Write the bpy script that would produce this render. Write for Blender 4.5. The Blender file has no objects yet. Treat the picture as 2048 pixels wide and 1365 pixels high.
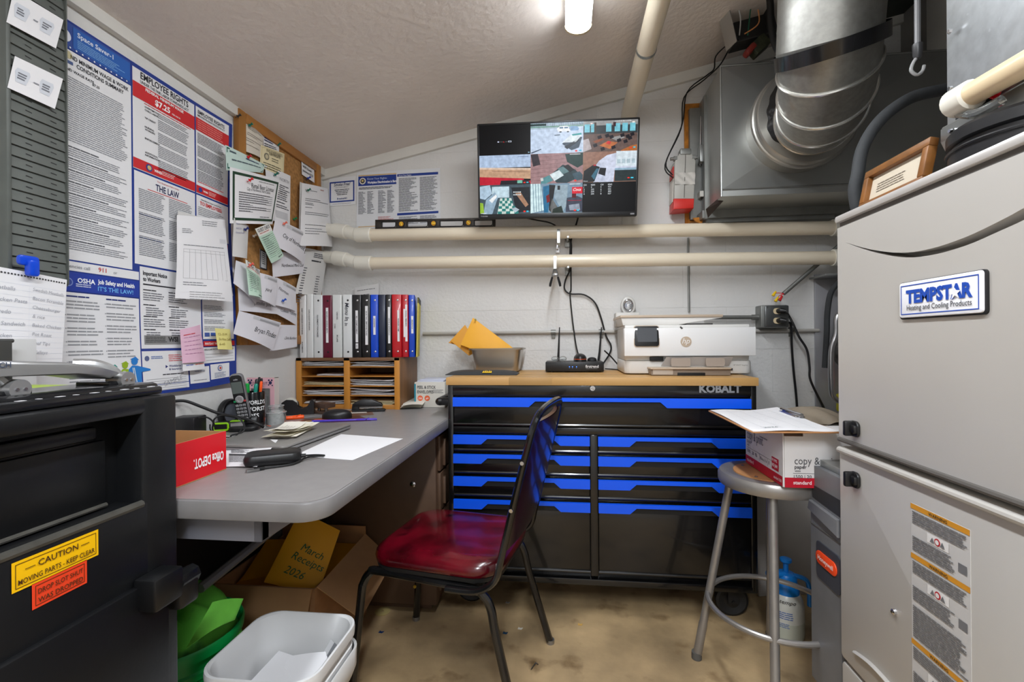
import bpy, bmesh, math, random
from mathutils import Vector, Matrix
random.seed(7)
S = bpy.context.scene
COL = S.collection
V = Vector
PI = math.pi
# ------------------------------------------------------------------ camera
FPX, CAMH, YAW, ROLL = 930.0, 1.08, math.radians(6.44), 0.008
cd = bpy.data.cameras.new('camera'); cam = bpy.data.objects.new('camera', cd); COL.objects.link(cam)
cd.sensor_width = 36.0; cd.lens = 36.0 * FPX / 2048.0; cd.clip_start = 0.02
_f = V((-math.sin(YAW), math.cos(YAW), 0)); _r = V((math.cos(YAW), math.sin(YAW), 0)); _u = V((0, 0, 1))
_c, _s = math.cos(ROLL), math.sin(ROLL)
_R = Matrix((_c * _r - _s * _u, _s * _r + _c * _u, -_f)).transposed()
cam.matrix_world = Matrix.Translation((0, 0, CAMH)) @ _R.to_4x4()
S.camera = cam
# ------------------------------------------------------------------ world, colour, exposure
w = bpy.data.worlds.new('world'); S.world = w; w.use_nodes = True
w.node_tree.nodes['Background'].inputs[0].default_value = (.8, .85, .9, 1)
w.node_tree.nodes['Background'].inputs[1].default_value = .3
S.view_settings.view_transform = 'Standard'; S.view_settings.look = 'None'
S.view_settings.gamma = 1; S.view_settings.use_curve_mapping = False
S.view_settings.exposure = 0.62
S.cycles.max_bounces = 10; S.cycles.diffuse_bounces = 6; S.cycles.glossy_bounces = 4

def lamp(name, loc, sx, sy, power, col, rot=(0, 0, 0)):
    l = bpy.data.lights.new(name, 'AREA'); l.shape = 'RECTANGLE'; l.size = sx; l.size_y = sy
    l.energy = power; l.color = col
    o = bpy.data.objects.new(name, l); COL.objects.link(o); o.location = loc; o.rotation_euler = rot
    return o
ROOF = 0.21
def ceil_z(x): return 1.985 + ROOF * (x + 1.25)
TUBE_X = 0.058
LIGHT_TILT = -math.atan(ROOF)
lamp('tube_light_front', (TUBE_X, 1.08, 2.155), .09, 1.2, 6.0, (.94, 1, 1.07), (0, 0, 0))
lamp('added_fill_rear', (TUBE_X, -.62, 2.155), .09, 1.2, 26.0, (.94, 1, 1.07), (0, 0, 0))  # added fill lamp, out of view behind the camera

# ------------------------------------------------------------------ pixel rays cast onto real planes
def ray(px, py):
    a = (px - 1024) / FPX; b = -(py - 682.5) / FPX
    return _f + (_c * a + _s * b) * _r + (-_s * a + _c * b) * _u
def hit(px, py, ax, val):
    d = ray(px, py); o = (0, 0, CAMH)
    return V(o) + d * ((val - o[ax]) / d[ax])
def LX(px, py, x): return hit(px, py, 0, x)
def LY(px, py, y): return hit(px, py, 1, y)
def LZ(px, py, z): return hit(px, py, 2, z)

# ------------------------------------------------------------------ materials
def lin(c):
    return tuple(((v / 255) / 12.92 if v / 255 <= .04045 else ((v / 255 + .055) / 1.055) ** 2.4) for v in c)
MATS = {}
def mat(name, c=(128, 128, 128), rough=.5, metal=0., var=0., vs=8., bump=0., bs=60., emit=0., trans=0., coat=0., spots=None, stretch=None, spec=None, world=False):
    if name in MATS: return MATS[name]
    m = bpy.data.materials.new(name); m.use_nodes = True; MATS[name] = m
    nt = m.node_tree; N = nt.nodes; K = nt.links; b = N['Principled BSDF']
    b.inputs['Roughness'].default_value = rough; b.inputs['Metallic'].default_value = metal
    if spec is not None: b.inputs['Specular IOR Level'].default_value = spec
    c = lin(c); b.inputs['Base Color'].default_value = (*c, 1)
    if emit: b.inputs['Emission Color'].default_value = (*c, 1); b.inputs['Emission Strength'].default_value = emit; b.inputs['Base Color'].default_value = (*[x * .04 for x in c], 1)
    if trans: b.inputs['Transmission Weight'].default_value = trans; b.inputs['IOR'].default_value = 1.3
    if coat: b.inputs['Coat Weight'].default_value = coat; b.inputs['Coat Roughness'].default_value = .08
    if var or bump or spots:
        tc = N.new('ShaderNodeTexCoord'); src = tc.outputs['Object']
        if world: src = N.new('ShaderNodeNewGeometry').outputs['Position']
        if stretch:
            mp = N.new('ShaderNodeMapping'); mp.inputs['Scale'].default_value = stretch; K.new(src, mp.inputs[0]); src = mp.outputs[0]
        col = None
        if var:
            n = N.new('ShaderNodeTexNoise'); n.inputs['Scale'].default_value = vs; n.inputs['Detail'].default_value = 6; K.new(src, n.inputs['Vector'])
            r = N.new('ShaderNodeValToRGB'); r.color_ramp.elements[0].position = .3; r.color_ramp.elements[1].position = .72
            r.color_ramp.elements[0].color = (*[max(0, x * (1 - var)) for x in c], 1); r.color_ramp.elements[1].color = (*[min(1, x * (1 + var)) for x in c], 1)
            K.new(n.outputs['Fac'], r.inputs[0]); col = r.outputs[0]
        if spots:
            sc, thr, scale = spots
            n = N.new('ShaderNodeTexNoise'); n.inputs['Scale'].default_value = scale; n.inputs['Detail'].default_value = 5; K.new(src, n.inputs['Vector'])
            r = N.new('ShaderNodeValToRGB'); r.color_ramp.elements[0].position = thr; r.color_ramp.elements[1].position = min(1, thr + .12)
            r.color_ramp.elements[0].color = (0, 0, 0, 1); r.color_ramp.elements[1].color = (1, 1, 1, 1); K.new(n.outputs['Fac'], r.inputs[0])
            x = N.new('ShaderNodeMix'); x.data_type = 'RGBA'; K.new(r.outputs[0], x.inputs[0])
            if col: K.new(col, x.inputs[6])
            else: x.inputs[6].default_value = (*c, 1)
            x.inputs[7].default_value = (*lin(sc), 1); col = x.outputs[2]
        if col and not emit: K.new(col, b.inputs['Base Color'])
        if col and emit: K.new(col, b.inputs['Emission Color'])
        if bump:
            n = N.new('ShaderNodeTexNoise'); n.inputs['Scale'].default_value = bs; n.inputs['Detail'].default_value = 4; K.new(src, n.inputs['Vector'])
            bp = N.new('ShaderNodeBump'); bp.inputs['Strength'].default_value = bump; bp.inputs['Distance'].default_value = .004
            K.new(n.outputs['Fac'], bp.inputs['Height']); K.new(bp.outputs[0], b.inputs['Normal'])
    return m
def pm(c, rough=.55):   # flat printing ink / plain colour
    return mat('ink_%d_%d_%d' % tuple(c), c, rough)
def glow(c, e=1.0):
    return mat('glow_%d_%d_%d_%d' % (*c, int(e * 100)), c, .3, emit=e, spec=.2)

M_WALL = mat('painted_block_wall', (218, 217, 215), .62, var=.05, vs=3, bump=.6, bs=75, spots=((184, 177, 166), .70, 3.1), world=True)
M_PLASTER = mat('painted_plaster_wall', (218, 217, 215), .6, var=.04, vs=4, bump=.55, bs=38)
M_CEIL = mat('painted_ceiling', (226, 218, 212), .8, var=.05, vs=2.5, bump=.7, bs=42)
M_CEILDARK = mat('dark_ceiling', (66, 70, 66), .8, var=.35, vs=4, bump=1.0, bs=14)  # darker grey-green tone for the ceiling's right-hand strip
M_GREYWALL = mat('grey_side_wall', (140, 138, 134), .7, var=.1, vs=3, bump=.4, bs=20)
M_FLOOR = mat('stained_concrete_floor', (176, 150, 112), .5, var=.42, vs=4.5, bump=.3, bs=30, spots=((112, 86, 54), .57, 6))
M_TRIM = mat('white_painted_trim', (216, 214, 208), .45, var=.04, vs=9, bump=.1, bs=30)
M_PAPER = mat('white_paper', (232, 231, 233), .7, var=.02, vs=6)
M_PAPER2 = mat('grey_white_paper', (212, 210, 208), .7, var=.03, vs=6)
M_CREAM = mat('cream_paper', (228, 216, 176), .7, var=.04, vs=6)
M_BEIGE = mat('beige_paper', (214, 206, 192), .7, var=.04, vs=6)
M_GREENP = mat('pale_green_paper', (188, 214, 196), .7, var=.03, vs=6)
M_MINT = mat('mint_check_paper', (198, 220, 212), .7, var=.03, vs=9)
M_PINK = mat('pink_paper', (226, 184, 204), .7)
M_YELLOWP = mat('yellow_sticky_paper', (232, 222, 140), .7)
M_ENVW = mat('white_envelope_paper', (222, 220, 226), .65, var=.02, vs=5)
M_CORK = mat('cork', (164, 118, 66), .9, var=.28, vs=70, bump=.3, bs=120)
M_OAK = mat('oak_frame', (166, 112, 50), .45, var=.22, vs=14, stretch=(1, 1, .12))
M_SORT = mat('honey_oak', (182, 122, 52), .45, var=.22, vs=14, stretch=(.12, 1, 1))
M_SORTSIDE = mat('walnut_side', (132, 94, 62), .5, var=.25, vs=18, stretch=(1, 1, .1))
M_PVC = mat('cream_pvc', (226, 214, 192), .3, var=.05, vs=3, spots=((136, 110, 72), .71, 5.0))
M_PVCW = mat('white_pvc_fitting', (226, 222, 210), .28)
M_BLACK = mat('black_plastic', (22, 22, 24), .38, bump=.05, bs=150)
M_BLACKM = mat('matte_black', (17, 17, 18), .6)
M_SAFE = mat('black_safe_paint', (17, 18, 20), .36, var=.3, vs=5, bump=.06, bs=90, spots=((120, 116, 104), .755, 24))
M_CHEST = mat('gloss_black_steel', (13, 13, 14), .26, coat=.4)
M_BLUE = mat('cobalt_blue_handle', (2, 92, 252), .35, emit=0)
M_STEEL = mat('brushed_steel', (150, 150, 150), .32, .95, var=.1, vs=10)
M_CHROME = mat('bright_chrome', (205, 205, 208), .16, 1.)
M_GALV = mat('galvanised_sheet', (168, 170, 168), .36, .85, var=.14, vs=22, bump=.03, bs=12)
M_GALVD = mat('dull_galvanised', (142, 143, 140), .5, .8, var=.18, vs=9)
M_BUTCH = mat('butcher_block', (204, 158, 98), .42, var=.2, vs=10, stretch=(.12, 1, 1))
M_DESK = mat('grey_laminate', (140, 137, 136), .36, var=.05, vs=30)
M_DESKE = mat('desk_edge_band', (130, 128, 128), .4, var=.12, vs=9)
M_BROWN = mat('brown_desk_steel', (92, 70, 54), .45, var=.06, vs=20)
M_GREYM = mat('grey_enamel', (120, 120, 122), .42, var=.1, vs=10)
M_FURN = mat('furnace_enamel', (198, 194, 188), .42, .25, var=.03, vs=3)
M_FURND = mat('furnace_groove', (96, 92, 88), .5, .2)
M_RED = mat('red_card', (222, 20, 34), .4)
M_CARD = mat('corrugated_card', (170, 124, 82), .8, var=.08, vs=10, bump=.15, bs=60, stretch=(1, 1, 4))
M_CARDIN = mat('card_inside', (186, 138, 90), .8, var=.06, vs=12)
M_ENV = mat('manila_envelope', (232, 166, 24), .55, var=.06, vs=5)
M_ENVD = mat('manila_envelope_deep', (214, 148, 12), .55, var=.06, vs=5)
M_VINYL = mat('red_vinyl', (92, 4, 20), .22, var=.9, vs=6.5, spots=((30, 2, 10), .60, 9), bump=.1, bs=16, coat=.3)
M_VINYLB = mat('dark_vinyl_back', (44, 14, 34), .22, var=.3, vs=8, coat=.4)
M_FRAME = mat('black_enamel_tube', (16, 16, 17), .22, coat=.4, var=.2, vs=30)
M_BUCKET = mat('white_bucket_plastic', (222, 222, 222), .38, spec=.4)
M_GREENB = mat('green_bucket_plastic', (10, 160, 76), .4)
M_BAG = mat('green_bag_cloth', (92, 178, 54), .8, var=.2, vs=9, bump=.2, bs=120, spots=((20, 62, 50), .57, 9))
M_ORANGE = mat('orange_plastic', (255, 92, 22), .35)
M_CLEAR = mat('clear_plastic', (236, 240, 240), .08, trans=.92)
M_RUBBER = mat('rubber_foam', (52, 54, 56), .75, bump=.3, bs=60, var=.2, vs=14)
M_RUST = mat('rusty_wood', (120, 82, 38), .85, var=.5, vs=14, bump=.4, bs=40)
M_PRW = mat('printer_white', (222, 220, 216), .4)
M_PRB = mat('printer_beige', (190, 172, 152), .45)
M_GREYPL = mat('grey_plastic', (112, 113, 116), .45, var=.08, vs=12, spots=((76, 72, 66), .7, 9))
M_STOOL = mat('grey_stool_steel', (152, 148, 144), .34, .6, var=.12, vs=14, spots=((106, 80, 58), .68, 12))
M_MASON = mat('hardboard', (172, 122, 76), .6, var=.12, vs=10)

# ------------------------------------------------------------------ mesh builder
_boxcache = {}
def _bevbox(sx, sy, sz, bev, seg):
    k = (round(sx, 5), round(sy, 5), round(sz, 5), round(bev, 5), seg)
    if k not in _boxcache:
        bm = bmesh.new(); bmesh.ops.create_cube(bm, size=1)
        bmesh.ops.scale(bm, vec=(sx, sy, sz), verts=bm.verts)
        if bev > 0:
            bmesh.ops.bevel(bm, geom=list(bm.edges), offset=min(bev, .49 * min(sx, sy, sz)), segments=seg, affect='EDGES', profile=.5)
        bm.verts.index_update()
        bm.normal_update(); _boxcache[k] = ([v.co.copy() for v in bm.verts], [[v.index for v in f.verts] for f in bm.faces], [i for i, f in enumerate(bm.faces) if max(abs(x) for x in f.normal) > .999]); bm.free()
    return _boxcache[k]
def rot(ax, a): return Matrix.Rotation(a, 4, ax)
def tr(*p): return Matrix.Translation(V(p))
def frame(o, x, y):   # matrix with origin o, local x, local y (made orthonormal), z = x cross y
    x = V(x).normalized(); z = x.cross(V(y)).normalized(); y = z.cross(x)
    m = Matrix((x, y, z)).transposed().to_4x4(); m.translation = V(o); return m
def cat(pts, n=6, closed=False):
    pts = [V(p) for p in pts]; L = len(pts); out = []
    for i in range(L if closed else L - 1):
        g = lambda j: pts[j % L] if closed else pts[max(0, min(L - 1, j))]
        a, b, c, d = g(i - 1), g(i), g(i + 1), g(i + 2)
        for k in range(n):
            t = k / n
            out.append(.5 * ((2 * b) + (c - a) * t + (2 * a - 5 * b + 4 * c - d) * t * t + (3 * b - a - 3 * c + d) * t ** 3))
    if not closed: out.append(pts[-1])
    return out
def rr(wd, ht, r, n=5, cx=0, cy=0):   # rounded rectangle outline, counter-clockwise
    out = []
    for (sx, sy, a0) in ((1, 1, 0), (-1, 1, 90), (-1, -1, 180), (1, -1, 270)):
        for k in range(n + 1):
            a = math.radians(a0 + 90 * k / n)
            out.append((cx + sx * (wd / 2 - r) + r * math.cos(a), cy + sy * (ht / 2 - r) + r * math.sin(a)))
    return out
class MB:
    def __init__(s, M=None): s.v = []; s.f = []; s.m = []; s.flat = set(); s.M = M or Matrix()
    def add(s, vs, fs, mi=0, M=None):
        T = s.M @ M if M is not None else s.M
        o = len(s.v); s.v += [T @ V(p) for p in vs]; s.f += [[i + o for i in f] for f in fs]; s.m += [mi] * len(fs); return s
    def box(s, c, d, bev=0., mi=0, R=None, seg=2):
        v, f, fl = _bevbox(*d, bev, seg); s.flat |= {len(s.f) + i for i in fl}
        return s.add(v, f, mi, tr(*c) @ (R if R is not None else Matrix()))
    def bx(s, x0, x1, y0, y1, z0, z1, bev=0., mi=0):
        return s.box(((x0 + x1) / 2, (y0 + y1) / 2, (z0 + z1) / 2), (abs(x1 - x0), abs(y1 - y0), abs(z1 - z0)), bev, mi)
    def tube(s, pts, r, n=8, mi=0, caps=True, closed=False, flat=1.):
        pts = [V(p) for p in pts]; L = len(pts); rs = r if isinstance(r, (list, tuple)) else [r] * L
        vs = []; fs = []; nrm = None
        for i, p in enumerate(pts):
            a = pts[i - 1] if (i > 0 or closed) else p; b = pts[(i + 1) % L] if (i < L - 1 or closed) else p
            t = (b - a).normalized()
            if nrm is None:
                nrm = t.orthogonal().normalized() if abs(t.z) > .9 else V((0, 0, 1)).cross(t).normalized()
            nrm = (nrm - t * nrm.dot(t)).normalized(); bn = t.cross(nrm)
            for k in range(n):
                an = 2 * PI * k / n; vs.append(p + (nrm * math.cos(an) + bn * math.sin(an) * flat) * rs[i])
        for i in range(L if closed else L - 1):
            j = (i + 1) % L
            for k in range(n):
                k2 = (k + 1) % n; fs.append([i * n + k, i * n + k2, j * n + k2, j * n + k])
        if caps and not closed: fs.append(list(range(n))[::-1]); fs.append([(L - 1) * n + k for k in range(n)])
        return s.add(vs, fs, mi)
    def cyl(s, a, b, r, r2=None, n=16, mi=0): return s.tube([a, b], [r, r if r2 is None else r2], n, mi)
    def lathe(s, prof, n=24, mi=0, M=None, caps=True):
        vs = []; fs = []
        for (r, z) in prof:
            for k in range(n): vs.append((r * math.cos(2 * PI * k / n), r * math.sin(2 * PI * k / n), z))
        for i in range(len(prof) - 1):
            for k in range(n):
                k2 = (k + 1) % n; fs.append([i * n + k, i * n + k2, (i + 1) * n + k2, (i + 1) * n + k])
        if caps:
            if prof[0][0] > 1e-5: fs.append(list(range(n))[::-1])
            if prof[-1][0] > 1e-5: fs.append([(len(prof) - 1) * n + k for k in range(n)])
        return s.add(vs, fs, mi, M)
    def prism(s, poly, z0, z1, mi=0, M=None, bev=0.):
        n = len(poly); ar = sum(poly[i][0] * poly[(i + 1) % n][1] - poly[(i + 1) % n][0] * poly[i][1] for i in range(n))
        if ar < 0: poly = list(poly)[::-1]
        if bev:
            cx = sum(p[0] for p in poly) / n; cy = sum(p[1] for p in poly) / n
            mx = max(abs(p[0] - cx) for p in poly); my = max(abs(p[1] - cy) for p in poly)
            sh = lambda k: [(cx + (p[0] - cx) * (1 - k / mx), cy + (p[1] - cy) * (1 - k / my)) for p in poly]
            rings = [(sh(bev), z0), (sh(bev * .3), z0 + bev * .3), (poly, z0 + bev), (poly, z1 - bev), (sh(bev * .3), z1 - bev * .3), (sh(bev), z1)]
        else: rings = [(poly, z0), (poly, z1)]
        vs = []; fs = []; F0 = len(s.f); ne = len(rings) - 1
        for (pl, z) in rings: vs += [(x, y, z) for x, y in pl]
        s.flat |= {F0 + ne * n, F0 + ne * n + 1}
        s.flat |= {F0 + i * n + k for i in range(ne) for k in range(n) if math.dist(poly[k], poly[(k + 1) % n]) > .02}
        for i in range(len(rings) - 1):
            for k in range(n):
                k2 = (k + 1) % n; fs.append([i * n + k, i * n + k2, (i + 1) * n + k2, (i + 1) * n + k])
        fs.append(list(range(n))[::-1]); fs.append([(len(rings) - 1) * n + k for k in range(n)])
        return s.add(vs, fs, mi, M)
    def grid(s, fn, nu, nv, mi=0, wrap=False):
        vs = [fn(i / nu, j / nv) for j in range(nv + 1) for i in range(nu + (0 if wrap else 1))]
        c = nu if wrap else nu + 1
        fs = [[j * c + i, j * c + (i + 1) % c, (j + 1) * c + (i + 1) % c, (j + 1) * c + i] for j in range(nv) for i in range(nu)]
        return s.add(vs, fs, mi)
ROOT = {}
def obj(name, mb, mats, parent=None, kind=None, smooth=35):
    me = bpy.data.meshes.new(name)
    R = ROOT.get(parent) if parent else None
    vs = mb.v if R is None else [R @ p for p in mb.v]
    me.from_pydata(vs, [], mb.f)
    for m in (mats if isinstance(mats, (list, tuple)) else [mats]): me.materials.append(m)
    me.polygons.foreach_set('material_index', mb.m)
    if smooth:
        me.polygons.foreach_set('use_smooth', [i not in mb.flat for i in range(len(me.polygons))]); me.set_sharp_from_angle(angle=math.radians(smooth))
    o = bpy.data.objects.new(name, me); COL.objects.link(o)
    if parent: o.parent = parent; ROOT[o] = R
    if kind: o['kind'] = kind
    return o
def thing(name, label, cat_, loc=(0, 0, 0), M=None, group=None):
    o = bpy.data.objects.new(name, None); COL.objects.link(o); o.empty_display_size = .02
    M = M if M is not None else tr(*loc)
    o.matrix_world = M; ROOT[o] = M.inverted()
    o['label'] = label; o['category'] = cat_
    if group: o['group'] = group
    return o
def tag(o, label, cat_, group=None):
    o['label'] = label; o['category'] = cat_
    if group: o['group'] = group
    return o
def solo(name, label, cat_, mb, mats, group=None, smooth=35):   # a thing that is one mesh, origin at its base
    lo = [min(p[i] for p in mb.v) for i in range(3)]; hi = [max(p[i] for p in mb.v) for i in range(3)]
    c = V(((lo[0] + hi[0]) / 2, (lo[1] + hi[1]) / 2, lo[2])); mb.v = [p - c for p in mb.v]
    o = obj(name, mb, mats, smooth=smooth); o.location = c
    ROOT[o] = tr(*c).inverted()
    return tag(o, label, cat_, group)
# ------------------------------------------------------------------ lettering and print
_tc = {}
def glyphs(s, bold=0., shear=0., res=2, space=1.):
    k = (s, bold, shear, res, space)
    if k not in _tc:
        c = bpy.data.curves.new('lettering', 'FONT'); c.body = s; c.size = 1; c.resolution_u = res; c.offset = bold; c.shear = shear; c.space_character = space
        c.fill_mode = 'FRONT'
        o = bpy.data.objects.new('lettering', c); me = o.to_mesh()
        vs = [(p.co.x, p.co.y) for p in me.vertices]; fs = [list(p.vertices) for p in me.polygons]
        o.to_mesh_clear(); bpy.data.objects.remove(o); bpy.data.curves.remove(c)
        xs = [p[0] for p in vs] or [0]
        _tc[k] = (vs, fs, max(xs) - min(xs), min(xs))
    return _tc[k]
class Ink:   # flat print: fn(u, v, off) -> point; v grows downwards
    def __init__(s, fn): s.fn = fn; s.mb = MB(); s.cols = []; s.lvl = .0006
    def mi(s, c):
        m = c if not isinstance(c, tuple) else pm(c)
        if m not in s.cols: s.cols.append(m)
        return s.cols.index(m)
    def rect(s, u0, v0, u1, v1, c, n=1, lv=0, nv=1):
        z = s.lvl * (1 + lv)
        s.mb.grid(lambda a, b: s.fn(u0 + (u1 - u0) * a, v1 + (v0 - v1) * b, z), n, nv, s.mi(c)); return s
    def poly(s, pts, c, lv=0):
        z = s.lvl * (1 + lv); ar = sum(pts[i][0] * pts[(i + 1) % len(pts)][1] - pts[(i + 1) % len(pts)][0] * pts[i][1] for i in range(len(pts)))
        if ar > 0: pts = pts[::-1]
        s.mb.add([s.fn(u, v, z) for u, v in pts], [list(range(len(pts)))], s.mi(c)); return s
    def disc(s, u, v, r, c, n=14, lv=0, ry=None):
        ry = ry or r
        return s.poly([(u + r * math.cos(2 * PI * k / n), v + ry * math.sin(2 * PI * k / n)) for k in range(n)], c, lv)
    def frame(s, u0, v0, u1, v1, t, c, n=4, lv=0):
        s.rect(u0, v0, u1, v0 + t, c, n, lv); s.rect(u0, v1 - t, u1, v1, c, n, lv); s.rect(u0, v0 + t, u0 + t, v1 - t, c, 1, lv, n); s.rect(u1 - t, v0 + t, u1, v1 - t, c, 1, lv, n); return s
    def lines(s, u0, v0, u1, v1, pitch, c, fill=.5, ragged=.3, gap=.11, word=9., lv=1):
        v = v0; h = pitch * fill
        while v + h < v1:
            u = u0; end = u0 + (u1 - u0) * (1 - random.random() * ragged)
            while u < end - h:
                wl = min(end - u, pitch * fill * random.uniform(.4, 1) * word)
                s.rect(u, v, u + wl, v + h, c, 1, lv); u += wl + pitch * gap * 2
            v += pitch
        return s
    def text(s, u, v, size, t, c, align='l', bold=.02, shear=0., ang=0., lv=1, wmax=None, space=1., sy=1.):
        vs, fs, wd, x0 = glyphs(t, bold, shear, 2, space)
        sx = size
        if wmax and wd * size > wmax: sx = wmax / wd
        off = {'l': 0, 'c': -wd * sx / 2, 'r': -wd * sx}[align]; z = s.lvl * (1 + lv)
        ca, sa = math.cos(ang), math.sin(ang); P = []
        for (x, y) in vs:
            a = (x - x0) * sx + off; b = y * size * sy
            P.append(s.fn(u + a * ca + b * sa, v - (b * ca - a * sa), z))
        s.mb.add(P, fs, s.mi(c)); return s
    def done(s, parent, name='printed_text', kind=None):
        if s.mb.v: return obj(name, s.mb, s.cols, parent, smooth=0, kind=kind)
def flatmap(M):   # M: origin top-left of the sheet, local x = right, local y = up, z = outwards
    return lambda u, v, off: M @ V((u, -v, off))
def quadmap(tl, tr_, br, bl, bulge=.0, n=None, wave=0., curl=0.):
    tl, tr_, br, bl = map(V, (tl, tr_, br, bl)); nn = (tr_ - tl).cross(tl - bl).normalized()
    def fn(u, v, off=0.):   # u, v in 0..1
        p = (tl * (1 - u) + tr_ * u) * (1 - v) + (bl * (1 - u) + br * u) * v
        d = bulge * math.sin(PI * u) * (.4 + .6 * v) + wave * math.sin(u * 5 + v * 4) * v + curl * v * v
        return p + nn * (d + off)
    fn.w = ((tr_ - tl).length + (br - bl).length) / 2; fn.h = ((bl - tl).length + (br - tr_).length) / 2
    return fn
def sheet(name, label, cat_, q, m, ink=None, group=None, nu=8, nv=8, th=.0007):
    """A sheet of paper given by a quad map; ink(I) draws in metres (u right, v down)."""
    mb = MB(); mb.grid(lambda a, b: q(a, 1 - b, 0), nu, nv)
    k = len(mb.v); c = nu + 1   # closed thin slab
    mb2 = MB(); mb2.grid(lambda a, b: q(a, 1 - b, -th), nu, nv)
    mb.v += mb2.v; mb.f += [[i + k for i in f][::-1] for f in mb2.f]; mb.m += mb2.m
    ed = [i for i in range(c)] + [j * c + nu for j in range(1, nv + 1)] + [nv * c + i for i in range(nu - 1, -1, -1)] + [j * c for j in range(nv - 1, 0, -1)]
    for a, b in zip(ed, ed[1:] + ed[:1]): mb.f.append([b, a, a + k, b + k]); mb.m.append(0)
    o = solo(name, label, cat_, mb, m, group, smooth=60)
    if ink:
        I = Ink(lambda u, v, off: q(u / q.w, v / q.h, off)); ink(I, q.w, q.h); I.done(o)
    return o
# ================================================================== THE SETTING
XL, XR, YB, YF = -1.26, 1.55, 2.33, -1.7
def struct(name, mb, m, parent=None, **k): return obj(name, mb, m, parent, kind='structure', **k)
b = MB(); b.bx(XL - .1, XR + .1, YF - .1, YB + .1, -.1, 0); struct('floor', b, M_FLOOR)
b = MB(); b.bx(XL - .1, XL, YF - .1, YB + .1, 0, 2.1); struct('wall_left', b, M_PLASTER)
b = MB(); b.bx(XR, XR + .1, YF - .1, YB + .1, 0, 2.75); struct('wall_right', b, M_GREYWALL)
b = MB(); b.bx(XL - .1, XR + .1, YF - .1, YF, 0, 2.7); struct('wall_front', b, M_PLASTER)
def slope(x0, x1, up, dn):
    b = MB(); b.prism([(x0, ceil_z(x0) + dn), (x1, ceil_z(x1) + dn), (x1, ceil_z(x1) + up), (x0, ceil_z(x0) + up)], YF - .1, YB + .1, M=Matrix(((1, 0, 0, 0), (0, 0, 1, 0), (0, 1, 0, 0), (0, 0, 0, 1)))); return b
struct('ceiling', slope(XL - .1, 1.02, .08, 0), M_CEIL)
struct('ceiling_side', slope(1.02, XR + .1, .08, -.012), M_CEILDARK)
# back wall: painted blocks laid in courses, each one an object of its own
b = MB(); b.bx(XL - .1, XR + .1, YB + .0016, YB + .12, 0, 2.75); wb = struct('wall_back', b, M_WALL)
BW, BH = .4064, .2032
def block_mesh(x0, x1, z0, z1):
    b = MB(); b.bx(x0 + .0006, x1 - .0006, YB, YB + .02, z0 + .0006, z1 - .0006, .0006); return b
full = obj('block', block_mesh(0, BW, 0, BH), M_WALL, wb, smooth=0)
first = True
for r in range(14):
    z = 1.2345 - 7 * BH + r * BH
    if z + BH < 0: continue
    x = XL - (.2 if r % 2 else 0)
    while x < XR:
        if z + .05 < ceil_z(x + BW):
            if first: o = full; first = False
            else: o = full.copy(); COL.objects.link(o)
            o.location = (x, 0, z)
        x += BW
# trim boards under the ceiling
b = MB(); b.bx(XL, XL + .022, YF, YB, 1.952, 2.004, .002); struct('trim_1', b, M_TRIM)
b = MB(); ax = Matrix(((1, 0, 0, 0), (0, 0, 1, 0), (0, 1, 0, 0), (0, 0, 0, 1)))
b.prism([(XL, ceil_z(XL) - .05), (XR, ceil_z(XR) - .05), (XR, ceil_z(XR)), (XL, ceil_z(XL))], YB - .02, YB, M=ax); struct('trim_2', b, M_TRIM)
b = MB(); b.bx(XR - .02, XR, 2.05, 2.15, 0, 2.6, .002); struct('trim_3', b, M_TRIM)

# ================================================================== LED TUBE LIGHT AND ADDED REAR FILL
def tube_light(y0, y1, label):
    zc = 2.205
    t = thing('tube_light', label, 'light', (TUBE_X, y0, zc), group='ceiling tube lights')
    b = MB(); b.bx(TUBE_X - .045, TUBE_X + .045, y0, y1, zc + .004, ceil_z(TUBE_X) + .004, .004); obj('housing', b, M_TRIM, t)
    b = MB(); pr = [(TUBE_X + .046 * math.cos(a), zc + .012 + .034 * math.sin(a)) for a in [PI + k * PI / 10 for k in range(11)]]
    b.prism(pr, y0 + .012, y1 - .012, M=ax); obj('diffuser', b, glow((248, 252, 255), 17.0), t)
    for yy in (y0, y1 - .012):
        b = MB(); b.prism([(x + (x - TUBE_X) * .05, z - .001) for x, z in pr], yy, yy + .012, M=ax); obj('end_cap', b, mat('warm_end_cap', (206, 190, 160), .5), t)
tube_light(.46, 1.70, 'white LED tube light on the ceiling in front of the monitor')
tube_light(-1.24, 0.0, 'added tube-shaped fill light on the ceiling behind the first one, unseen')  # unseen fixture, added to light the furnace side from behind the camera

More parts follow.
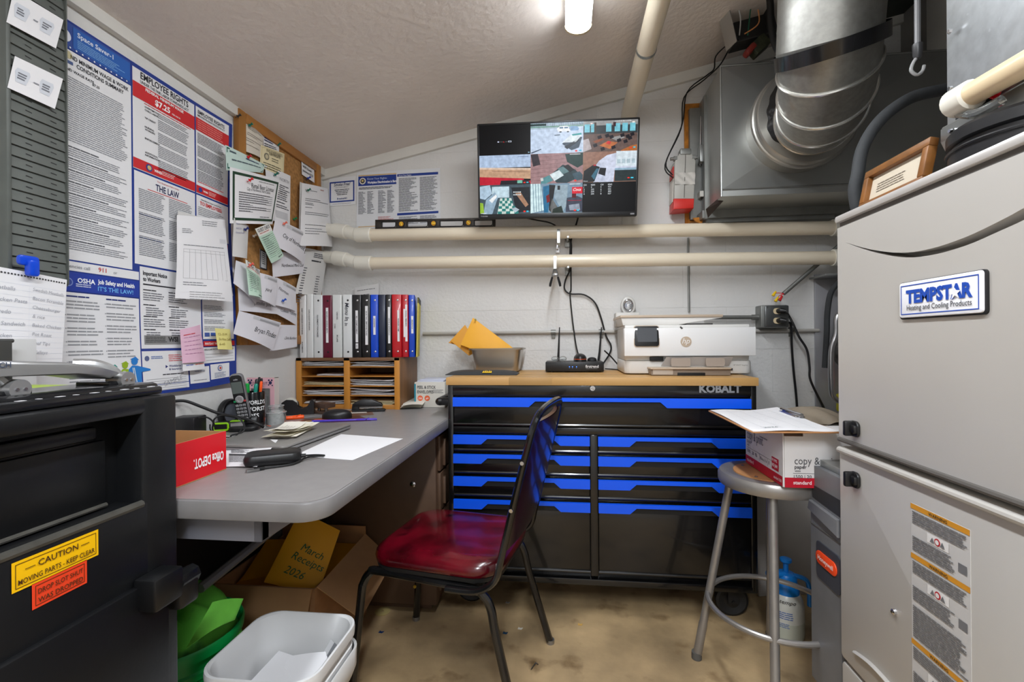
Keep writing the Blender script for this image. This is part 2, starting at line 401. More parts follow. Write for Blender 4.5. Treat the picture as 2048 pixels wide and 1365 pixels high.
# ================================================================== DRAIN PIPES ON THE BACK WALL
def drain(zl, zr, label, bx0, zt):
    t = thing('drain_pipe', label, 'pipe', (-.95, 2.22, zl))
    b = MB(); b.cyl((-.97, 2.24, zl), (1.3, 2.22, zr), .0305, n=20); obj('straight_pipe', b, M_PVC, t)
    b = MB(); el = cat([(-.955, 2.24, zl), (-1.03, 2.243, zl + .004), (-1.09, 2.25, zl + .022), (-1.16, 2.262, zl + .036)], 5); b.tube(el, .0315, 18); obj('elbow', b, M_PVCW, t)
    for p, q in (((-1.04, 2.243, zl + .004), (-.955, 2.24, zl)), ((-1.165, 2.263, zl + .037), (-1.09, 2.25, zl + .022))):
        b = MB(); p = V(p); q = V(q); d = (q - p).normalized(); b.tube([p, p + d * .004, q - d * .004, q], [.034, .037, .037, .034], 20); obj('coupling', b, M_PVCW, t)
    b = MB(); b.tube([(-1.16, 2.262, zl + .036), (XL + .02, 2.28, zl + .05)], .0315, 16); obj('wall_stub', b, M_PVCW, t)
    b = MB(); e = V((1.19, 2.221, zr + .003)); b.tube([e, e + V((.06, 0, 0))], .037, 20); obj('end_coupling', b, M_PVCW, t)
    b = MB(); b.tube([(.02, 2.2, zl - .05), (.02, 2.31, zl - .05)], .005, 8); b.box((.02, 2.318, zl - .05), (.03, .012, .05), .002); obj('wall_bracket', b, M_GALV, t)
drain(1.618, 1.571, 'upper of the two cream drain pipes, carrying the spirit level', 0, 0)
drain(1.476, 1.438, 'lower of the two cream drain pipes along the white block wall', 0, 0)
# vent pipe that climbs along the ceiling towards the camera
t = thing('vent_pipe', 'cream round vent pipe slanting along the ceiling above the monitor', 'pipe', (.33, 2.3, 2.15))
p0 = LY(1258, 228, 2.28); p1 = LY(1322, -12, 1.6)
b = MB(); b.tube([p0, p1 + (p1 - p0) * .8], .0375, 20); obj('pipe_run', b, M_PVC, t)
b = MB(); b.tube([p0 + V((0, .05, -.06)), p0, p0 + (p1 - p0) * .03], .037, 20); obj('wall_bend', b, M_PVC, t)
b = MB(); m = p0 + (p1 - p0) * .62; d = (p1 - p0).normalized(); b.tube([m, m + d * .012], .040, 20); b.bx(m.x - .01, m.x + .01, m.y, m.y + .02, m.z, ceil_z(m.x)); obj('hanger_strap', b, M_GALV, t)

# ================================================================== ELECTRICAL CONDUIT
t = thing('conduit', 'thin painted metal conduit running low along the back wall', 'conduit', (-.72, 2.31, 1.12))
b = MB(); b.cyl((-.72, 2.317, 1.122), (.30, 2.317, 1.122), .0085, n=10); obj('tube_run', b, mat('painted_conduit', (176, 172, 166), .4), t)
b = MB(); b.cyl((.30, 2.317, 1.122), (1.18, 2.317, 1.118), .0085, n=10); obj('tube_run', b, mat('painted_conduit'), t)
for x in (-.055, .18, 1.06):
    b = MB(); b.cyl((x - .012, 2.317, 1.122), (x + .012, 2.317, 1.122), .0125, n=12); b.box((x, 2.327, 1.105), (.018, .004, .03), .001); obj('clip', b, M_GALVD, t)
b = MB(); b.tube(cat([(.26, 2.315, 1.122), (.275, 2.312, 1.12), (.283, 2.31, 1.10), (.284, 2.31, 1.0)], 4), .012, 10); obj('elbow', b, M_GALVD, t)
b = MB(); b.cyl(LY(1376, 476, 2.322), LY(1378, 624, 2.322), .005, n=8); solo('conduit_drop', 'thin grey vertical tube on the wall between drain pipe and printer', 'conduit', b, M_GALVD)
t = thing('outlet_box', 'grey metal outlet box on the back wall right of the printer', 'outlet', (.96, 2.30, 1.13))
b = MB(); b.bx(.902, 1.022, 2.262, 2.33, 1.132, 1.236, .006); obj('box_body', b, M_GALVD, t)
b = MB(); b.bx(.915, 1.02, 2.25, 2.262, 1.134, 1.234, .006); obj('cover_plate', b, mat('grey_cover', (104, 106, 106), .32, .7, var=.1, vs=20), t)
for z in (1.207, 1.163):
    b = MB(); b.prism(rr(.034, .027, .011), 0, .004, M=frame((.968, 2.25, z), (1, 0, 0), (0, 0, 1))); f = obj('receptacle', b, mat('ivory_receptacle', (226, 206, 168), .4), t)
    b = MB(); b.tube([(.972, 2.247, z), (.976, 2.225, z + .002), (.992, 2.214, z - .002)], [.012, .012, .008], 10); obj('plug', b, M_BLACK, f)
for z in (1.226, 1.14):
    b = MB(); b.cyl((.924, 2.251, z), (.924, 2.247, z), .003, n=8); obj('screw', b, M_CHROME, t)
b = MB(); b.cyl((.66, 2.295, 1.185), (.905, 2.295, 1.182), .0095, n=10); b.cyl((.875, 2.295, 1.182), (.905, 2.295, 1.182), .0135, n=10); solo('conduit_stub', 'short grey conduit entering the outlet box from behind the printer', 'conduit', b, M_GALVD)
a = LY(1567, 588, 2.27); e = LY(1695, 477, 2.27)
t = thing('open_conduit', 'slanted grey metal conduit with bare wire nuts above the outlet box', 'conduit', a)
b = MB(); b.cyl(a, e, .0095, n=12); obj('tube_run', b, M_GALVD, t)
for c, dx, dz, n_ in ((mat('yellow_nut', (238, 196, 20), .4), -.03, -.02, 0), (mat('yellow_nut'), -.04, .006, 1), (mat('red_nut', (196, 24, 30), .4), -.012, -.016, 2)):
    q = a + V((dx, 0, dz - .005)); b = MB(); b.tube(cat([a + V((.004, 0, 0)), (a + q) / 2 + V((-.004, 0, .004)), q], 3), .0018, 6); obj('wire', b, M_RED, t)
    b = MB(); b.tube([q + V((.007, 0, .011)), q + V((.001, 0, .002)), q - V((.006, 0, .010))], [.0035, .0055, .0075], 10); obj('wire_nut', b, c, t)
for pts, lb, nm in (([(992, 1163), (1024, 1155), (1041, 1145), (1043, 1052), (1050, 936), (1062, 800), (1070, 640), (1090, 420)], 'thin black power cord hanging straight down from the outlet box', 0),
                    ([(992, 1207), (1020, 1190), (1040, 1150), (1065, 1090), (1099, 1029), (1110, 950), (1114, 889), (1163, 778), (1200, 700), (1240, 660)], 'black power cord bowing out to the right below the outlet box', 1)):
    b = MB(); b.tube(cat([(x / 1000, 2.222 if i == 0 else 2.28 - .02 * nm, z / 1000) for i, (x, z) in enumerate(pts)], 6), .0052, 8); solo('power_cord', lb, 'cord', b, M_BLACK)

# ================================================================== BLACK SAFE AT THE LEFT
SX, SY0, SY1, SAFEH = -.76, .19, .838, .982
t = thing('safe', 'black steel drop safe with caution stickers beside the desk', 'safe', (-1.01, .51, 0))
b = MB()   # body around a recessed hopper
RY0, RY1, RZ0, RZ1, RD = .33, .762, .792, .952, .055
b.bx(XL + .02, SX - RD, SY0, SY1, .05, SAFEH, .006); b.bx(SX - RD - .01, SX, RY1, SY1, .05, SAFEH, .008); b.bx(SX - RD - .01, SX, SY0, RY0, .05, SAFEH, .008)
b.bx(SX - RD - .01, SX, RY0 - .01, RY1 + .01, RZ1, SAFEH, .008); b.bx(SX - RD - .01, SX, RY0 - .01, RY1 + .01, .05, RZ0, .003)
obj('body', b, M_SAFE, t)
b = MB(); b.bx(SX - RD, SX - RD + .02, RY0, RY1 - .05, RZ1 - .035, RZ1 - .012, .006); obj('hopper_lip', b, M_SAFE, t)
b = MB(); b.bx(SX - RD, SX - RD + .012, RY0, RY1 - .03, RZ0 + .008, RZ1 - .04, .002); obj('hopper_plate', b, M_SAFE, t)
b = MB(); b.tube([(SX - RD + .012, RY0, RZ0 + .006), (SX - RD + .012, RY1 - .03, RZ0 + .006)], .004, 8); b.tube([(SX - .004, RY0, RZ0 - .002), (SX - .004, RY1, RZ0 - .002)], .007, 8); obj('sill_lip', b, mat('worn_sill', (96, 94, 88), .35, .5, var=.3, vs=20), t)
b = MB(); b.bx(SX - .004, SX + .012, SY0 + .02, .803, .10, .650, .003); d = obj('door', b, M_SAFE, t)
b = MB(); b.bx(SX, SX + .046, .738, .80, .606, .664, .006); h = obj('handle_block', b, M_SAFE, t)
b = MB(); b.tube([(SX + .03, .797, .63), (SX + .03, .838, .63)], .018, 8); b.bx(SX + .014, SX + .046, .79, .838, .580, .645, .008); obj('hinge_knuckle', b, M_SAFE, h)
b = MB(); b.bx(XL + .05, SX - .03, SY0 + .03, SY1 - .03, 0, .05, .003); obj('plinth', b, M_BLACKM, t)
def sticker(name, y0, y1, zt0, zt1, h, c, rows):
    # sits flat on the safe face; reads from the room: u runs towards +Y
    q = quadmap((SX + .001, y0, zt0), (SX + .001, y1, zt1), (SX + .001, y1, zt1 - h), (SX + .001, y0, zt0 - h))
    b = MB(); b.grid(lambda u, v: q(u, 1 - v, 0), 2, 2); st = obj(name, b, pm(c, .35), t)
    I = Ink(lambda u, v, off: q(u / q.w, v / q.h, off)); I.frame(.004, .004, q.w - .004, q.h - .004, .0008, (70, 40, 10))
    for v, sz, s_ in rows: I.text(q.w / 2, v, sz, s_, (70, 40, 10), 'c', .01, wmax=q.w - .014)
    I.done(st)
sticker('caution_sticker', .5585, .6785, .7785, .7780, .042, (250, 194, 10), ((.018, .0125, '— CAUTION —'), (.034, .0105, 'MOVING PARTS - KEEP CLEAR')))
sticker('warning_sticker', .583, .660, .737, .737, .037, (240, 70, 36), ((.017, .0105, 'DROP SLOT SHUT'), (.030, .0105, 'WAS DROPPED')))

# ================================================================== DESK
DZ, DX, DY0, DY1 = .77, -.468, .845, YB - .01
t = thing('desk', 'grey laminate steel desk along the left wall', 'desk', (-.86, 1.6, 0))
pl = rr(DX - XL - .005, DY1 - DY0, .055, 8, (DX + XL + .005) / 2, (DY0 + DY1) / 2)
pl = [(x if x > -.9 else XL + .005, y) for x, y in pl]
b = MB(); b.prism(pl, DZ - .040, DZ - .0015, bev=.004); obj('edge_band', b, M_DESKE, t)
b = MB(); b.prism([(x - .004 if x > -.6 else x, y + (.004 if y < 1 else 0)) for x, y in pl], DZ - .004, DZ); obj('desktop', b, M_DESK, t)
b = MB(); b.bx(-1.2, -.62, .89, .915, DZ - .10, DZ - .052, .003); b.bx(-.64, -.62, .89, 1.75, DZ - .10, DZ - .052, .003); obj('apron', b, mat('blue_grey_enamel', (128, 130, 140), .4), t)
b = MB(); b.tube([LX(545, 1062, -.95), LX(400, 1178, -.95)], .013, 8); obj('brace', b, M_GREYM, t)
for y in (.95,):
    b = MB(); b.bx(-1.22, -1.18, y - .02, y + .02, 0, DZ - .04, .003); obj('leg', b, M_BLACKM, t)
b = MB(); b.bx(-1.24, -1.22, .87, 1.8, .01, DZ - .04); obj('modesty_panel', b, mat('dark_panel', (40, 36, 34), .6), t)
PX0, PX1, PY0, PY1 = -.96, -.512, 1.80, DY1
b = MB(); b.bx(PX0, PX1, PY0, PY1, .03, DZ - .05, .003); b.bx(PX0 + .02, PX1 - .03, PY0 + .03, PY1, 0, .03); obj('pedestal', b, M_BROWN, t)
for z0, z1 in ((.56, .70), (.40, .55), (.08, .39)):
    b = MB(); b.bx(PX1, PX1 + .014, PY0 + .02, PY1 - .02, z0, z1, .003); d = obj('drawer', b, M_BROWN, t)
    b = MB(); b.bx(PX1 + .014, PX1 + .026, PY0 + .05, PY0 + .07, (z0 + z1) / 2 - .055, (z0 + z1) / 2 + .055, .003); obj('pull', b, M_BROWN, d)
lk = LY(826, 969, PY0); b = MB(); b.tube([lk, lk - V((0, .004, 0)), lk - V((0, .006, 0))], [.0115, .0115, .007], 16); b.bx(lk.x - .001, lk.x + .001, lk.y - .0065, lk.y - .0055, lk.z - .004, lk.z + .004); obj('lock', b, M_CHROME, t)

# ================================================================== ROLLING TOOL CHEST
CX0, CX1, CY0, CY1 = -.468, .712, 1.83, 2.315
t = thing('tool_chest', 'black rolling tool chest with blue drawer pulls and butcher block top', 'tool chest', ((CX0 + CX1) / 2, 2.07, 0))
b = MB()
b.bx(CX0, CX1, CY0 + .03, CY1, .125, .905); b.bx(CX0, CX0 + .022, CY0, CY1, .13, .905, .003); b.bx(CX1 - .022, CX1, CY0, CY1, .13, .905, .003)
b.bx(CX0, CX1, CY0, CY0 + .05, .864, .905, .003); b.bx(CX0, CX1, CY0, CY0 + .05, .126, .150, .003); b.bx(CX0 + .02, CX1 - .02, CY0 + .002, CY0 + .05, .712, .738, .002)
b.bx(.096, .124, CY0 - .003, CY0 + .04, .165, .712, .002)
obj('cabinet_body', b, M_CHEST, t)
# butcher block top, built of staves
WT = .935
n = 7
for i in range(n):
    y0 = CY0 - .005 + (CY1 - CY0 + .005) * i / n; y1 = CY0 - .005 + (CY1 - CY0 + .005) * (i + 1) / n
    xs = [CX0 - .006] + sorted(random.uniform(CX0 + .1, CX1 - .1) for _ in range(2)) + [CX1 + .006]
    for xa, xb in zip(xs, xs[1:]):
        b = MB(); b.bx(xa, xb, y0, y1, .905, WT, .0006); k = random.uniform(.9, 1.08)
        obj('plank', b, mat('butcher_block_%d' % int(k * 20), tuple(int(v * int(k * 20) / 20) for v in (206, 160, 98)), .42, var=.16, vs=10, stretch=(.1, 1, 1)), t)
def drawer(x0, x1, z0, z1, wide=False):
    """front with a full-width blue pull that is deep at both ends and narrow in the middle"""
    b = MB(); b.bx(x0, x1, CY0 + .004, CY0 + .03, z0, z1, .004)
    b.tube([(x0, CY0 + .005, z0 + .006), (x1, CY0 + .005, z0 + .006)], .006, 8)
    d = obj('drawer', b, M_CHEST, t); dz = .032; L = x1 - x0; e = L * (.268 if wide else .21); k = .018
    # blue strip: long lip + two deep end pieces with slanted inner ends
    poly = [(x0, z1 + .004), (x1, z1 + .004), (x1, z1 - dz), (x1 - e, z1 - dz), (x1 - e - k * 1.4, z1 - .010), (x0 + e + k * 1.4, z1 - .010), (x0 + e, z1 - dz), (x0, z1 - dz)]
    b = MB(); b.prism(poly, 0, .012, M=Matrix(((1, 0, 0, 0), (0, 0, -1, CY0 + .002), (0, 1, 0, 0), (0, 0, 0, 1))), bev=.0)
    obj('pull', b, M_BLUE, d)
    b = MB(); b.prism([(x0 + e, z1 - dz), (x1 - e, z1 - dz), (x1 - e - k * 1.4, z1 - .012), (x0 + e + k * 1.4, z1 - .012)], 0, .007, M=Matrix(((1, 0, 0, 0), (0, 0, -1, CY0 + .006), (0, 1, 0, 0), (0, 0, 0, 1)))); obj('grip_recess', b, M_BLACKM, d)
    return d
drawer(CX0 + .022, CX1 - .022, .742, .852, True)
for xa, xb in ((CX0 + .022, .094), (.126, CX1 - .022)):
    for z0, z1 in ((.640, .702), (.550, .625), (.460, .535), (.172, .444)): drawer(xa, xb, z0, z1)
p = LY(1185, 777, CY0); b = MB(); b.lathe([(.0, .006), (.010, .006), (.0115, 0), (.0115, -.002)], 18, M=frame(p, (1, 0, 0), (0, 0, 1))); b.box((p.x, p.y - .008, p.z), (.014, .005, .004), .001, R=rot('Y', .6)); obj('lock', b, M_CHROME, t)
I = Ink(lambda u, v, off: V((u, CY0 - off - .0004, -v))); I.lvl = .0012
pp = LY(1398, 786, CY0); I.text(pp.x, -pp.z - .002, .040, 'KOBALT', mat('silver_letter', (150, 152, 156), .4, .4), 'l', .045, wmax=.158); I.done(t, 'lettering')
b = MB(); b.tube(cat([(CX0 + .004, 1.87, .835), (CX0 - .035, 1.875, .833), (CX0 - .05, 1.90, .832), (CX0 - .05, 2.2, .832), (CX0 - .035, 2.225, .833), (CX0 + .004, 2.23, .835)], 4), .016, 12); obj('side_handle', b, M_BLACK, t)
for (x, y) in ((CX0 + .075, CY0 + .07), (CX1 - .07, CY0 + .07), (CX0 + .075, CY1 - .07), (CX1 - .07, CY1 - .07)):
    b = MB(); b.bx(x - .04, x + .04, y - .04, y + .04, .117, .126, .002); b.bx(x - .02, x + .02, y - .017, y - .0125, .055, .118); b.bx(x - .02, x + .02, y + .0325, y + .037, .055, .118); c = obj('caster', b, M_BLACKM, t)
    b = MB(); b.lathe([(.052, -.017), (.0605, -.013), (.0605, .013), (.052, .017), (.03, .012), (.03, -.012)], 28, M=tr(x, y + .01, .0608) @ rot('X', PI / 2), caps=False); wl = obj('wheel', b, mat('caster_rubber', (24, 24, 25), .6), c)
    b = MB(); b.cyl((x, y - .022, .0608), (x, y + .04, .0608), .007, n=10); b.cyl((x, y - .002, .0608), (x, y + .022, .0608), .031, n=20); obj('hub', b, M_BLACK, c)
# ================================================================== FURNACE
FX, FY0, FY1, FT = .683, .70, 1.252, 1.386
t = thing('furnace', 'tall light grey furnace cabinet with two doors and a maker badge', 'furnace', (1.03, .98, 0))
b = MB(); b.bx(FX + .045, 1.40, FY0, FY1 - .002, .02, FT - .006, .003); obj('cabinet', b, M_FURN, t)
b = MB(); b.bx(FX - .006, 1.41, FY0 - .004, FY1 + .004, FT - .018, FT, .006); obj('top_flange', b, mat('flange_enamel', (206, 202, 198), .35, .3), t)
b = MB(); b.bx(FX + .004, FX + .02, FY0 + .002, FY1 - .004, FT - .030, FT - .016); obj('shadow_gap', b, M_FURND, t)
FM = frame((FX, FY1, 0), (0, -1, 0), (0, 0, 1))     # u runs towards the camera, y up, z out of the door
def fdoor(nm, z0, z1, lip_top):
    b = MB(FM); w_ = FY1 - FY0
    b.prism(rr(w_, z1 - z0, .010, 4, w_ / 2, (z0 + z1) / 2), -.045, .0, bev=.004)
    d = obj(nm, b, M_FURN, t)
    return d
# crescent slot pressed into the upper door: the door front is two panels with the slot between them
P = [(1690, 485), (1740, 503), (1800, 515), (1860, 511), (1930, 492), (2000, 462), (2048, 440), (2110, 408)]
Q = [(1690, 485), (1740, 499), (1800, 506), (1860, 498), (1930, 475), (2000, 442), (2048, 416), (2110, 380)]
fu = lambda px: [(FY1 - p.y, p.z) for p in cat([LX(x, y, FX) for x, y in px], 4)]
lo, hi = fu(P), fu(Q); UW = FY1 - FY0; lo = [p for p in lo if p[0] < UW]; hi = [p for p in hi if p[0] < UW]; zs = lo[0][1]
b = MB(FM); b.prism([(0, .828), (.006, .822), (UW, .822), (UW, lo[-1][1])] + lo[::-1] + [(0, zs)], -.045, 0); ud = obj('upper_door', b, M_FURN, t, smooth=30)
b = MB(FM); b.prism([(0, zs)] + hi + [(UW, hi[-1][1]), (UW, FT - .030), (0, FT - .030)], -.045, 0); obj('upper_panel', b, M_FURN, ud, smooth=30)
ld = fdoor('lower_door', .285, .812, True)
b = MB(); b.tube([(FX - .002, FY0, .803), (FX - .002, FY1 - .006, .803)], .008, 10); obj('door_bead', b, M_FURN, ld)
b = MB(); b.tube([(FX - .001, FY0, .828), (FX - .001, FY1 - .004, .828)], .006, 8); obj('door_hem', b, M_FURND, ud)
b = MB(FM); b.prism(rr(FY1 - FY0, .255, .012, 4, (FY1 - FY0) / 2, .147), -.045, -.002, bev=.004); obj('base_panel', b, M_FURN, t)
# curved emboss near the bottom of the lower door
b = MB(); pts = cat([(FX, 1.20, .33), (FX, 1.12, .345), (FX, 1.0, .335), (FX, .85, .30)], 6); b.tube(pts, [.001] + [.008] * (len(pts) - 2) + [.002], 8, flat=.4); obj('arc_emboss', b, M_FURN, ld)
for zz, dd in ((.866, ud), (.7455, ld)):
    b = MB(FM); c = FY1 - 1.182
    b.prism(rr(.034, .038, .012, 5, c, zz), 0, .008, bev=.003)
    b.box((c - .006, zz, .014), (.012, .036, .022), .004); b.box((c + .006, zz, .010), (.020, .020, .010), .004)
    obj('door_knob', b, M_BLACK, dd)
q = LX(1790, 1225, FX); b = MB(); b.tube([q, q + V((-.005, 0, 0)), q + V((-.007, 0, 0))], [.007, .006, .003], 10); obj('screw', b, M_CHROME, ld)
# badge
bm_ = quadmap(LX(1805, 566, FX - .006), LX(1974, 546, FX - .006), LX(1974, 630, FX - .006), LX(1805, 629, FX - .006))
Y0_, Y1_, Z0_, Z1_ = 1.027, .837, 1.120, 1.190
b = MB(frame((FX, Y0_, Z0_), (0, -1, 0), (0, 0, 1))); b.prism(rr(Y0_ - Y1_, Z1_ - Z0_, .006, 5, (Y0_ - Y1_) / 2, (Z1_ - Z0_) / 2), 0, .007, bev=.002); bd = obj('badge', b, mat('badge_white', (240, 240, 244), .3), ud)
b = MB(frame((FX, Y0_, Z0_), (0, -1, 0), (0, 0, 1))); b.prism(rr(Y0_ - Y1_ + .006, Z1_ - Z0_ + .004, .007, 5, (Y0_ - Y1_) / 2 + .001, (Z1_ - Z0_) / 2 - .001), 0, .004); obj('badge_backing', b, M_BLACKM, ud)
I = Ink(flatmap(frame((FX - .007, Y0_, Z1_), (0, -1, 0), (0, 0, 1)))); W_ = Y0_ - Y1_; B_ = (20, 74, 178)
I.frame(.006, .006, W_ - .006, .064, .0018, B_); I.text(W_ / 2 + .002, .041, .034, 'TEMPSTAR', B_, 'c', .05, wmax=.152, sy=1.0)
I.poly([(.137, .022), (.142, .028), (.151, .029), (.144, .034), (.147, .042), (.139, .037), (.131, .044), (.134, .035), (.128, .031), (.135, .029)], (240, 240, 244), lv=3)
I.text(W_ / 2 + .002, .056, .0135, 'Heating and Cooling Products', (40, 40, 46), 'c', .004, wmax=.148, sy=1.1); I.done(bd, 'lettering')
# warning label
WY0, WY1, WZ1 = 1.008, .872, .752
b = MB(); b.bx(FX - .0008, FX, WY1, WY0, .36, WZ1); wl = obj('warning_label', b, pm((196, 194, 192), .5), ld)
I = Ink(flatmap(frame((FX - .0009, WY0, WZ1), (0, -1, 0), (0, 0, 1)))); W_ = WY0 - WY1; ORG = (206, 142, 40); K_ = (112, 112, 114)
for v0 in (.0, .098, .268, .36):
    I.rect(0, v0, W_, v0 + .010, ORG); I.text(W_ / 2, v0 + .0085, .009, 'WARNING', (60, 50, 30), 'c', .01)
    I.lines(.005, v0 + .014, W_ - .004, v0 + .040, .0042, K_, .55, .1); 
    if v0 < .3:
        I.rect(.042, v0 + .042, .092, v0 + .060, (226, 224, 222)); I.disc(.067, v0 + .051, .007, (188, 40, 50), lv=1); I.disc(.067, v0 + .051, .0045, (226, 224, 222), lv=2); I.poly([(.05, v0 + .056), (.056, v0 + .046), (.061, v0 + .056)], K_, 2); I.poly([(.074, v0 + .056), (.079, v0 + .046), (.085, v0 + .056)], K_, 2)
        I.lines(.005, v0 + .063, W_ - .03, v0 + .094, .0042, K_, .55, .15); I.rect(W_ - .024, v0 + .066, W_ - .006, v0 + .082, K_)
I.lines(.005, .200, W_ - .004, .262, .0042, K_, .55, .2)
I.done(wl)
# ------------------------------------------------------------------ air cleaner cabinet beside the furnace
AX, AY0, AY1, AZ0, AZ1 = .690, FY1 + .006, 1.405, .125, .725
t = thing('air_cleaner', 'dark grey air cleaner cabinet with an orange badge, left of the furnace', 'air cleaner', (.98, 1.33, 0))
b = MB(); b.bx(AX + .002, 1.30, AY0, AY1, AZ0, AZ1 - .04, .006); obj('body', b, M_GREYPL, t)
AM = frame((AX, AY1, 0), (0, -1, 0), (0, 0, 1))
b = MB(AM); b.prism([(0, AZ0), (.145, AZ0), (.145, AZ1), (.0, AZ1)], -.02, .0); obj('front_panel', b, M_GREYPL, t)
b = MB(AM); b.prism([(.006, AZ1 - .055), (.145, AZ1 - .055), (.145, AZ1 - .098), (.012, AZ1 - .090)], .0, .0012); obj('grip_recess', b, mat('recess_grey', (44, 45, 48), .6), t)
b = MB(AM); b.prism([(.008, AZ1 - .098), (.145, AZ1 - .105), (.145, AZ1 - .15), (.0, AZ1 - .125)], .0, .010, bev=.003); obj('grip_ledge', b, M_GREYPL, t)
b = MB(AM); b.tube([(.0, AZ1 - .165, .001), (.145, AZ1 - .165, .001)], .0012, 6); obj('panel_seam', b, M_FURND, t)
b = MB(AM); b.prism(rr(.112, .10, .012, 4, .089, .475), 0, .003); pl = obj('badge_plate', b, mat('badge_dark', (62, 64, 72), .45), t)
b = MB(AM); b.prism(rr(.098, .036, .017, 6, .085, .484), .003, .006, bev=.001); bd = obj('badge', b, mat('badge_orange', (246, 78, 30), .35), pl)
I = Ink(flatmap(frame((AX - .006, AY1 - .04, .502), (0, -1, 0), (0, 0, 1)))); I.text(.045, .023, .017, 'Honeywell', (250, 236, 230), 'c', .02, wmax=.076); I.done(bd, 'lettering')
b = MB(); b.bx(AX + .01, 1.3, AY0, AY1 - .005, .03, AZ0, .004); obj('foot', b, M_BLACKM, t)
b = MB(); b.bx(AX + .004, 1.28, AY0, AY1 - .006, AZ1 - .04, AZ1 - .002, .002); b.bx(AX + .015, AX + .12, AY0 + .01, AY1 - .02, AZ1, AZ1 + .018, .002); obj('top_plate', b, M_GALV, t)
b = MB(); b.bx(AX + .02, 1.25, AY0 + .01, AY1 - .02, 0, .03); obj('plinth', b, M_BLACKM, t)

# ------------------------------------------------------------------ sheet metal on top of the furnace
PX = .752
t = thing('supply_plenum', 'shiny galvanised sheet plenum rising above the furnace', 'duct', (1.0, .8, FT))
b = MB(); b.bx(PX, 1.38, .60, 1.006, 1.468, 2.30, .001); obj('casing', b, mat('speckled_galvanised', (198, 202, 204), .38, .8, var=.12, vs=40, spots=((226, 230, 232), .66, 60)), t)
b = MB(); b.bx(PX - .008, PX, .60, 1.012, 1.466, 1.492, .001); b.tube([(PX - .004, .60, 1.493), (PX - .004, 1.01, 1.493)], .003, 6)
b.add([(PX - .008, 1.012, 1.468), (PX - .008, .60, 1.468), (PX - .002, .60, 1.43), (PX - .002, 1.0, 1.43), (PX, 1.012, 1.468), (PX, .60, 1.468)], [[0, 1, 2, 3], [4, 5, 2, 3][::-1]], 0); obj('hem_flange', b, M_GALV, t)
b = MB(); b.bx(.93, 1.36, .66, .98, FT, 1.47); obj('neck', b, M_GALVD, t)
for y, z in ((.985, 1.478), (.80, 1.478), (.985, 1.67), (.985, 1.56)):
    b = MB(); b.tube([(PX - .009, y, z), (PX - .013, y, z)], [.005, .0035], 8); obj('screw', b, M_CHROME, t)
b = MB(); b.bx(PX - .0012, PX, .895, .985, 1.494, 1.536); b.bx(PX - .0012, PX, .72, .90, 1.51, 1.546); obj('cutout', b, M_BLACKM, t)
e = LX(1918, 203, PX - .03); g = LX(2100, 100, PX - .03)
t = thing('condensate_pipe', 'cream plastic pipe with a white coupling across the galvanised plenum', 'pipe', e)
b = MB(); b.cyl(e, e + (g - e) * 1.6, .0205, n=20); obj('pipe_run', b, mat('warm_pvc', (222, 200, 164), .32), t)
d = (g - e).normalized(); b = MB(); b.tube([e - d * .014, e - d * .010, e + d * .028, e + d * .031], [.015, .026, .026, .022], 20); obj('coupling', b, M_PVCW, t)
b = MB(); c = e + d * .07 + V((.012, 0, -.018)); b.tube(cat([e + V((0, 0, -.02)), e + d * .03 + V((.005, 0, -.036)), c + V((0, 0, -.014))], 4), .009, 10); obj('drain_elbow', b, M_CLEAR, t)
b = MB(); q = LX(1992, 186, PX - .006); b.lathe([(0, .010), (.008, .008), (.011, 0)], 16, M=frame(q, (0, -1, 0), (0, 0, 1))); solo('indicator_lens', 'small red round lens in the plenum cutout behind the cream pipe', 'indicator', b, mat('red_lens', (220, 20, 34), .15))
# black vent collar on the furnace top
t = thing('vent_collar', 'black ribbed round vent collar standing on the furnace top', 'collar', (.815, .905, FT))
b = MB(tr(.815, .905, FT)); b.lathe([(.106, 0), (.112, .004), (.112, .030), (.107, .033), (.107, .044), (.114, .048), (.114, .066), (.109, .072), (.102, .072), (.100, .0)], 40, caps=False); obj('ring', b, M_BLACK, t)
b = MB(tr(.815, .905, FT)); b.tube([(.1135 * math.cos(a), .1135 * math.sin(a), .033) for a in [k * PI / 20 for k in range(40)]], .003, 6, closed=True); obj('rib', b, M_BLACK, t)
# leaning oak picture frame
FR = frame((.728, 1.226, FT + .002), (0, -1, 0), (.20, 0, .98)); FW, FH, FB = .204, .096, .017
t = thing('picture_frame', 'small oak picture frame leaning on the furnace top', 'picture frame', M=FR)
for x0, x1, y0, y1 in ((0, FW, 0, FB), (0, FW, FH - FB, FH), (0, FB, FB, FH - FB), (FW - FB, FW, FB, FH - FB)):
    b = MB(FR); b.bx(x0, x1, y0, y1, -.004, .014, .002); obj('frame_rail', b, mat('dark_oak', (126, 80, 34), .45, var=.25, vs=30), t)
b = MB(FR); b.bx(FB, FW - FB, FB, FH - FB, 0, .002); pic = obj('picture', b, pm((204, 192, 172)), t)
I = Ink(lambda u, v, off: FR @ V((u, FH - v, .002 + off))); 
for k in range(5):
    x = .04 + k * .03; I.poly([(x, .12), (x + .006, .085 + .01 * (k % 2)), (x + .013, .12)], (74, 66, 58)); I.rect(x + .005, .075, x + .007, .12, (74, 66, 58))
I.rect(.03, .119, FW - .03, .1205, (90, 80, 70)); I.lines(.04, .04, .16, .062, .006, (120, 110, 98), .3); I.done(pic, 'drawing')
b = MB(FR); b.bx(FW * .3, FW * .7, .02, FH - .02, -.006, -.004); obj('back_board', b, M_CARD, t)
b = MB(); b.bx(.735, .765, 1.075, 1.13, FT, FT + .030, .004); b.bx(.74, .76, 1.085, 1.12, FT + .028, FT + .036, .004); solo('white_bracket', 'small white plastic bracket lying on the furnace top', 'bracket', b, M_PVCW)
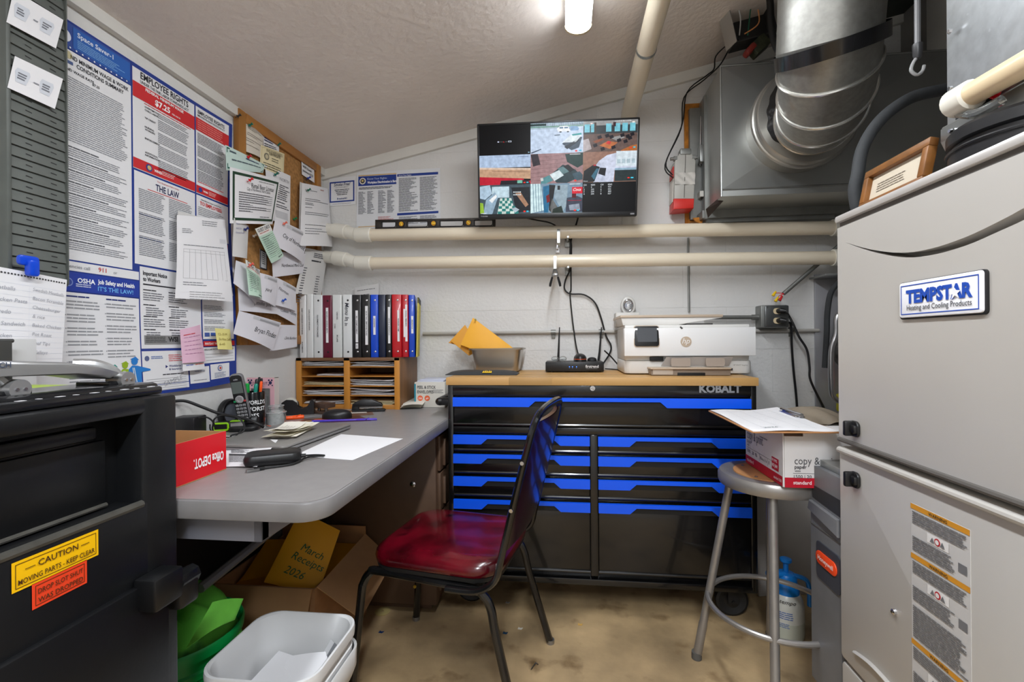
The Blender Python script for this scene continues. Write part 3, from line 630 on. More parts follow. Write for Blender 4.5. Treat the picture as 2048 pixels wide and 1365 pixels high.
# black insulated pipe looping behind the furnace
pts = [LY(1905, 176, 1.36), LY(1885, 180, 1.36), LY(1822, 196, 1.35), LY(1765, 236, 1.34), LY(1728, 290, 1.33), LY(1716, 345, 1.32), LY(1713, 410, 1.32), V((.835, 1.32, 1.2)), V((.84, 1.32, .90))]
b = MB(); b.tube([pts[0] + V((.35, .02, .03))] + cat(pts, 6), .0150, 14); solo('insulated_pipe', 'grey foam insulated pipe arching down behind the furnace', 'pipe', b, M_RUBBER)
# hanging rod with hook
t = thing('hook_rod', 'grey hanging cord ending in a clear plastic hook', 'hook', LY(1835, 100, 1.2))
a = LY(1835, 92, 1.2); top = LY(1838, -60, 1.2); top.z = ceil_z(a.x) - .012; top.x = a.x + .004
b = MB(); b.cyl(a, top, .0062, n=10); obj('cord', b, M_GREYM, t)
b = MB(); b.tube([a + V((0, 0, .004)), a - V((0, 0, .022)), a - V((0, 0, .03))], [.0105, .0095, .006], 12); obj('sleeve', b, mat('smoke_plastic', (60, 60, 62), .3), t)
h = a - V((.004, 0, .03)); b = MB(); b.tube(cat([h, h + V((-.008, 0, -.014)), h + V((-.010, 0, -.028)), h + V((.002, 0, -.038)), h + V((.014, 0, -.030)), h + V((.018, 0, -.017))], 5), .0036, 8); obj('hook', b, mat('clear_hook', (214, 214, 214), .15, trans=.5), t)

# ================================================================== RETURN PLENUM, ELBOW AND COLLAR ON THE BACK WALL
QX0, QX1, QY, QZ0, QZ1 = .648, 1.50, 2.0, 1.668, 2.205
t = thing('wall_plenum', 'large galvanised sheet metal box on the back wall under the round duct', 'duct', (1.07, 2.17, QZ0))
b = MB(); b.bx(QX0, QX1, QY, YB - .02, QZ0, QZ1, .002); obj('casing', b, mat('plenum_sheet', (172, 174, 172), .4, .85, var=.12, vs=3), t)
# cross-broken front: a shallow pyramid
cx, cz = (QX0 + QX1) / 2 - .05, (QZ0 + QZ1) / 2
b = MB(); b.add([(QX0 + .004, QY - .001, QZ0 + .03), (QX1, QY - .001, QZ0 + .03), (QX1, QY - .001, QZ1 - .004), (QX0 + .004, QY - .001, QZ1 - .004), (cx, QY - .014, cz)], [[0, 1, 4], [1, 2, 4], [2, 3, 4], [3, 0, 4]]); obj('cross_broken_face', b, mat('plenum_sheet'), t, smooth=0)
for p0_, p1_ in (((QX0, QY - .002, QZ0 + .028), (QX1, QY - .002, QZ0 + .028)), ((QX0, QY - .002, QZ1), (QX1, QY - .002, QZ1)), ((QX0 - .001, QY, QZ0), (QX0 - .001, QY, QZ1))):
    b = MB(); b.tube([p0_, p1_], .004, 6); obj('folded_seam', b, M_GALV, t)
b = MB(); b.bx(QX0 - .012, QX0, 2.19, 2.205, QZ0 - .04, QZ1 - .02); b.bx(QX0 - .02, QX1, 2.2, YB, QZ0 - .035, QZ0); obj('wall_flange', b, M_GALVD, t)
b = MB(); b.bx(QX0, QX1 - .3, 2.22, YB - .01, QZ0 - .052, QZ0 - .034); obj('rail', b, M_GALVD, t)
b = MB(); b.bx(.60, 1.18, 2.295, YB, 1.617, 1.640, .002); obj('wood_sill', b, M_RUST, t)
# collar: local z points from the plenum towards the camera
KC = V((.928, 1.985, 1.935))
t = thing('duct_collar', 'wide round metal collar where the duct meets the wall box', 'collar', KC)
b = MB(frame(KC, (1, 0, 0), (0, 0, 1))); b.lathe([(.186, -.01), (.186, .05), (.193, .055), (.196, .064), (.193, .073), (.188, .076), (.188, .095), (.182, .104), (.150, .110)], 48, caps=False); obj('flange', b, mat('collar_metal', (182, 180, 174), .34, .85, var=.05, vs=4), t)
b = MB(frame(KC, (1, 0, 0), (0, 0, 1)))
def crump(u, v):
    a = 2 * PI * u; r = .158 - .026 * v + .004 * math.sin(a * 5 + 2) * (1 - v) + .002 * math.sin(a * 17); return V((r * math.cos(a), r * math.sin(a), .106 + .034 * v + .002 * math.sin(a * 11)))
b.grid(crump, 90, 5, wrap=True); obj('tape', b, mat('black_tape', (18, 18, 19), .3, bump=.6, bs=50), t)
t = thing('round_duct', 'big round galvanised duct with a segmented elbow and black tape band', 'duct', (.80, 1.5, 2.0))
AXIS = [V((.765, 1.41, 2.37)), V((.768, 1.425, 2.20)), V((.772, 1.445, 2.03)), V((.777, 1.465, 1.955)), V((.798, 1.505, 1.908)), V((.835, 1.59, 1.876)), V((.875, 1.69, 1.872)), V((.915, 1.80, 1.893)), V((.940, 1.90, 1.92))]
DR = .133
def gore(i0, i1, nm, m, r0=DR, r1=DR):
    b = MB(); N_ = []
    pts = AXIS[i0:i1 + 1]; vs = []; fs = []; n = 48
    for k, p in enumerate(pts):
        i = i0 + k; tt = (AXIS[min(i + 1, len(AXIS) - 1)] - AXIS[max(i - 1, 0)]).normalized(); x = V((1, 0, 0)); x = (x - tt * x.dot(tt)).normalized(); y = tt.cross(x)
        for j in range(n): a = 2 * PI * j / n; vs.append(p + (x * math.cos(a) + y * math.sin(a)) * (r0 if k == 0 else r1))
    for k in range(len(pts) - 1):
        for j in range(n): j2 = (j + 1) % n; fs.append([k * n + j, k * n + j2, (k + 1) * n + j2, (k + 1) * n + j])
    b.add(vs, fs); return obj(nm, b, m, t, smooth=50)
M_DUCT = mat('duct_metal', (150, 149, 144), .45, .85, var=.12, vs=60, spots=((150, 126, 96), .74, 4))
gore(0, 2, 'straight_section', M_DUCT); gore(2, 3, 'straight_section', M_DUCT)
for i in range(3, 8): gore(i, i + 1, 'elbow_gore', M_DUCT, DR * 1.006, DR * .992)
for i in (4, 5, 6, 7):
    tt = (AXIS[i + 1] - AXIS[i - 1]).normalized(); x = V((1, 0, 0)); x = (x - tt * x.dot(tt)).normalized(); y = tt.cross(x)
    b = MB(); b.tube([AXIS[i] + (x * math.cos(2 * PI * j / 48) + y * math.sin(2 * PI * j / 48)) * DR * 1.006 for j in range(48)], .0055, 8, closed=True); obj('bead', b, mat('bright_bead', (206, 204, 198), .25, .9), t)
def tape(u, v):
    a = 2 * PI * u; p = AXIS[3].lerp(AXIS[4], .25); tt = V((.26, .42, -.82)).normalized(); x = V((1, 0, 0)); x = (x - tt * x.dot(tt)).normalized(); y = tt.cross(x)
    # wound on a slant, lower towards the room
    d = x * math.cos(a) + y * math.sin(a)
    return p + d * (DR * 1.05 + .016 * max(0, -d.y) ) + tt * (.040 * v - .020)
b = MB(); b.grid(tape, 72, 2, wrap=True); obj('tape_band', b, mat('glossy_black_tape', (16, 16, 18), .22, coat=.3, bump=.1, bs=40), t)
# vertical lines on the duct: lock seam
b = MB(); b.tube([AXIS[0] + V((.131, -.02, 0)), AXIS[2] + V((.131, -.02, 0))], .003, 6); obj('lock_seam', b, M_DUCT, t)

# ------------------------------------------------------------------ damper actuator on the wall by the plenum
t = thing('damper_actuator', 'grey damper actuator with a red end cap left of the wall box', 'actuator', LY(1368, 420, 2.24))
RT = frame(LY(1367, 368, 2.235), (1, 0, -.04), (.04, 0, 1))
b = MB(RT); b.prism([(-.044, -.075), (.044, -.075), (.046, .10), (.026, .135), (-.026, .135), (-.046, .10)], -.07, .02, bev=.004); obj('housing', b, mat('actuator_grey', (178, 176, 170), .4, var=.06, vs=20), t)
b = MB(RT); b.prism([(-.046, -.125), (.044, -.118), (.046, -.074), (-.046, -.074)], -.071, .022, bev=.005); obj('end_cap', b, mat('actuator_red', (204, 40, 32), .4), t)
b = MB(RT); b.box((-.047, -.03, -.03), (.003, .11, .07), .001); sl = obj('side_label', b, pm((214, 208, 200)), t)
b = MB(RT); b.box((-.0485, .055, -.03), (.004, .05, .07), .001); obj('side_cap', b, mat('actuator_red'), t)
b = MB(RT); b.grid(lambda u, v: V((-.045 + .09 * u, -.01 + .055 * v, .0225 + .003 * math.sin(u * 14 + v * 9))), 16, 8); obj('tape_patch', b, mat('glossy_grey_tape', (196, 192, 186), .14, coat=.5), t)
b = MB(RT); b.tube([(0, -.07, .0215), (0, .13, .0215)], .0014, 6); obj('joint_line', b, M_FURND, t)
b = MB(RT); b.box((0, .142, .0), (.05, .03, .05), .006); b.tube([(-.065, .112, .01), (.055, .118, .01)], .0075, 10); b.tube([(-.05, .112, .01), (-.036, .112, .01)], .013, 6); b.tube([(.03, .116, .01), (.046, .116, .01)], .013, 6); obj('shaft_clamp', b, M_GALVD, t)
# galvanised damper frame set in an orange stained opening
t = thing('damper', 'galvanised damper frame with orange foam edge beside the wall box', 'damper', LY(1395, 440, 2.29))
b = MB(); x0 = LY(1368, 300, YB).x; x1 = LY(1420, 300, YB).x; b.bx(x0, x0 + .02, YB - .012, YB, 1.63, 2.20, .003); b.bx(x0, x1 - .02, YB - .014, YB, 2.185, 2.215, .003); b.bx(x0 + .01, x0 + .05, YB - .02, YB, 1.60, 1.66, .004); obj('foam_edge', b, mat('orange_foam', (176, 112, 36), .85, var=.35, vs=30, bump=.5, bs=60), t)
b = MB(); b.bx(x0 + .018, x1 + .02, YB - .04, YB - .006, 1.65, 2.18, .002); obj('channel', b, M_GALVD, t)
b = MB(); b.cyl((x0 + .075, YB - .06, 1.63), (x0 + .075, YB - .06, 2.11), .010, n=12); b.cyl((x0 + .058, YB - .055, 1.90), (x0 + .064, YB - .055, 2.13), .004, n=8); obj('shaft', b, M_CHROME, t)
b = MB(); b.bx(x0 + .05, x0 + .105, YB - .09, YB - .05, 1.905, 1.985, .003); obj('switch_box', b, M_GALV, t)
b = MB(); b.bx(x0 + .052, x0 + .112, YB - .082, YB - .076, 1.745, 1.772, .001); b.bx(x0 + .05, x0 + .056, YB - .08, YB - .04, 1.745, 1.772); obj('bracket', b, mat('bracket_white', (210, 208, 200), .4), t)
for dx in (.07, .08, .09):
    b = MB(); b.cyl((x0 + dx, YB - .0825, 1.759), (x0 + dx, YB - .084, 1.759), .0028, n=8); obj('bolt_hole', b, M_BLACKM, t)
# torn dark flap and orange scrap under the corner
b = MB(); q = [LY(1412, 418, 2.06), LY(1445, 390, 2.05), LY(1447, 402, 2.06), LY(1416, 436, 2.12)]; b.add(q + [p + V((0, .003, 0)) for p in q], [[0, 1, 2, 3], [7, 6, 5, 4], [0, 4, 5, 1], [1, 5, 6, 2], [2, 6, 7, 3], [3, 7, 4, 0]]); solo('tape_flap', 'dark torn tape flap at the lower corner of the wall box', 'tape', b, mat('dark_flap', (66, 54, 50), .5), smooth=0)
b = MB(); q = [LY(1386, 436, 2.25), LY(1408, 434, 2.25), LY(1404, 448, 2.24), LY(1392, 444, 2.24)]; b.add(q + [p + V((0, .01, 0)) for p in q], [[0, 1, 2, 3], [7, 6, 5, 4], [0, 4, 5, 1], [1, 5, 6, 2], [2, 6, 7, 3], [3, 7, 4, 0]]); solo('foam_scrap', 'orange foam scrap hanging below the damper', 'scrap', b, mat('orange_foam'), smooth=0)
# actuator wires up to the ceiling box
JB = LY(1500, 45, 1.98)
for k, px in enumerate(([(1345, 350), (1332, 325), (1362, 258), (1368, 195), (1408, 160), (1440, 130), (1462, 92), (1478, 78)], [(1345, 355), (1330, 330), (1364, 250), (1374, 185), (1412, 152), (1428, 138), (1432, 112), (1460, 85), (1476, 74)])):
    b = MB(); n = len(px); P = [LY(x, y, 2.20 + .10 * math.sin(PI * i / (n - 1)) - .2 * (i / (n - 1)) ** 4) for i, (x, y) in enumerate(px)]
    b.tube(cat(P, 5), .0030, 6); solo('signal_wire', ('thin black wire from the actuator up to the ceiling box, lower strand', 'thin black wire from the actuator up to the ceiling box, upper looped strand')[k], 'wire', b, M_BLACKM)
# open junction box at the ceiling
t = thing('junction_box', 'open dark junction box with loose wires under the ceiling', 'junction box', JB)
JM = frame(JB, (.96, .0, .2), (-.2, 0, .96))
b = MB(JM); b.bx(-.085, .085, -.075, .075, -.05, -.045); b.bx(-.085, -.08, -.075, .075, -.05, .02); b.bx(.08, .085, -.075, .075, -.05, .02); b.bx(-.085, .085, .07, .075, -.05, .02); b.bx(-.085, .085, -.075, -.07, -.05, .02); obj('box', b, mat('dark_box', (58, 58, 58), .5, .4), t)
b = MB(JM); b.box((-.098, -.02, .02), (.06, .13, .004), .001, R=rot('Y', -1.2)); obj('cover', b, mat('cover_plate_grey', (150, 146, 140), .45), t)
b = MB(JM); b.box((.01, -.105, .0), (.07, .05, .05), .004, R=rot('Z', .5)); obj('transformer', b, mat('transformer_core', (54, 58, 42), .45, .3, var=.5, vs=60), t)
b = MB(JM); b.box((-.03, -.115, .01), (.05, .025, .04), .008, R=rot('Z', .6)); obj('winding', b, mat('winding_red', (120, 36, 28), .5), t)
for c, pts in (((206, 140, 84), [(-.04, -.05, .02), (0, -.04, .03), (.02, -.02, .03), (.03, .03, .02)]), ((190, 190, 186), [(-.06, -.05, .02), (-.05, 0, .035), (-.045, .05, .03)]), ((26, 96, 72), [(-.03, -.06, .02), (-.01, .01, .03), (.01, .05, .01)])):
    b = MB(JM); b.tube(cat(pts, 4), .0025, 6); obj('wire', b, pm(c), t)
b = MB(JM); pts = [(.045, .07, .0), (.04, .12, .01), (.05, .25, .0)]; b.tube([p for p in cat(pts, 12)], [.011 if k % 2 else .009 for k in range(25)], 10); obj('flexible_conduit', b, M_STEEL, t)
pts = [LY(1536, -40, 1.86), LY(1540, 0, 1.86), LY(1543, 55, 1.86), LY(1552, 92, 1.84), LY(1575, 125, 1.78), LY(1600, 150, 1.75)]
b = MB(); b.tube(cat(pts, 5), .0125, 12); solo('black_hose', 'thick black hose hanging left of the round duct', 'hose', b, M_BLACKM)

# ================================================================== PUMP RACK BEHIND THE FURNACE EDGE
GX0, GY = 1.145, 2.24
t = thing('wall_rack', 'chrome tube rack with hose and red bottle behind the furnace', 'rack', (1.3, 2.28, .75))
b = MB(); b.bx(GX0 + .02, 1.42, YB - .012, YB, .74, 1.38, .002); obj('back_plate', b, mat('rack_plate', (160, 160, 164), .4, .3), t)
b = MB(); b.bx(GX0, 1.42, 2.19, YB, 1.358, 1.366, .001); obj('top_shelf', b, M_GALV, t)
b = MB(); b.tube(cat([(GX0 + .16, 2.20, 1.345), (GX0 + .08, 2.20, 1.335), (GX0 + .03, 2.20, 1.29), (GX0 + .012, 2.20, 1.20), (GX0 + .008, 2.20, 1.10), (GX0 + .004, 2.21, .95)], 5), .0115, 10); obj('rubber_hose', b, M_RUBBER, t)
b = MB(); b.tube(cat([(GX0 + .14, 2.17, 1.192), (GX0 + .055, 2.17, 1.188), (GX0 + .033, 2.17, 1.165), (GX0 + .03, 2.17, 1.10), (GX0 + .01, 2.17, 1.02), (GX0 + .01, 2.17, .86), (GX0 + .022, 2.17, .82), (GX0 + .05, 2.17, .806), (GX0 + .14, 2.17, .806)], 5), .0118, 12); obj('tube_frame', b, mat('satin_chrome', (186, 186, 188), .28, .9), t)
b = MB(frame((GX0 + .115, 2.21, 1.02), (1, 0, 0), (0, 0, 1))); b.lathe([(.082, 0), (.086, .006), (.086, .012), (.078, .014), (.074, .008), (.0, .008)], 32); obj('reel_rim', b, M_STEEL, t)
b = MB(); b.cyl((GX0 + .06, 2.16, 1.0), (GX0 + .10, 2.18, 1.0), .011, n=12); obj('spout', b, mat('bronze', (110, 98, 84), .35, .8), t)
b = MB(); b.lathe([(.0, 0), (.045, .0), (.047, .01), (.047, .09), (.03, .115), (.018, .12), (.018, .14)], 24, M=tr(GX0 + .15, 2.20, .86)); obj('red_bottle', b, mat('bottle_red', (186, 14, 20), .3), t)
b = MB(); b.lathe([(.0, 0), (.055, .0), (.057, .006), (.057, .07), (.055, .075), (0, .075)], 24, M=tr(GX0 + .12, 2.22, .755)); obj('yellow_base', b, mat('rack_yellow', (214, 204, 20), .4), t)
b = MB(); b.bx(GX0 + .058, GX0 + .11, 2.150, 2.152, .83, .865); lb = obj('yellow_label', b, pm((238, 224, 20)), t)
I = Ink(lambda u, v, off: V((u, 2.1495 - off, v * -1))); I.text(GX0 + .078, -.848, .012, 'P', (30, 30, 20), 'l', .03); I.done(lb)
for z in (1.17, 1.14, 1.11, 1.08, 1.05):
    b = MB(); b.cyl((GX0 + .09, 2.165, z), (GX0 + .15, 2.165, z), .0025, n=6); obj('grille_wire', b, M_CHROME, t)
b = MB(); b.cyl((GX0 + .09, 2.165, 1.03), (GX0 + .09, 2.165, 1.19), .0025, n=6); obj('grille_wire', b, M_CHROME, t)
# pale board leaning in the corner behind the stool
b = MB(frame((.80, 2.06, .0), (1, .18, 0), (.02, .16, 1))); b.prism([(0, 0.0), (.55, 0), (.55, .70), (.0, .70)], 0, .012, bev=.002); solo('leaning_board', 'pale grey board leaning on the wall behind the stool', 'board', b, mat('pale_board', (186, 182, 178), .55, var=.08, vs=6))
# ================================================================== WALL MONITOR WITH CAMERA FEEDS
TL_, TR_, BR_, BL_ = LY(950, 248, 2.045), LY(1276, 234, 2.045), LY(1272, 432, 2.105), LY(957, 439, 2.105)
TVW = (TR_ - TL_).length; TVH = ((TL_ - BL_).length + (TR_ - BR_).length) / 2
TM = frame((BL_ + TL_) / 2 - (TL_ - BL_).normalized() * TVH / 2, TR_ - TL_, TL_ - BL_)
t = thing('monitor', 'flat black monitor on the back wall showing nine security camera feeds', 'monitor', M=TM)
b = MB(TM); b.prism(rr(TVW, TVH, .006, 4, TVW / 2, TVH / 2), -.022, .0, bev=.002); b.prism(rr(TVW * .8, TVH * .6, .02, 4, TVW / 2, TVH * .45), -.055, -.022, bev=.004); obj('housing', b, M_BLACK, t)
BZ, BZB = .009, .021
b = MB(TM); b.bx(0.002, TVW - .002, 0.002, BZB, 0, .004, .001); b.bx(.002, TVW - .002, TVH - BZ, TVH - .002, 0, .004, .001); b.bx(.002, BZ, BZB, TVH - BZ, 0, .004, .001); b.bx(TVW - BZ, TVW - .002, BZB, TVH - BZ, 0, .004, .001); obj('bezel', b, M_BLACK, t)
SW, SHh = TVW - 2 * BZ, TVH - BZ - BZB
b = MB(TM); b.bx(BZ, TVW - BZ, BZB, TVH - BZ, 0, .0012); scr = obj('screen', b, glow((10, 10, 13), .6), t)
SI = Ink(lambda u, v, off: TM @ V((BZ + u, TVH - BZ - v, .0012 + off))); SI.lvl = .00012
cw, ch = SW / 3, SHh / 3
def G(*c): return mat('feed_%d_%d_%d' % c, c, .3, emit=.62, spec=.2, var=.22, vs=60)
def cell(i, j):
    ox, oy = j * cw, i * ch
    return (lambda u0, v0, u1, v1, c, lv=0: SI.rect(ox + u0 * cw, oy + v0 * ch, ox + u1 * cw, oy + v1 * ch, G(*c), 1, lv),
            lambda pts, c, lv=1: SI.poly([(ox + u * cw, oy + v * ch) for u, v in pts], G(*c), lv))
R_, Y_ = cell(0, 0)
R_(.36, .54, .39, .58, (200, 205, 230)); R_(.40, .555, .46, .565, (120, 120, 120)); Y_([(.465, .58), (.48, .54), (.495, .58)], (190, 30, 40)); R_(.51, .555, .56, .565, (120, 120, 120)); R_(.57, .53, .63, .58, (210, 220, 240)); R_(.58, .54, .62, .57, (20, 20, 26), 1); R_(.95, .92, .98, .95, (150, 190, 210))
R_, Y_ = cell(0, 1)
R_(0, 0, 1, 1, (196, 212, 236)); R_(0, 0, 1, .12, (70, 110, 90)); R_(0, .10, 1, .15, (120, 160, 150), 1); R_(0, .02, .3, .09, (34, 60, 60), 1); R_(0, .15, .6, .2, (170, 190, 205), 1)
Y_([(.50, .20), (.56, .12), (.70, .12), (.76, .20), (.76, .30), (.52, .30)], (238, 244, 252), 2); R_(.55, .15, .62, .2, (70, 110, 140), 3); R_(.64, .15, .71, .2, (70, 110, 140), 3); R_(.55, .29, .59, .33, (30, 40, 50), 3); R_(.69, .29, .73, .33, (30, 40, 50), 3)
Y_([(.72, .18), (.78, .13), (.88, .14), (.92, .22), (.9, .28), (.76, .28)], (120, 160, 200), 2); Y_([(.60, .70), (.78, .45), (.98, .50), (.92, .84), (.78, .92)], (60, 76, 92), 2); Y_([(.60, .66), (.76, .42), (.97, .44), (.86, .66)], (222, 232, 240), 3); Y_([(.64, .80), (.90, .55), (.94, .60), (.70, .88)], (30, 40, 52), 3)
Y_([(.78, .40), (.96, .36), (.97, .42), (.80, .45)], (40, 150, 150), 4); Y_([(.0, .96), (.2, .84), (.21, .86), (.02, .99)], (60, 70, 90), 2); Y_([(.45, .40), (.56, .38), (.56, .42), (.46, .43)], (110, 124, 140), 2); R_(.85, .92, .89, .97, (240, 50, 40), 4); R_(.92, .91, .97, .96, (90, 190, 220), 4)
R_, Y_ = cell(0, 2)
R_(0, 0, 1, 1, (104, 84, 78)); R_(0, 0, 1, .16, (150, 150, 150), 1); R_(0, .15, 1, .42, (52, 60, 64), 1)
for u in (.02, .14, .42, .58, .72, .86): R_(u, .10, u + .10, .36, (120, 196, 214), 2)
R_(.2, .05, .24, .42, (70, 56, 50), 3); R_(.55, .06, .6, .2, (60, 30, 40), 3); R_(.13, .06, .17, .1, (255, 220, 220), 3); R_(.90, .06, .95, .1, (255, 240, 230), 3)
Y_([(.30, .80), (.46, .66), (.64, .72), (.50, .92)], (190, 112, 66), 3); Y_([(.18, .66), (.34, .56), (.40, .60), (.24, .72)], (140, 80, 56), 3); Y_([(.5, .56), (.68, .5), (.78, .56), (.62, .66)], (150, 150, 150), 3); Y_([(.42, .74), (.46, .66), (.52, .68), (.5, .78)], (210, 60, 60), 4)
for (u, v) in ((.22, .76), (.52, .5), (.66, .62), (.78, .66), (.72, .46), (.56, .84), (.86, .56), (.3, .5), (.44, .46), (.82, .5), (.9, .44), (.36, .88)): Y_([(u - .04, v), (u + .03, v - .04), (u + .05, v + .06), (u - .02, v + .1)], (28, 26, 34), 4)
Y_([(.70, .98), (.88, .84), (1, .8), (1, 1), (.7, 1)], (176, 104, 52), 2); Y_([(0, .6), (.1, .56), (.16, .9), (0, 1)], (180, 170, 172), 2); R_(.86, .88, .9, .92, (240, 50, 40), 4); R_(.93, .87, .97, .91, (70, 200, 230), 4)
SI.text(2 * cw + .58 * cw, .05 * ch, .007, '2026-01-01 00:11:18 PM', G(230, 235, 240), 'l', .01, wmax=.42 * cw, lv=5)
R_, Y_ = cell(1, 0)
R_(0, 0, 1, .42, (176, 196, 224)); Y_([(0, .42), (1, .48), (1, .82), (0, .74)], (196, 158, 128), 1); Y_([(0, .40), (1, .46), (1, .52), (0, .46)], (222, 196, 176), 2); Y_([(.25, .52), (1, .58), (1, .60), (.25, .54)], (150, 116, 96), 2); Y_([(0, .72), (.85, .80), (.9, .9), (1, .88), (1, 1), (0, 1)], (192, 30, 54), 2); Y_([(.42, .86), (.95, .86), (1, 1), (.40, 1)], (36, 34, 40), 3); R_(.74, .86, .84, .96, (120, 190, 170), 4); R_(.86, .92, .9, .96, (240, 50, 40), 4); R_(.92, .92, .96, .96, (90, 190, 220), 4); R_(.75, .06, .96, .08, (110, 130, 160), 3)
R_, Y_ = cell(1, 1)
R_(0, 0, 1, 1, (158, 124, 126)); 
for k in range(7): Y_([(0, .12 + .13 * k), (1, -.08 + .13 * k + .1), (1, -.07 + .13 * k + .1), (0, .135 + .13 * k)], (136, 102, 104), 1)
Y_([(0, .02), (.14, 0), (.19, .36), (.05, .42)], (52, 46, 54), 2); Y_([(.66, .04), (1, 0), (1, .40), (.9, .5), (.7, .3)], (24, 54, 50), 2); Y_([(.38, .72), (.62, .38), (.85, .55), (.98, .78), (.7, 1), (.5, .98)], (40, 60, 66), 2); Y_([(.37, .70), (.55, .56), (.64, .74), (.46, .92)], (214, 228, 232), 3); Y_([(.52, .50), (.64, .44), (.74, .62), (.6, .72)], (96, 128, 132), 3); Y_([(.62, .44), (.72, .38), (.84, .56), (.76, .64)], (20, 26, 30), 4); Y_([(.2, .84), (.36, .72), (.44, .9), (.3, 1), (.2, 1)], (86, 142, 148), 3); Y_([(.8, .7), (.94, .62), (1, .74), (1, .9), (.86, .92)], (60, 84, 96), 3); Y_([(.19, .82), (.24, .80), (.25, .9), (.2, .92)], (210, 214, 214), 4); R_(.75, .04, .95, .06, (230, 230, 235), 4); R_(.84, .9, .88, .95, (240, 50, 40), 5)
R_, Y_ = cell(1, 2)
R_(0, 0, 1, 1, (150, 112, 96)); Y_([(.3, .3), (.45, .12), (.6, .06), (1, .04), (1, .55), (.6, .56), (.58, 1), (.3, 1)], (206, 212, 232), 2); Y_([(.22, .5), (.3, .3), (.4, .6), (.42, .98), (.2, 1)], (196, 204, 226), 2); R_(.62, .0, 1, .5, (214, 226, 236), 3)
for k in range(4): R_(.64 + .09 * k, .26, .70 + .09 * k, .40, (176, 196, 206), 4)
R_(.6, .55, 1, .66, (150, 180, 200), 3); R_(.6, .62, 1, .98, (40, 52, 54), 4); Y_([(.02, .62), (.2, .42), (.32, .5), (.22, .98), (0, 1)], (22, 26, 30), 4); Y_([(.16, .8), (.26, .54), (.3, .56), (.22, .92)], (60, 108, 130), 5); Y_([(.29, .72), (.32, .52), (.44, .54), (.42, .8)], (30, 30, 36), 5); R_(.84, .86, .88, .9, (240, 50, 40), 5); R_(.9, .86, .95, .9, (70, 200, 230), 5); R_(.2, .42, .25, .46, (180, 30, 50), 5)
R_, Y_ = cell(2, 0)
R_(0, 0, 1, 1, (70, 86, 96)); R_(.24, .06, .58, .44, (196, 220, 232), 1); Y_([(.40, .46), (.62, .46), (.70, 1), (.34, 1)], (208, 224, 216), 2)
for r in range(6):
    for q in range(5):
        if (r + q) % 2: v0 = .46 + r * .09; a = .40 - .01 * r; wd_ = (.22 + .024 * r * 1.6) / 5; R_(a + wd_ * q, v0, a + wd_ * (q + 1), v0 + .09, (46, 126, 122), 3)
Y_([(.12, .5), (.3, .25), (.36, .42), (.24, 1), (.06, 1)], (150, 176, 196), 3); Y_([(.18, .52), (.32, .32), (.34, .4), (.24, .62)], (236, 244, 250), 4); Y_([(0, .05), (.2, 0), (.24, .3), (.1, .5), (0, .45)], (176, 200, 220), 3); Y_([(.62, .1), (.98, .1), (1, .9), (.72, .98)], (36, 40, 46), 3); Y_([(.7, .3), (.8, .26), (.96, .7), (.9, .78)], (170, 130, 104), 4); Y_([(.62, .82), (.7, .78), (.78, .86), (.7, .96)], (180, 196, 206), 5); Y_([(.0, .6), (.06, .62), (.08, .96), (0, .98)], (150, 190, 60), 4)
for k in range(8): R_(.66 + .04 * (k % 4), .24 + .09 * (k // 4), .69 + .04 * (k % 4), .28 + .09 * (k // 4), (196, 206, 210), 5)
R_(.86, .9, .9, .95, (240, 50, 40), 5); R_(.92, .9, .96, .95, (70, 200, 230), 5); R_(.02, .96, .12, .98, (230, 230, 235), 5)
R_, Y_ = cell(2, 1)
R_(0, 0, 1, 1, (120, 146, 166)); Y_([(0, 0), (.2, 0), (.26, .9), (0, 1)], (210, 236, 246), 1)
for k in range(4): Y_([(.04 + .05 * k, 0), (.05 + .05 * k, 0), (.07 + .05 * k, .95), (.06 + .05 * k, .95)], (80, 120, 140), 2)
Y_([(.24, .1), (.36, .06), (.38, .5), (.34, .98), (.26, .98)], (40, 110, 150), 2); Y_([(.36, .04), (.48, .06), (.44, .5), (.40, .98), (.36, .9)], (34, 36, 40), 3); Y_([(.30, .42), (.36, .36), (.38, .6), (.32, .66)], (120, 26, 34), 4); Y_([(.42, .5), (.58, .96), (.40, 1), (.38, .8)], (110, 112, 112), 3); Y_([(.46, .04), (.72, .06), (.70, .76), (.62, .98), (.46, .46)], (150, 170, 182), 2); Y_([(.44, .86), (.6, .76), (.64, 1), (.42, 1)], (40, 52, 46), 4); R_(.80, .14, 1, .36, (216, 26, 50), 4); SI.text(cw + .82 * cw, 2 * ch + .27 * ch, .017, 'Coca', G(250, 240, 240), 'l', .02, .4, lv=6, wmax=.15 * cw); Y_([(.7, .5), (.9, .44), (1, .52), (1, .98), (.68, .98)], (66, 70, 86), 4); R_(.72, .58, .98, .6, (160, 40, 60), 5); Y_([(.74, .74), (.94, .7), (.96, .92), (.76, .92)], (150, 160, 176), 5); R_(.80, .36, .88, .5, (90, 20, 30), 5); R_(.84, .9, .88, .95, (240, 50, 40), 6); R_(.9, .9, .94, .95, (70, 200, 230), 6); R_(.52, .08, .57, .22, (40, 42, 46), 4); R_(.75, .03, .96, .05, (230, 230, 235), 6)
SI.text(2 * cw + .01 * cw, 2 * ch - .03 * ch, .006, 'Channel', G(220, 226, 230), 'l', .01, lv=6)
for x, rows in ((.02, ('CH', '1', '2', '3', '4')), (.16, ('KB/S', '0', '332', '504', '344')), (.34, ('CH', '5', '6', '7', '8')), (.48, ('KB/S', '934', '332', '454', '527'))):
    for k, s_ in enumerate(rows): SI.text(2 * cw + x * cw, 2 * ch + (.11 + .075 * k) * ch, .0095, s_, G(220, 226, 232), 'l', .01, lv=2)
SI.done(scr, 'camera_picture')
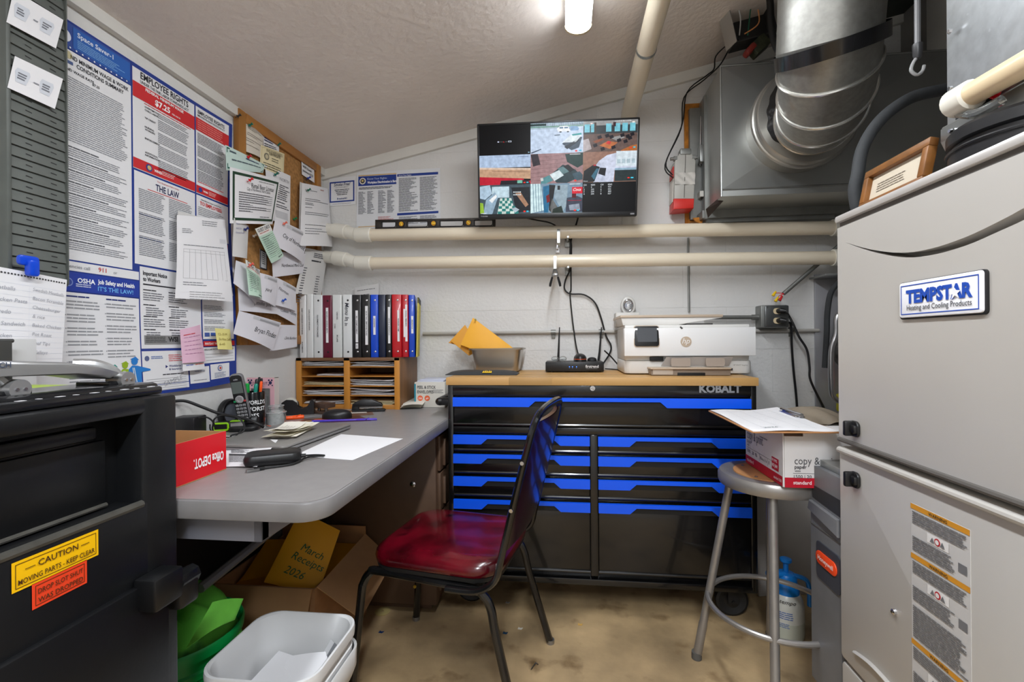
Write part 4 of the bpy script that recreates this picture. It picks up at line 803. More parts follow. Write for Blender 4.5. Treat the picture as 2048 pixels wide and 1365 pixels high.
I = Ink(lambda u, v, off: TM @ V((u, v * -1, .004 + off))); I.text(.012, -.009, .008, 'TOSHIBA', (170, 170, 174), 'l', .01); I.rect(TVW - .03, -.014, TVW - .012, -.007, (120, 120, 124)); I.done(t, 'lettering')
b = MB(TM); b.bx(TVW * .45, TVW * .58, .08, .26, -.075, -.05, .003); b.tube([(TVW * .5, .17, -.07), (TVW * .5, .15, -.18)], .018, 10); b.bx(TVW * .44, TVW * .6, .05, .26, -.195, -.18, .003); obj('wall_mount', b, M_BLACKM, t)
b = MB(); b.bx(-.02, .22, YB - .008, YB, 1.60, 1.70, .001); b.bx(.285, .36, YB - .006, YB, 1.62, 1.72, .001); solo('mount_board', 'pale board screwed to the wall under the monitor', 'board', b, M_TRIM)
c1 = [LY(1050, 436, 2.17), LY(1075, 441, 2.2), LY(1100, 446, 2.24), LY(1116, 456, 2.27), LY(1140, 480, 2.285), LY(1143, 506, 2.29), LY(1142, 536, 2.285), LY(1142, 580, 2.31), LY(1140, 588, 2.31), LY(1145, 640, 2.31), LY(1152, 690, 2.30), LY(1158, 714, 2.27)]
b = MB(); b.tube(cat(c1, 5), .0035, 7); solo('mouse_cord', 'thin black cord falling from the monitor straight down to the mouse on the recorder', 'cord', b, M_BLACKM)
c2 = [LY(1157, 432, 2.17), LY(1152, 450, 2.25), LY(1143, 478, 2.29), LY(1140, 505, 2.29), LY(1140, 538, 2.285), LY(1131, 560, 2.31), LY(1129, 578, 2.315), LY(1140, 588, 2.316), LY(1168, 590, 2.315), LY(1190, 606, 2.315), LY(1202, 636, 2.315), LY(1212, 672, 2.315), LY(1222, 692, 2.315), LY(1219, 708, 2.315), LY(1205, 730, 2.30), LY(1200, 740, 2.27)]
b = MB(); b.tube(cat(c2, 5), .0040, 7); solo('video_cable', 'black cord that loops below the pipes then swings right to the recorder', 'cord', b, M_BLACKM)
c3 = [LY(1209, 702, 2.24), LY(1222, 714, 2.27), LY(1240, 733, 2.28), LY(1262, 742, 2.28)]
b = MB(); b.tube(cat(c3, 4), .0035, 6); b.tube(cat([LY(1210, 738, 2.25), LY(1225, 739, 2.26), LY(1250, 741, 2.27)], 4), .003, 6); solo('network_cord', 'short black cord running from the recorder behind the printer', 'cord', b, M_BLACKM)
# spirit level lying on the upper pipe
Lv0, Lv1 = LY(750, 459, 2.225), LY(990, 455, 2.225)
LM = frame(Lv0, Lv1 - Lv0, (0, 0, 1)); LL = (Lv1 - Lv0).length; LH = .048
t = thing('spirit_level', 'long dark spirit level lying on the upper drain pipe', 'spirit level', M=LM)
b = MB(LM); b.bx(0, LL, 0, .010, -.022, .0, .001); b.bx(0, LL, LH - .010, LH, -.022, 0, .001)
def lx(px): return (LY(px, 448, 2.225) - Lv0).length
segs = [(750, 756), (790, 813), (855, 879), (926, 948), (985, 990)]
for a_, c_ in segs: b.bx(lx(a_) if a_ > 750 else 0, min(lx(c_), LL), .010, LH - .010, -.022, 0, .001)
obj('beam', b, mat('level_dark_alloy', (58, 54, 50), .45, .5, var=.3, vs=40), t)
for a_, c_ in zip(segs[:-1], segs[1:]):
    x0, x1 = lx(a_[1]), lx(c_[0]); b = MB(LM); o_ = rr(x1 - x0, LH - .018, .010, 5, (x0 + x1) / 2, LH / 2)
    b.tube([(x, y, .0005) for x, y in o_], .0018, 6, closed=True); obj('slot_rim', b, M_BLACKM, t)
for px in (802, 867, 937):
    b = MB(LM); b.prism([(lx(px) + .0165 * math.cos(k * PI / 12), LH / 2 + .0165 * math.sin(k * PI / 12)) for k in range(24)], 0, .003); rg = obj('vial_ring', b, M_BLACK, t)
    b = MB(LM); b.prism([(lx(px) + .0115 * math.cos(k * PI / 12), LH / 2 + .0115 * math.sin(k * PI / 12)) for k in range(24)], .003, .004); b2 = obj('vial_window', b, mat('amber_window', (206, 148, 34), .2), rg)
    b = MB(LM); b.box((lx(px), LH / 2, .0045), (.006, .018, .002), .0008, R=rot('Z', .3 if px == 802 else (1.57 if px == 867 else .8))); obj('vial', b, mat('vial_yellow', (236, 206, 70), .15), rg)
# two spring clamps round the pipes
def clamp(px, y0, y1, label, open_):
    a = LY(px, y0, 2.183); c = LY(px, y1, 2.183)
    t = thing('spring_clamp', label, 'clamp', c)
    b = MB(); pts = [(a.x, a.y + .03, a.z + .004), (a.x, a.y + .004, a.z + .002), (a.x, a.y, a.z - .01), (c.x, c.y, c.z), (c.x, c.y + .02, c.z - .01)]
    vs = []; 
    for p in pts: vs += [V(p) + V((-.0065, 0, 0)), V(p) + V((.0065, 0, 0))]
    vs += [v + V((0, .003, -.001)) for v in vs]; k = len(pts) * 2; fs = []
    for i in range(len(pts) - 1): fs += [[2 * i, 2 * i + 1, 2 * i + 3, 2 * i + 2], [k + 2 * i + 2, k + 2 * i + 3, k + 2 * i + 1, k + 2 * i]]
    b.add(vs, fs); obj('jaw', b, M_GALV, t)
    if open_:
        d = V((c.x, c.y + .006, c.z - .012))
        b = MB(); b.box(d + V((0, 0, -.016)), (.026, .016, .012), .003); b.cyl(d + V((-.002, -.012, -.013)), d + V((-.002, 0, -.013)), .003, n=8); obj('pivot', b, M_STEEL, t)
        for sx in (-1, 1):
            b = MB(); b.tube([d + V((sx * .006, 0, .008)), d + V((sx * .012, 0, -.018)), d + V((sx * .014, 0, -.03))], .0036, 8); obj('arm', b, M_STEEL, t)
            b = MB(); b.tube([d + V((sx * .013, 0, -.026)), d + V((sx * .022, 0, -.058)), d + V((sx * .024, 0, -.07))], [.005, .0062, .005], 8); obj('grip', b, M_BLACK, t)
    else:
        b = MB(); b.box((c.x - .006, c.y + .02, c.z - .012), (.012, .012, .03), .003); b.box((c.x - .004, c.y + .04, c.z - .026), (.022, .01, .03), .002); obj('arm', b, M_CHROME, t)
clamp(1117, 459, 486, 'silver spring clamp gripping the upper drain pipe', False)
clamp(1110, 513, 538, 'spring clamp with black grips hanging from the lower drain pipe', True)

# ================================================================== NOTICES ON THE BACK WALL
NB = (24, 56, 138); TXT = (70, 72, 80)
def wall_q(px_tl, px_tr, px_br, px_bl, y, **k): return quadmap(LY(*px_tl, y), LY(*px_tr, y), LY(*px_br, y), LY(*px_bl, y), **k)
def ink_smoke(I, w, h):
    I.frame(.004, .022, w - .006, h - .018, .007, NB); I.text(w / 2, .046, .024, 'Smoke Free!', (60, 70, 100), 'c', .012, .3, wmax=w * .62); I.text(w / 2, .056, .007, 'ENVIRONMENT', TXT, 'c', .01, space=1.6)
    for k in range(4): I.lines(w * (.22 + .03 * k), .064 + k * .0085, w * (.78 - .03 * k), .0725 + k * .0085, .0085, TXT, .4, .05)
    I.text(w / 2, h - .032, .012, 'BreatheND', (40, 60, 120), 'c', .02); I.lines(.02, h - .010, w - .02, h - .004, .006, (150, 150, 150), .3)
sheet('smoke_free_notice', 'small laminated blue-bordered smoke free notice on the back wall', 'notice', wall_q((658, 357), (711, 352), (711, 409), (658, 413), YB - .003), pm((226, 226, 228), .3), ink_smoke)
def ink_disc(I, w, h):
    I.rect(.008, .020, w * .48, .070, NB, 4); I.rect(.008, .014, w * .48, .018, (206, 160, 60), 4); I.rect(w * .49, .020, w - .010, .033, NB, 4); I.text(w * .51, .031, .009, 'Know Your Rights', (230, 232, 240), 'l', .01)
    I.disc(.032, .045, .017, (232, 226, 206), 20, 1); I.disc(.032, .045, .012, (60, 60, 70), 16, 2); I.disc(.032, .044, .006, (214, 190, 120), 12, 3); I.text(.058, .040, .014, 'Know Your Rights:', (190, 200, 224), 'l', .01, wmax=w * .25); I.text(.058, .060, .017, 'Workplace Discrimination is Illegal', (244, 244, 248), 'l', .03, wmax=w * .36)
    I.lines(.012, .078, w * .46, .092, .0065, TXT, .5)
    for (u0, u1) in ((.02, .12), (.13, .22), (.26, .36), (.37, .46)): I.lines(w * u0, .10, w * u1, h - .07, .0062, (110, 112, 120), .5, .5)
    I.lines(w * .26, h - .055, w * .46, h - .02, .0065, (196, 120, 118), .45, .4)
    I.rect(w * .49, h - .068, w - .010, h - .056, NB, 4)
    for (u0, u1) in ((.51, .74), (.76, .97)):
        I.lines(w * u0, .042, w * u1, h - .075, .0058, (112, 114, 120), .52, .45); I.lines(w * u0, h - .048, w * u1, h - .01, .0058, (112, 114, 120), .5, .4)
    I.rect(.01, h - .010, w * .3, h - .007, (206, 160, 60), 3)
sheet('discrimination_notice', 'wide laminated workplace discrimination notice above the spirit level', 'notice', wall_q((714, 346), (880, 336), (881, 448), (713, 458), YB - .003), pm((222, 224, 228), .3), ink_disc, nu=4, nv=4)
sheet('corner_note', 'creased white note taped to the back wall above the black binders', 'note', wall_q((708, 576), (758, 567), (757, 606), (712, 606), YB - .02, bulge=.006), M_PAPER2, lambda I, w, h: (I.lines(.015, .02, w * .85, .03, .012, TXT, .2, .0), I.lines(.02, .045, w * .7, .06, .014, TXT, .2)))
sheet('back_notice', 'blank pale sheet on the back wall right of the furnace pipes', 'notice', wall_q((1655, 436), (1676, 434), (1676, 446), (1655, 447), YB - .003), M_PAPER2) if False else None

# ================================================================== LABOUR LAW POSTER
PXo = XL + .004
PY0_, PY1_, PZ1_, PZ0_ = .955, 1.640, 1.912, .925
def pfn(u, v, off=0.):      # u = world Y, v = -world Z
    z = -v; k = max(0., (1.25 - z)) / .33; r = max(0, (u - 1.50)) / .15
    d = .012 * k * k + .006 * math.sin((z - .9) * 7) * r + .010 * r * r * (1 if z < 1.3 else .3)
    return V((PXo + d + off, u - .010 * r * k * k, z + .010 * k * k * r))
t = thing('labor_law_poster', 'large laminated labor law poster with blue panel borders on the left wall', 'poster', (PXo, 1.3, PZ0_))
b = MB(); b.grid(lambda a, c: pfn(PY0_ + (PY1_ - PY0_) * a, -(PZ0_ + (PZ1_ - PZ0_) * c)), 20, 24); k = len(b.v); b.grid(lambda a, c: pfn(PY0_ + (PY1_ - PY0_) * a, -(PZ0_ + (PZ1_ - PZ0_) * c), -.001), 20, 24); obj('sheet', b, mat('laminated_sheet', (36, 60, 140), .25), t)
I = Ink(pfn); I.lvl = .0008; NV = (30, 44, 112); WH = mat('laminated_white', (228, 228, 230), .25); RD = (200, 34, 40); BK = (40, 40, 48); GR = (138, 140, 146)
def panel(y0, y1, z0, z1, c=WH): I.rect(y0, -z1, y1, -z0, c, 10, 0, 10)
# left column
I.rect(PY0_, -1.905, 1.226, -1.838, (38, 70, 150), 4, 1); I.rect(1.066, -1.900, 1.224, -1.846, (30, 92, 176), 4, 2)
I.disc(1.045, -1.868, .016, (230, 232, 240), 18, 2); I.disc(1.041, -1.868, .010, (38, 70, 150), 16, 3)
I.text(1.076, -1.880, .018, 'Space Saver-1', (222, 230, 244), 'l', .02, lv=3, wmax=.10); I.lines(1.076, -1.872, 1.215, -1.850, .0045, (120, 170, 220), .45, .3, lv=3)
for k in range(11): I.disc(1.058 + k * .0155, -1.842, .0022, (236, 238, 246), 8, 3)
panel(PY0_, 1.228, 1.298, 1.836)
I.text(1.14, -1.815, .015, 'ND MINIMUM WAGE & WORK', BK, 'c', .02, wmax=.16); I.text(1.14, -1.799, .015, 'CONDITIONS SUMMARY', BK, 'c', .02, wmax=.13)
I.disc(1.055, -1.822, .010, (200, 190, 150), 10, 1); I.rect(1.05, -1.808, 1.066, -1.800, (70, 90, 140), 1, 1); I.text(1.05, -1.782, .0095, 'ND WAGE RATE', BK, 'l', .02); I.text(1.125, -1.776, .009, '$7.25', BK, 'c', .02)
I.lines(1.045, -1.768, 1.215, -1.60, .0056, (142, 144, 150), .45, .12)
for k in range(9):
    z = 1.59 - k * .030; I.lines(1.045, -z, 1.16, -(z - .006), .0052, (86, 88, 94), .6, .4); I.lines(1.045, -(z - .0065), 1.218, -(z - .029), .0054, (140, 142, 148), .45, .2)
panel(PY0_, 1.249, 1.270, 1.294); I.text(1.02, -1.277, .013, 'emergencies call', GR, 'l', .0); I.text(1.128, -1.277, .017, '911', (200, 60, 50), 'l', .01); I.text(1.17, -1.277, .012, 'or', GR, 'l', .0)
I.rect(PY0_, -1.266, 1.248, -1.217, (30, 58, 156), 6, 1); I.text(1.072, -1.241, .017, 'OSHA', (240, 242, 248), 'l', .03, lv=2); I.lines(1.068, -1.238, 1.11, -1.228, .005, (200, 206, 230), .5, .1, lv=2); I.disc(1.050, -1.240, .011, (120, 140, 200), 14, 2); I.disc(1.050, -1.240, .008, (50, 70, 150), 14, 3)
I.text(1.125, -1.244, .0165, 'Job Safety and Health', (244, 246, 250), 'l', .03, lv=2, wmax=.108); I.text(1.125, -1.225, .0165, 'IT\u2019S THE LAW!', (110, 176, 236), 'l', .02, lv=2, wmax=.108)
panel(PY0_, 1.248, .955, 1.214)
for (y0, y1) in ((1.045, 1.138), (1.148, 1.238)):
    I.lines(y0, -1.206, y0 + .06, -1.200, .006, NV, .6, .1)
    z = 1.193
    while z > (1.03 if y0 > 1.1 else .97): n = random.choice((2, 3, 3)); I.rect(y0 - .004, -(z - .001), y0 - .002, -(z - .004), GR, 1, 1); I.lines(y0, -z, y1, -(z - n * .0085), .0085, (150, 152, 156), .40, .25); z -= n * .0085 + .009
def worker(y, z, s, c, arm):
    I.disc(y, -(z + s * .82), s * .13, c, 12, 2); I.poly([(y - s * .17, -(z + s * .90)), (y + s * .05, -(z + s * .99)), (y + s * .18, -(z + s * .86))], c, 2)
    I.poly([(y - s * .26, -z), (y - s * .24, -(z + s * .55)), (y - s * .10, -(z + s * .68)), (y + s * .12, -(z + s * .66)), (y + s * .26, -(z + s * .5)), (y + s * .24, -z)], c, 2)
    if arm: I.poly([(y + s * .1, -(z + s * .66)), (y + s * .62, -(z + s * .52)), (y + s * .62, -(z + s * .46)), (y + s * .2, -(z + s * .42))], c, 2)
    for k in (.14, .4): I.poly([(y - s * .13 + s * k * .2, -(z + s * .6)), (y - s * .10 + s * k * .2, -(z + s * .6)), (y - s * .06 + s * k * .3, -(z + s * .05)), (y - s * .09 + s * k * .3, -(z + s * .05))], (220, 230, 230), 3)
worker(1.163, .962, .062, (18, 140, 126), False); worker(1.196, .962, .070, (146, 176, 34), False); worker(1.226, .962, .082, (34, 122, 200), True)
# middle column
panel(1.233, 1.463, 1.600, 1.899); I.text(1.348, -1.876, .028, 'EMPLOYEE RIGHTS', BK, 'c', .02, wmax=.178); I.text(1.348, -1.862, .0125, 'UNDER THE FAIR LABOR STANDARDS ACT', BK, 'c', .01, wmax=.18)
I.rect(1.233, -1.858, 1.463, -1.812, RD, 6, 1); I.text(1.345, -1.846, .012, 'FEDERAL MINIMUM WAGE', (246, 240, 240), 'c', .03, lv=2); I.text(1.335, -1.820, .025, '$7.25', (250, 246, 246), 'c', .03, lv=2); I.text(1.37, -1.820, .007, 'PER HOUR', (250, 246, 246), 'l', .01, lv=2)
I.lines(1.27, -1.808, 1.45, -1.802, .006, RD, .4, .1)
for z, s_ in ((1.795, 'OVERTIME PAY'), (1.786, 'CHILD LABOR'), (1.762, 'TIP CREDIT'), (1.735, 'NURSING'), (1.727, 'WORKERS'), (1.70, 'ENFORCEMENT'), (1.658, 'ADDITIONAL'), (1.650, 'INFORMATION')): I.text(1.272, -z, .0075, s_, BK, 'l', .02)
for za, zb in ((1.800, 1.785), (1.780, 1.745), (1.740, 1.705), (1.700, 1.66), (1.655, 1.62)): I.lines(1.318, -za, 1.438, -zb, .0056, (140, 142, 148), .5, .12)
I.rect(1.233, -1.632, 1.463, -1.602, RD, 6, 1); I.disc(1.285, -1.617, .011, (40, 60, 140), 16, 2); I.disc(1.285, -1.617, .007, (200, 180, 120), 14, 3); I.text(1.302, -1.612, .011, 'WHD', (246, 240, 240), 'l', .04, lv=2); I.lines(1.33, -1.624, 1.40, -1.608, .005, (240, 200, 196), .4, .4, lv=2)
panel(1.236, 1.463, 1.318, 1.594); I.text(1.355, -1.583, .007, 'Your Employee Rights Under', RD, 'c', .0); I.text(1.352, -1.556, .028, 'THE LAW', (34, 40, 84), 'c', .02, wmax=.088); I.rect(1.28, -1.5515, 1.43, -1.5495, RD, 2, 1)
for (y0, y1) in ((1.250, 1.345), (1.356, 1.45)):
    for za in (1.545, 1.475, 1.405): I.lines(y0, -za, y1, -(za - .060), .0056, (140, 142, 148), .5, .2)
I.lines(1.25, -1.47, 1.33, -1.462, .006, (70, 96, 170), .4, .1); I.lines(1.25, -1.40, 1.33, -1.392, .006, (70, 96, 170), .4, .1)
panel(1.252, 1.485, 1.066, 1.312); I.text(1.262, -1.288, .0175, 'Important Notice', BK, 'l', .03, wmax=.085); I.text(1.262, -1.270, .0175, 'to Workers', BK, 'l', .03, wmax=.06); I.rect(1.262, -1.262, 1.45, -1.258, BK, 3, 1)
for (y0, y1) in ((1.262, 1.338), (1.352, 1.43)):
    for za, hd in ((1.245, 1), (1.20, 0), (1.165, 1), (1.125, 0)): I.lines(y0, -za, y0 + .05, -(za - .006), .006, BK, .5, .2); I.lines(y0 + (.0 if hd else .008), -(za - .009), y1, -(za - .036), .0068, (112, 114, 120), .42, .3)
I.rect(1.262, -1.106, 1.478, -1.078, (138, 138, 138), 4, 1); I.lines(1.266, -1.102, 1.34, -1.082, .005, (60, 60, 60), .4, .1, lv=2); I.text(1.346, -1.087, .021, 'WSI', (46, 46, 48), 'l', .04, lv=2)
panel(1.252, 1.42, .955, 1.058); I.disc(1.268, -1.036, .008, (90, 100, 140), 12, 1); I.lines(1.282, -1.042, 1.325, -1.030, .005, (110, 130, 180), .5, .3); I.lines(1.345, -1.045, 1.40, -1.02, .006, (206, 90, 90), .4, .2); I.disc(1.335, -1.008, .006, NV, 3, 1); I.text(1.345, -1.006, .010, 'Workforce Safety', NV, 'l', .01); I.text(1.345, -.996, .010, '& Insurance', NV, 'l', .01); I.lines(1.32, -.985, 1.40, -.979, .006, BK, .5, .0)
for k in range(6): I.rect(1.262, -(.972 - k * .007), 1.41, -(.9712 - k * .007), GR, 4, 1)
I.text(1.325, -.946, .022, 'SAMPLE', (150, 152, 156), 'l', -.005, ang=-.25)
I.rect(1.252, -.953, 1.42, -.935, WH, 4, 0)
for y0, y1 in ((1.426, 1.49), (1.496, 1.56)):
    pass
panel(1.426, 1.512, .945, 1.000); panel(1.518, 1.606, .950, 1.004)
I.text(1.469, -.990, .006, 'LABOR LAW', NV, 'c', .01); I.text(1.469, -.983, .006, 'POSTER DETAILS', NV, 'c', .01); I.lines(1.44, -.956, 1.50, -.950, .005, GR, .4, .1)
I.disc(1.562, -.988, .011, (70, 84, 140), 16, 1); I.disc(1.562, -.988, .0085, (214, 214, 220), 16, 2); I.disc(1.562, -.988, .005, (196, 80, 70), 12, 3); I.lines(1.535, -.972, 1.59, -.954, .005, (120, 130, 160), .4, .2)
# right column
panel(1.469, 1.622, 1.600, 1.900); I.text(1.539, -1.878, .0175, 'EMPLOYEE RIGHTS', BK, 'c', .02, wmax=.122); I.text(1.539, -1.868, .009, 'EMPLOYEE POLYGRAPH PROTECTION ACT', BK, 'c', .01, wmax=.125); I.rect(1.469, -1.862, 1.622, -1.818, RD, 4, 1); I.lines(1.475, -1.856, 1.60, -1.822, .0075, (226, 120, 116), .5, .1, lv=2)
for za in (1.81, 1.765, 1.72, 1.68): I.lines(1.475, -za, 1.60, -(za - .04), .0054, (112, 114, 120), .5, .15)
I.lines(1.475, -1.642, 1.60, -1.634, .006, RD, .4, .1); I.rect(1.469, -1.628, 1.622, -1.602, RD, 4, 1); I.disc(1.486, -1.615, .008, (40, 60, 140), 14, 2); I.text(1.498, -1.611, .009, 'WHD', (246, 240, 240), 'l', .04, lv=2); I.lines(1.525, -1.621, 1.57, -1.609, .005, (240, 200, 196), .4, .4, lv=2)
panel(1.469, 1.624, 1.455, 1.594); I.text(1.538, -1.563, .017, 'TO EMPLOYEES:', (204, 40, 44), 'c', .03, wmax=.108); I.text(1.538, -1.58, .006, 'Federal Minimum Wage Contract Notice', BK, 'c', .01, wmax=.11)
for za in (1.555, 1.515, 1.48): I.lines(1.476, -za, 1.60, -(za - .030), .0062, (204, 120, 116) if za == 1.515 else GR, .4, .2)
I.rect(1.469, -1.450, 1.618, -1.34, RD, 3, 1)
panel(1.491, 1.628, 1.095, 1.335)
for za in (1.215, 1.19, 1.165, 1.14): I.lines(1.498, -za, 1.60, -(za - .018), .0056, GR, .45, .25)
I.rect(1.498, -1.118, 1.52, -1.104, (70, 90, 160), 1, 1); I.rect(1.525, -1.118, 1.55, -1.106, (60, 90, 170), 1, 1); I.disc(1.565, -1.111, .007, BK, 12, 1)
I.rect(1.491, -1.088, 1.630, -1.070, RD, 4, 1); I.text(1.54, -1.075, .011, 'PAYDAY NOTICE', (246, 240, 240), 'c', .03, lv=2); panel(1.488, 1.632, 1.010, 1.066); I.text(1.56, -1.055, .009, 'REGULAR PAYDAYS FOR EMPLOYEES', BK, 'c', .01, wmax=.13)
for k in range(3): I.rect(1.50, -(1.042 - k * .011), 1.625, -(1.0412 - k * .011), GR, 3, 1)
I.done(t, 'poster_print')
# ------------------------------------------------------------------ sheets pinned over the poster
def L4(a, b_, c, d, xs, **k):
    xs = xs if isinstance(xs, tuple) else (xs,) * 4
    return quadmap(*[LX(p[0], p[1], XL + x) for p, x in zip((a, b_, c, d), xs)], **k)
def ink_inv(I, w, h):
    I.lines(w * .45, .012, w * .85, .03, .007, GR, .3, .2); I.rect(w * .82, .07, w * .97, .085, (214, 214, 218)); I.lines(w * .08, .045, w * .3, .065, .006, GR, .35, .4); I.lines(w * .1, .10, w * .9, .106, .006, GR, .4, 0)
    for k in range(9): I.rect(w * (.1 + .1 * k), .115, w * (.1 + .1 * k) + .0008, .215, (150, 150, 152))
    for v in (.115, .125, .215): I.rect(w * .1, v, w * .92, v + .0008, (150, 150, 152), 3)
    I.lines(w * .1, .228, w * .5, .24, .008, GR, .3); I.lines(w * .2, .26, w * .8, .29, .008, (170, 170, 172), .3)
sheet('invoice_sheet', 'white invoice sheet with a ruled table hanging over the labor law poster', 'paper', L4((354, 430), (450, 440), (464, 604), (352, 597), (.026, .026, .05, .035), bulge=.012, wave=.004), M_PAPER, ink_inv)
sheet('folded_sheet', 'white folded sheet peeking out behind the ruled invoice', 'paper', L4((356, 422), (446, 448), (466, 592), (362, 590), (.020, .022, .024, .02), bulge=.004), M_PAPER2)
sheet('pink_slip', 'pink carbon slip clipped over the lower labor law poster', 'paper', L4((360, 660), (400, 650), (411, 723), (365, 727), .03, bulge=.010), M_PINK, lambda I, w, h: (I.lines(.01, .03, w - .01, h - .02, .014, (176, 120, 160), .12, .1), I.lines(.01, .02, w * .7, .03, .01, (206, 80, 90), .3)))
sheet('white_slip', 'white slip showing below and behind the pink slip', 'paper', L4((362, 668), (399, 662), (410, 738), (366, 743), .026, bulge=.006), M_PAPER, lambda I, w, h: (I.lines(.01, h - .02, w * .4, h - .012, .008, (90, 110, 190), .3, 0), I.lines(w * .5, h - .02, w * .95, h - .012, .008, (220, 110, 90), .3, 0)))
def ink_sticky(I, w, h):
    for k, s_ in enumerate(('12-15 M', 'So Rise 2x45', '6-45')): I.text(.008, .025 + k * .018, .013, s_, (150, 134, 60), 'l', 0, .2, wmax=w * .8)
sheet('sticky_note', 'yellow sticky note with faint pencil at the poster edge', 'note', L4((430, 657), (460, 659), (465, 700), (436, 699), .036, bulge=.006), M_YELLOWP, ink_sticky)

# ================================================================== TIME CARD RACK
RX = XL + .065
t = thing('card_rack', 'tall dark grey metal time card rack on the left wall', 'card rack', (XL + .03, .93, 1.23))
M_RACK = mat('rack_paint', (92, 96, 92), .5, .15, var=.12, vs=18, spots=((66, 64, 58), .70, 14)); RKZ0, RKZ1, RKY0, RKY1 = 1.225, 2.0, .884, 1.0
b = MB(); b.bx(XL + .023, XL + .03, RKY0, RKY1, RKZ0, RKZ1); b.bx(XL + .023, RX + .004, RKY1 - .003, RKY1, RKZ0, RKZ1, .001); b.bx(XL + .023, RX + .004, RKY0 - .010, RKY0, RKZ0, RKZ1, .003); b.bx(XL + .023, RX, RKY0, RKY1, RKZ0 - .004, RKZ0); obj('frame_case', b, M_RACK, t)
PP = .0245
b = MB(); b.add([(XL + .03, RKY0, 0), (RX, RKY0, .002), (RX, RKY1 - .003, .002), (XL + .03, RKY1 - .003, 0), (RX - .0045, RKY0, PP * 1.06), (RX - .0045, RKY1 - .003, PP * 1.06), (RX - .008, RKY0, PP * 1.06), (RX - .008, RKY1 - .003, PP * 1.06)], [[0, 1, 2, 3], [1, 4, 5, 2], [4, 6, 7, 5], [6, 0, 3, 7], [0, 4, 1], [3, 2, 5]])
for y in (RKY0 + .03, RKY1 - .035): b.add([(RX - .0019, y, PP * .64), (RX - .0019, y + .013, PP * .60), (RX - .0015, y + .013, PP * .50), (RX - .0015, y, PP * .54)], [[0, 1, 2, 3]], 1)
pk = obj('card_pocket', b, [M_RACK, M_BLACKM], t, smooth=0)
for k in range(31):
    o = pk if k == 0 else pk.copy()
    if k: COL.objects.link(o)
    o.location = (0, 0, RKZ0 + PP * k - 0)
pk_root = ROOT[t]
for o in t.children:
    if o.name.startswith('card_pocket'): o.location = V((0, 0, o.location.z))
def ink_glasses(I, w, h):
    for u in (.22, .72): I.poly([(w * (u - .16) + a * w * .3, h * (.30 + c_ * .42)) for a, c_ in ((.1, 0), (.9, 0), (1, .25), (.85, 1), (.15, 1), (0, .25))], (206, 210, 218)); I.lines(w * (u - .10), h * .42, w * (u + .1), h * .62, .006, (110, 112, 120), .5, .4, lv=1)
    I.lines(w * .44, h * .5, w * .56, h * .58, .006, (140, 142, 150), .5)
def rackq(tl, tr2, br, bl): return quadmap(*[LX(x, y, RX + .006) for x, y in (tl, tr2, br, bl)])
sheet('glasses_card', 'upper white card printed with two pale panels on the card rack', 'card', rackq((28, -20), (127, 40), (112, 97), (13, 44)), M_PAPER, ink_glasses, nu=2, nv=2)
sheet('glasses_card', 'lower white card printed with two pale panels on the card rack', 'card', rackq((30, 112), (126, 158), (110, 218), (15, 175)), M_PAPER, ink_glasses, nu=2, nv=2)
# spiral page with blue clip
def ink_menu(I, w, h):
    for k in range(26): I.disc(.006 + k * (w - .012) / 25, .010, .0021, (60, 60, 62), 8)
    I.rect(w * .5, .03, w * .502, h, (214, 216, 222), 1, 0, 4)
    for k in range(15): I.rect(0, .03 + k * .0125, w, .0303 + k * .0125, (196, 204, 220), 4)
    L_ = ('Meatballs', 'Chicken Pasta', 'Alfredo', 'Rib Sandwich', 'Chicken', 'Tacos'); R__ = ('Swedish Meatballs', 'Bacon Scramble', 'Cheeseburger', '& rice', 'Baked Chicken', 'Pot Roast', 'Beef Tips', 'Walleye')
    for k, s_ in enumerate(L_): I.text(w * .06, .045 + k * .025, .012, s_, (166, 168, 176), 'l', -.004, .15)
    for k, s_ in enumerate(R__): I.text(w * .54, .040 + k * .020, .011, s_, (166, 168, 176), 'l', -.004, .15, ang=.05, wmax=w * .42)
sheet('spiral_page', 'white spiral notebook page of handwritten dishes hung on the card rack', 'paper', quadmap(LX(-34, 528, RX + .022), LX(134, 560, RX + .016), LX(124, 728, RX + .020), LX(-34, 735, RX + .03), bulge=.006), M_PAPER, ink_menu)
cp = LX(42, 533, RX + .014)
t = thing('magnet_clip', 'glossy blue plastic clip holding the spiral notebook page', 'clip', cp)
CM = frame(cp, (0, 1, 0), (0, 0, 1))
M_BCLIP = mat('blue_clip', (12, 70, 206), .25)
b = MB(CM); b.prism(rr(.040, .022, .007, 4, .002, .012), .010, .020, bev=.003); obj('back_lever', b, M_BCLIP, t)
b = MB(CM); b.prism(rr(.021, .036, .006, 4, .006, -.004), .012, .028, bev=.004); obj('front_lever', b, M_BCLIP, t)
# ================================================================== CORK BOARD AND ITS PAPERS
KY0, KY1, KZ0, KZ1 = 1.655, 2.262, 1.072, 1.985
t = thing('cork_board', 'oak framed cork board crowded with papers in the left corner', 'bulletin board', (XL + .01, (KY0 + KY1) / 2, KZ0))
fw = .042
for i, (y0, y1, z0, z1) in enumerate(((KY0, KY0 + fw, KZ0, KZ1), (KY1 - fw, KY1, KZ0, KZ1), (KY0 + fw, KY1 - fw, KZ0, KZ0 + fw), (KY0 + fw, KY1 - fw, KZ1 - fw, KZ1))):
    b = MB(); b.bx(XL + .002, XL + .027, y0, y1, z0, z1, .004); obj('frame_rail', b, M_OAK if i < 2 else mat('oak_frame_cross', (160, 106, 48), .45, var=.22, vs=14, stretch=(1, .12, 1)), t)
b = MB(); b.bx(XL + .002, XL + .014, KY0 + fw - .005, KY1 - fw + .005, KZ0 + fw - .005, KZ1 - fw + .005); obj('cork_panel', b, M_CORK, t)
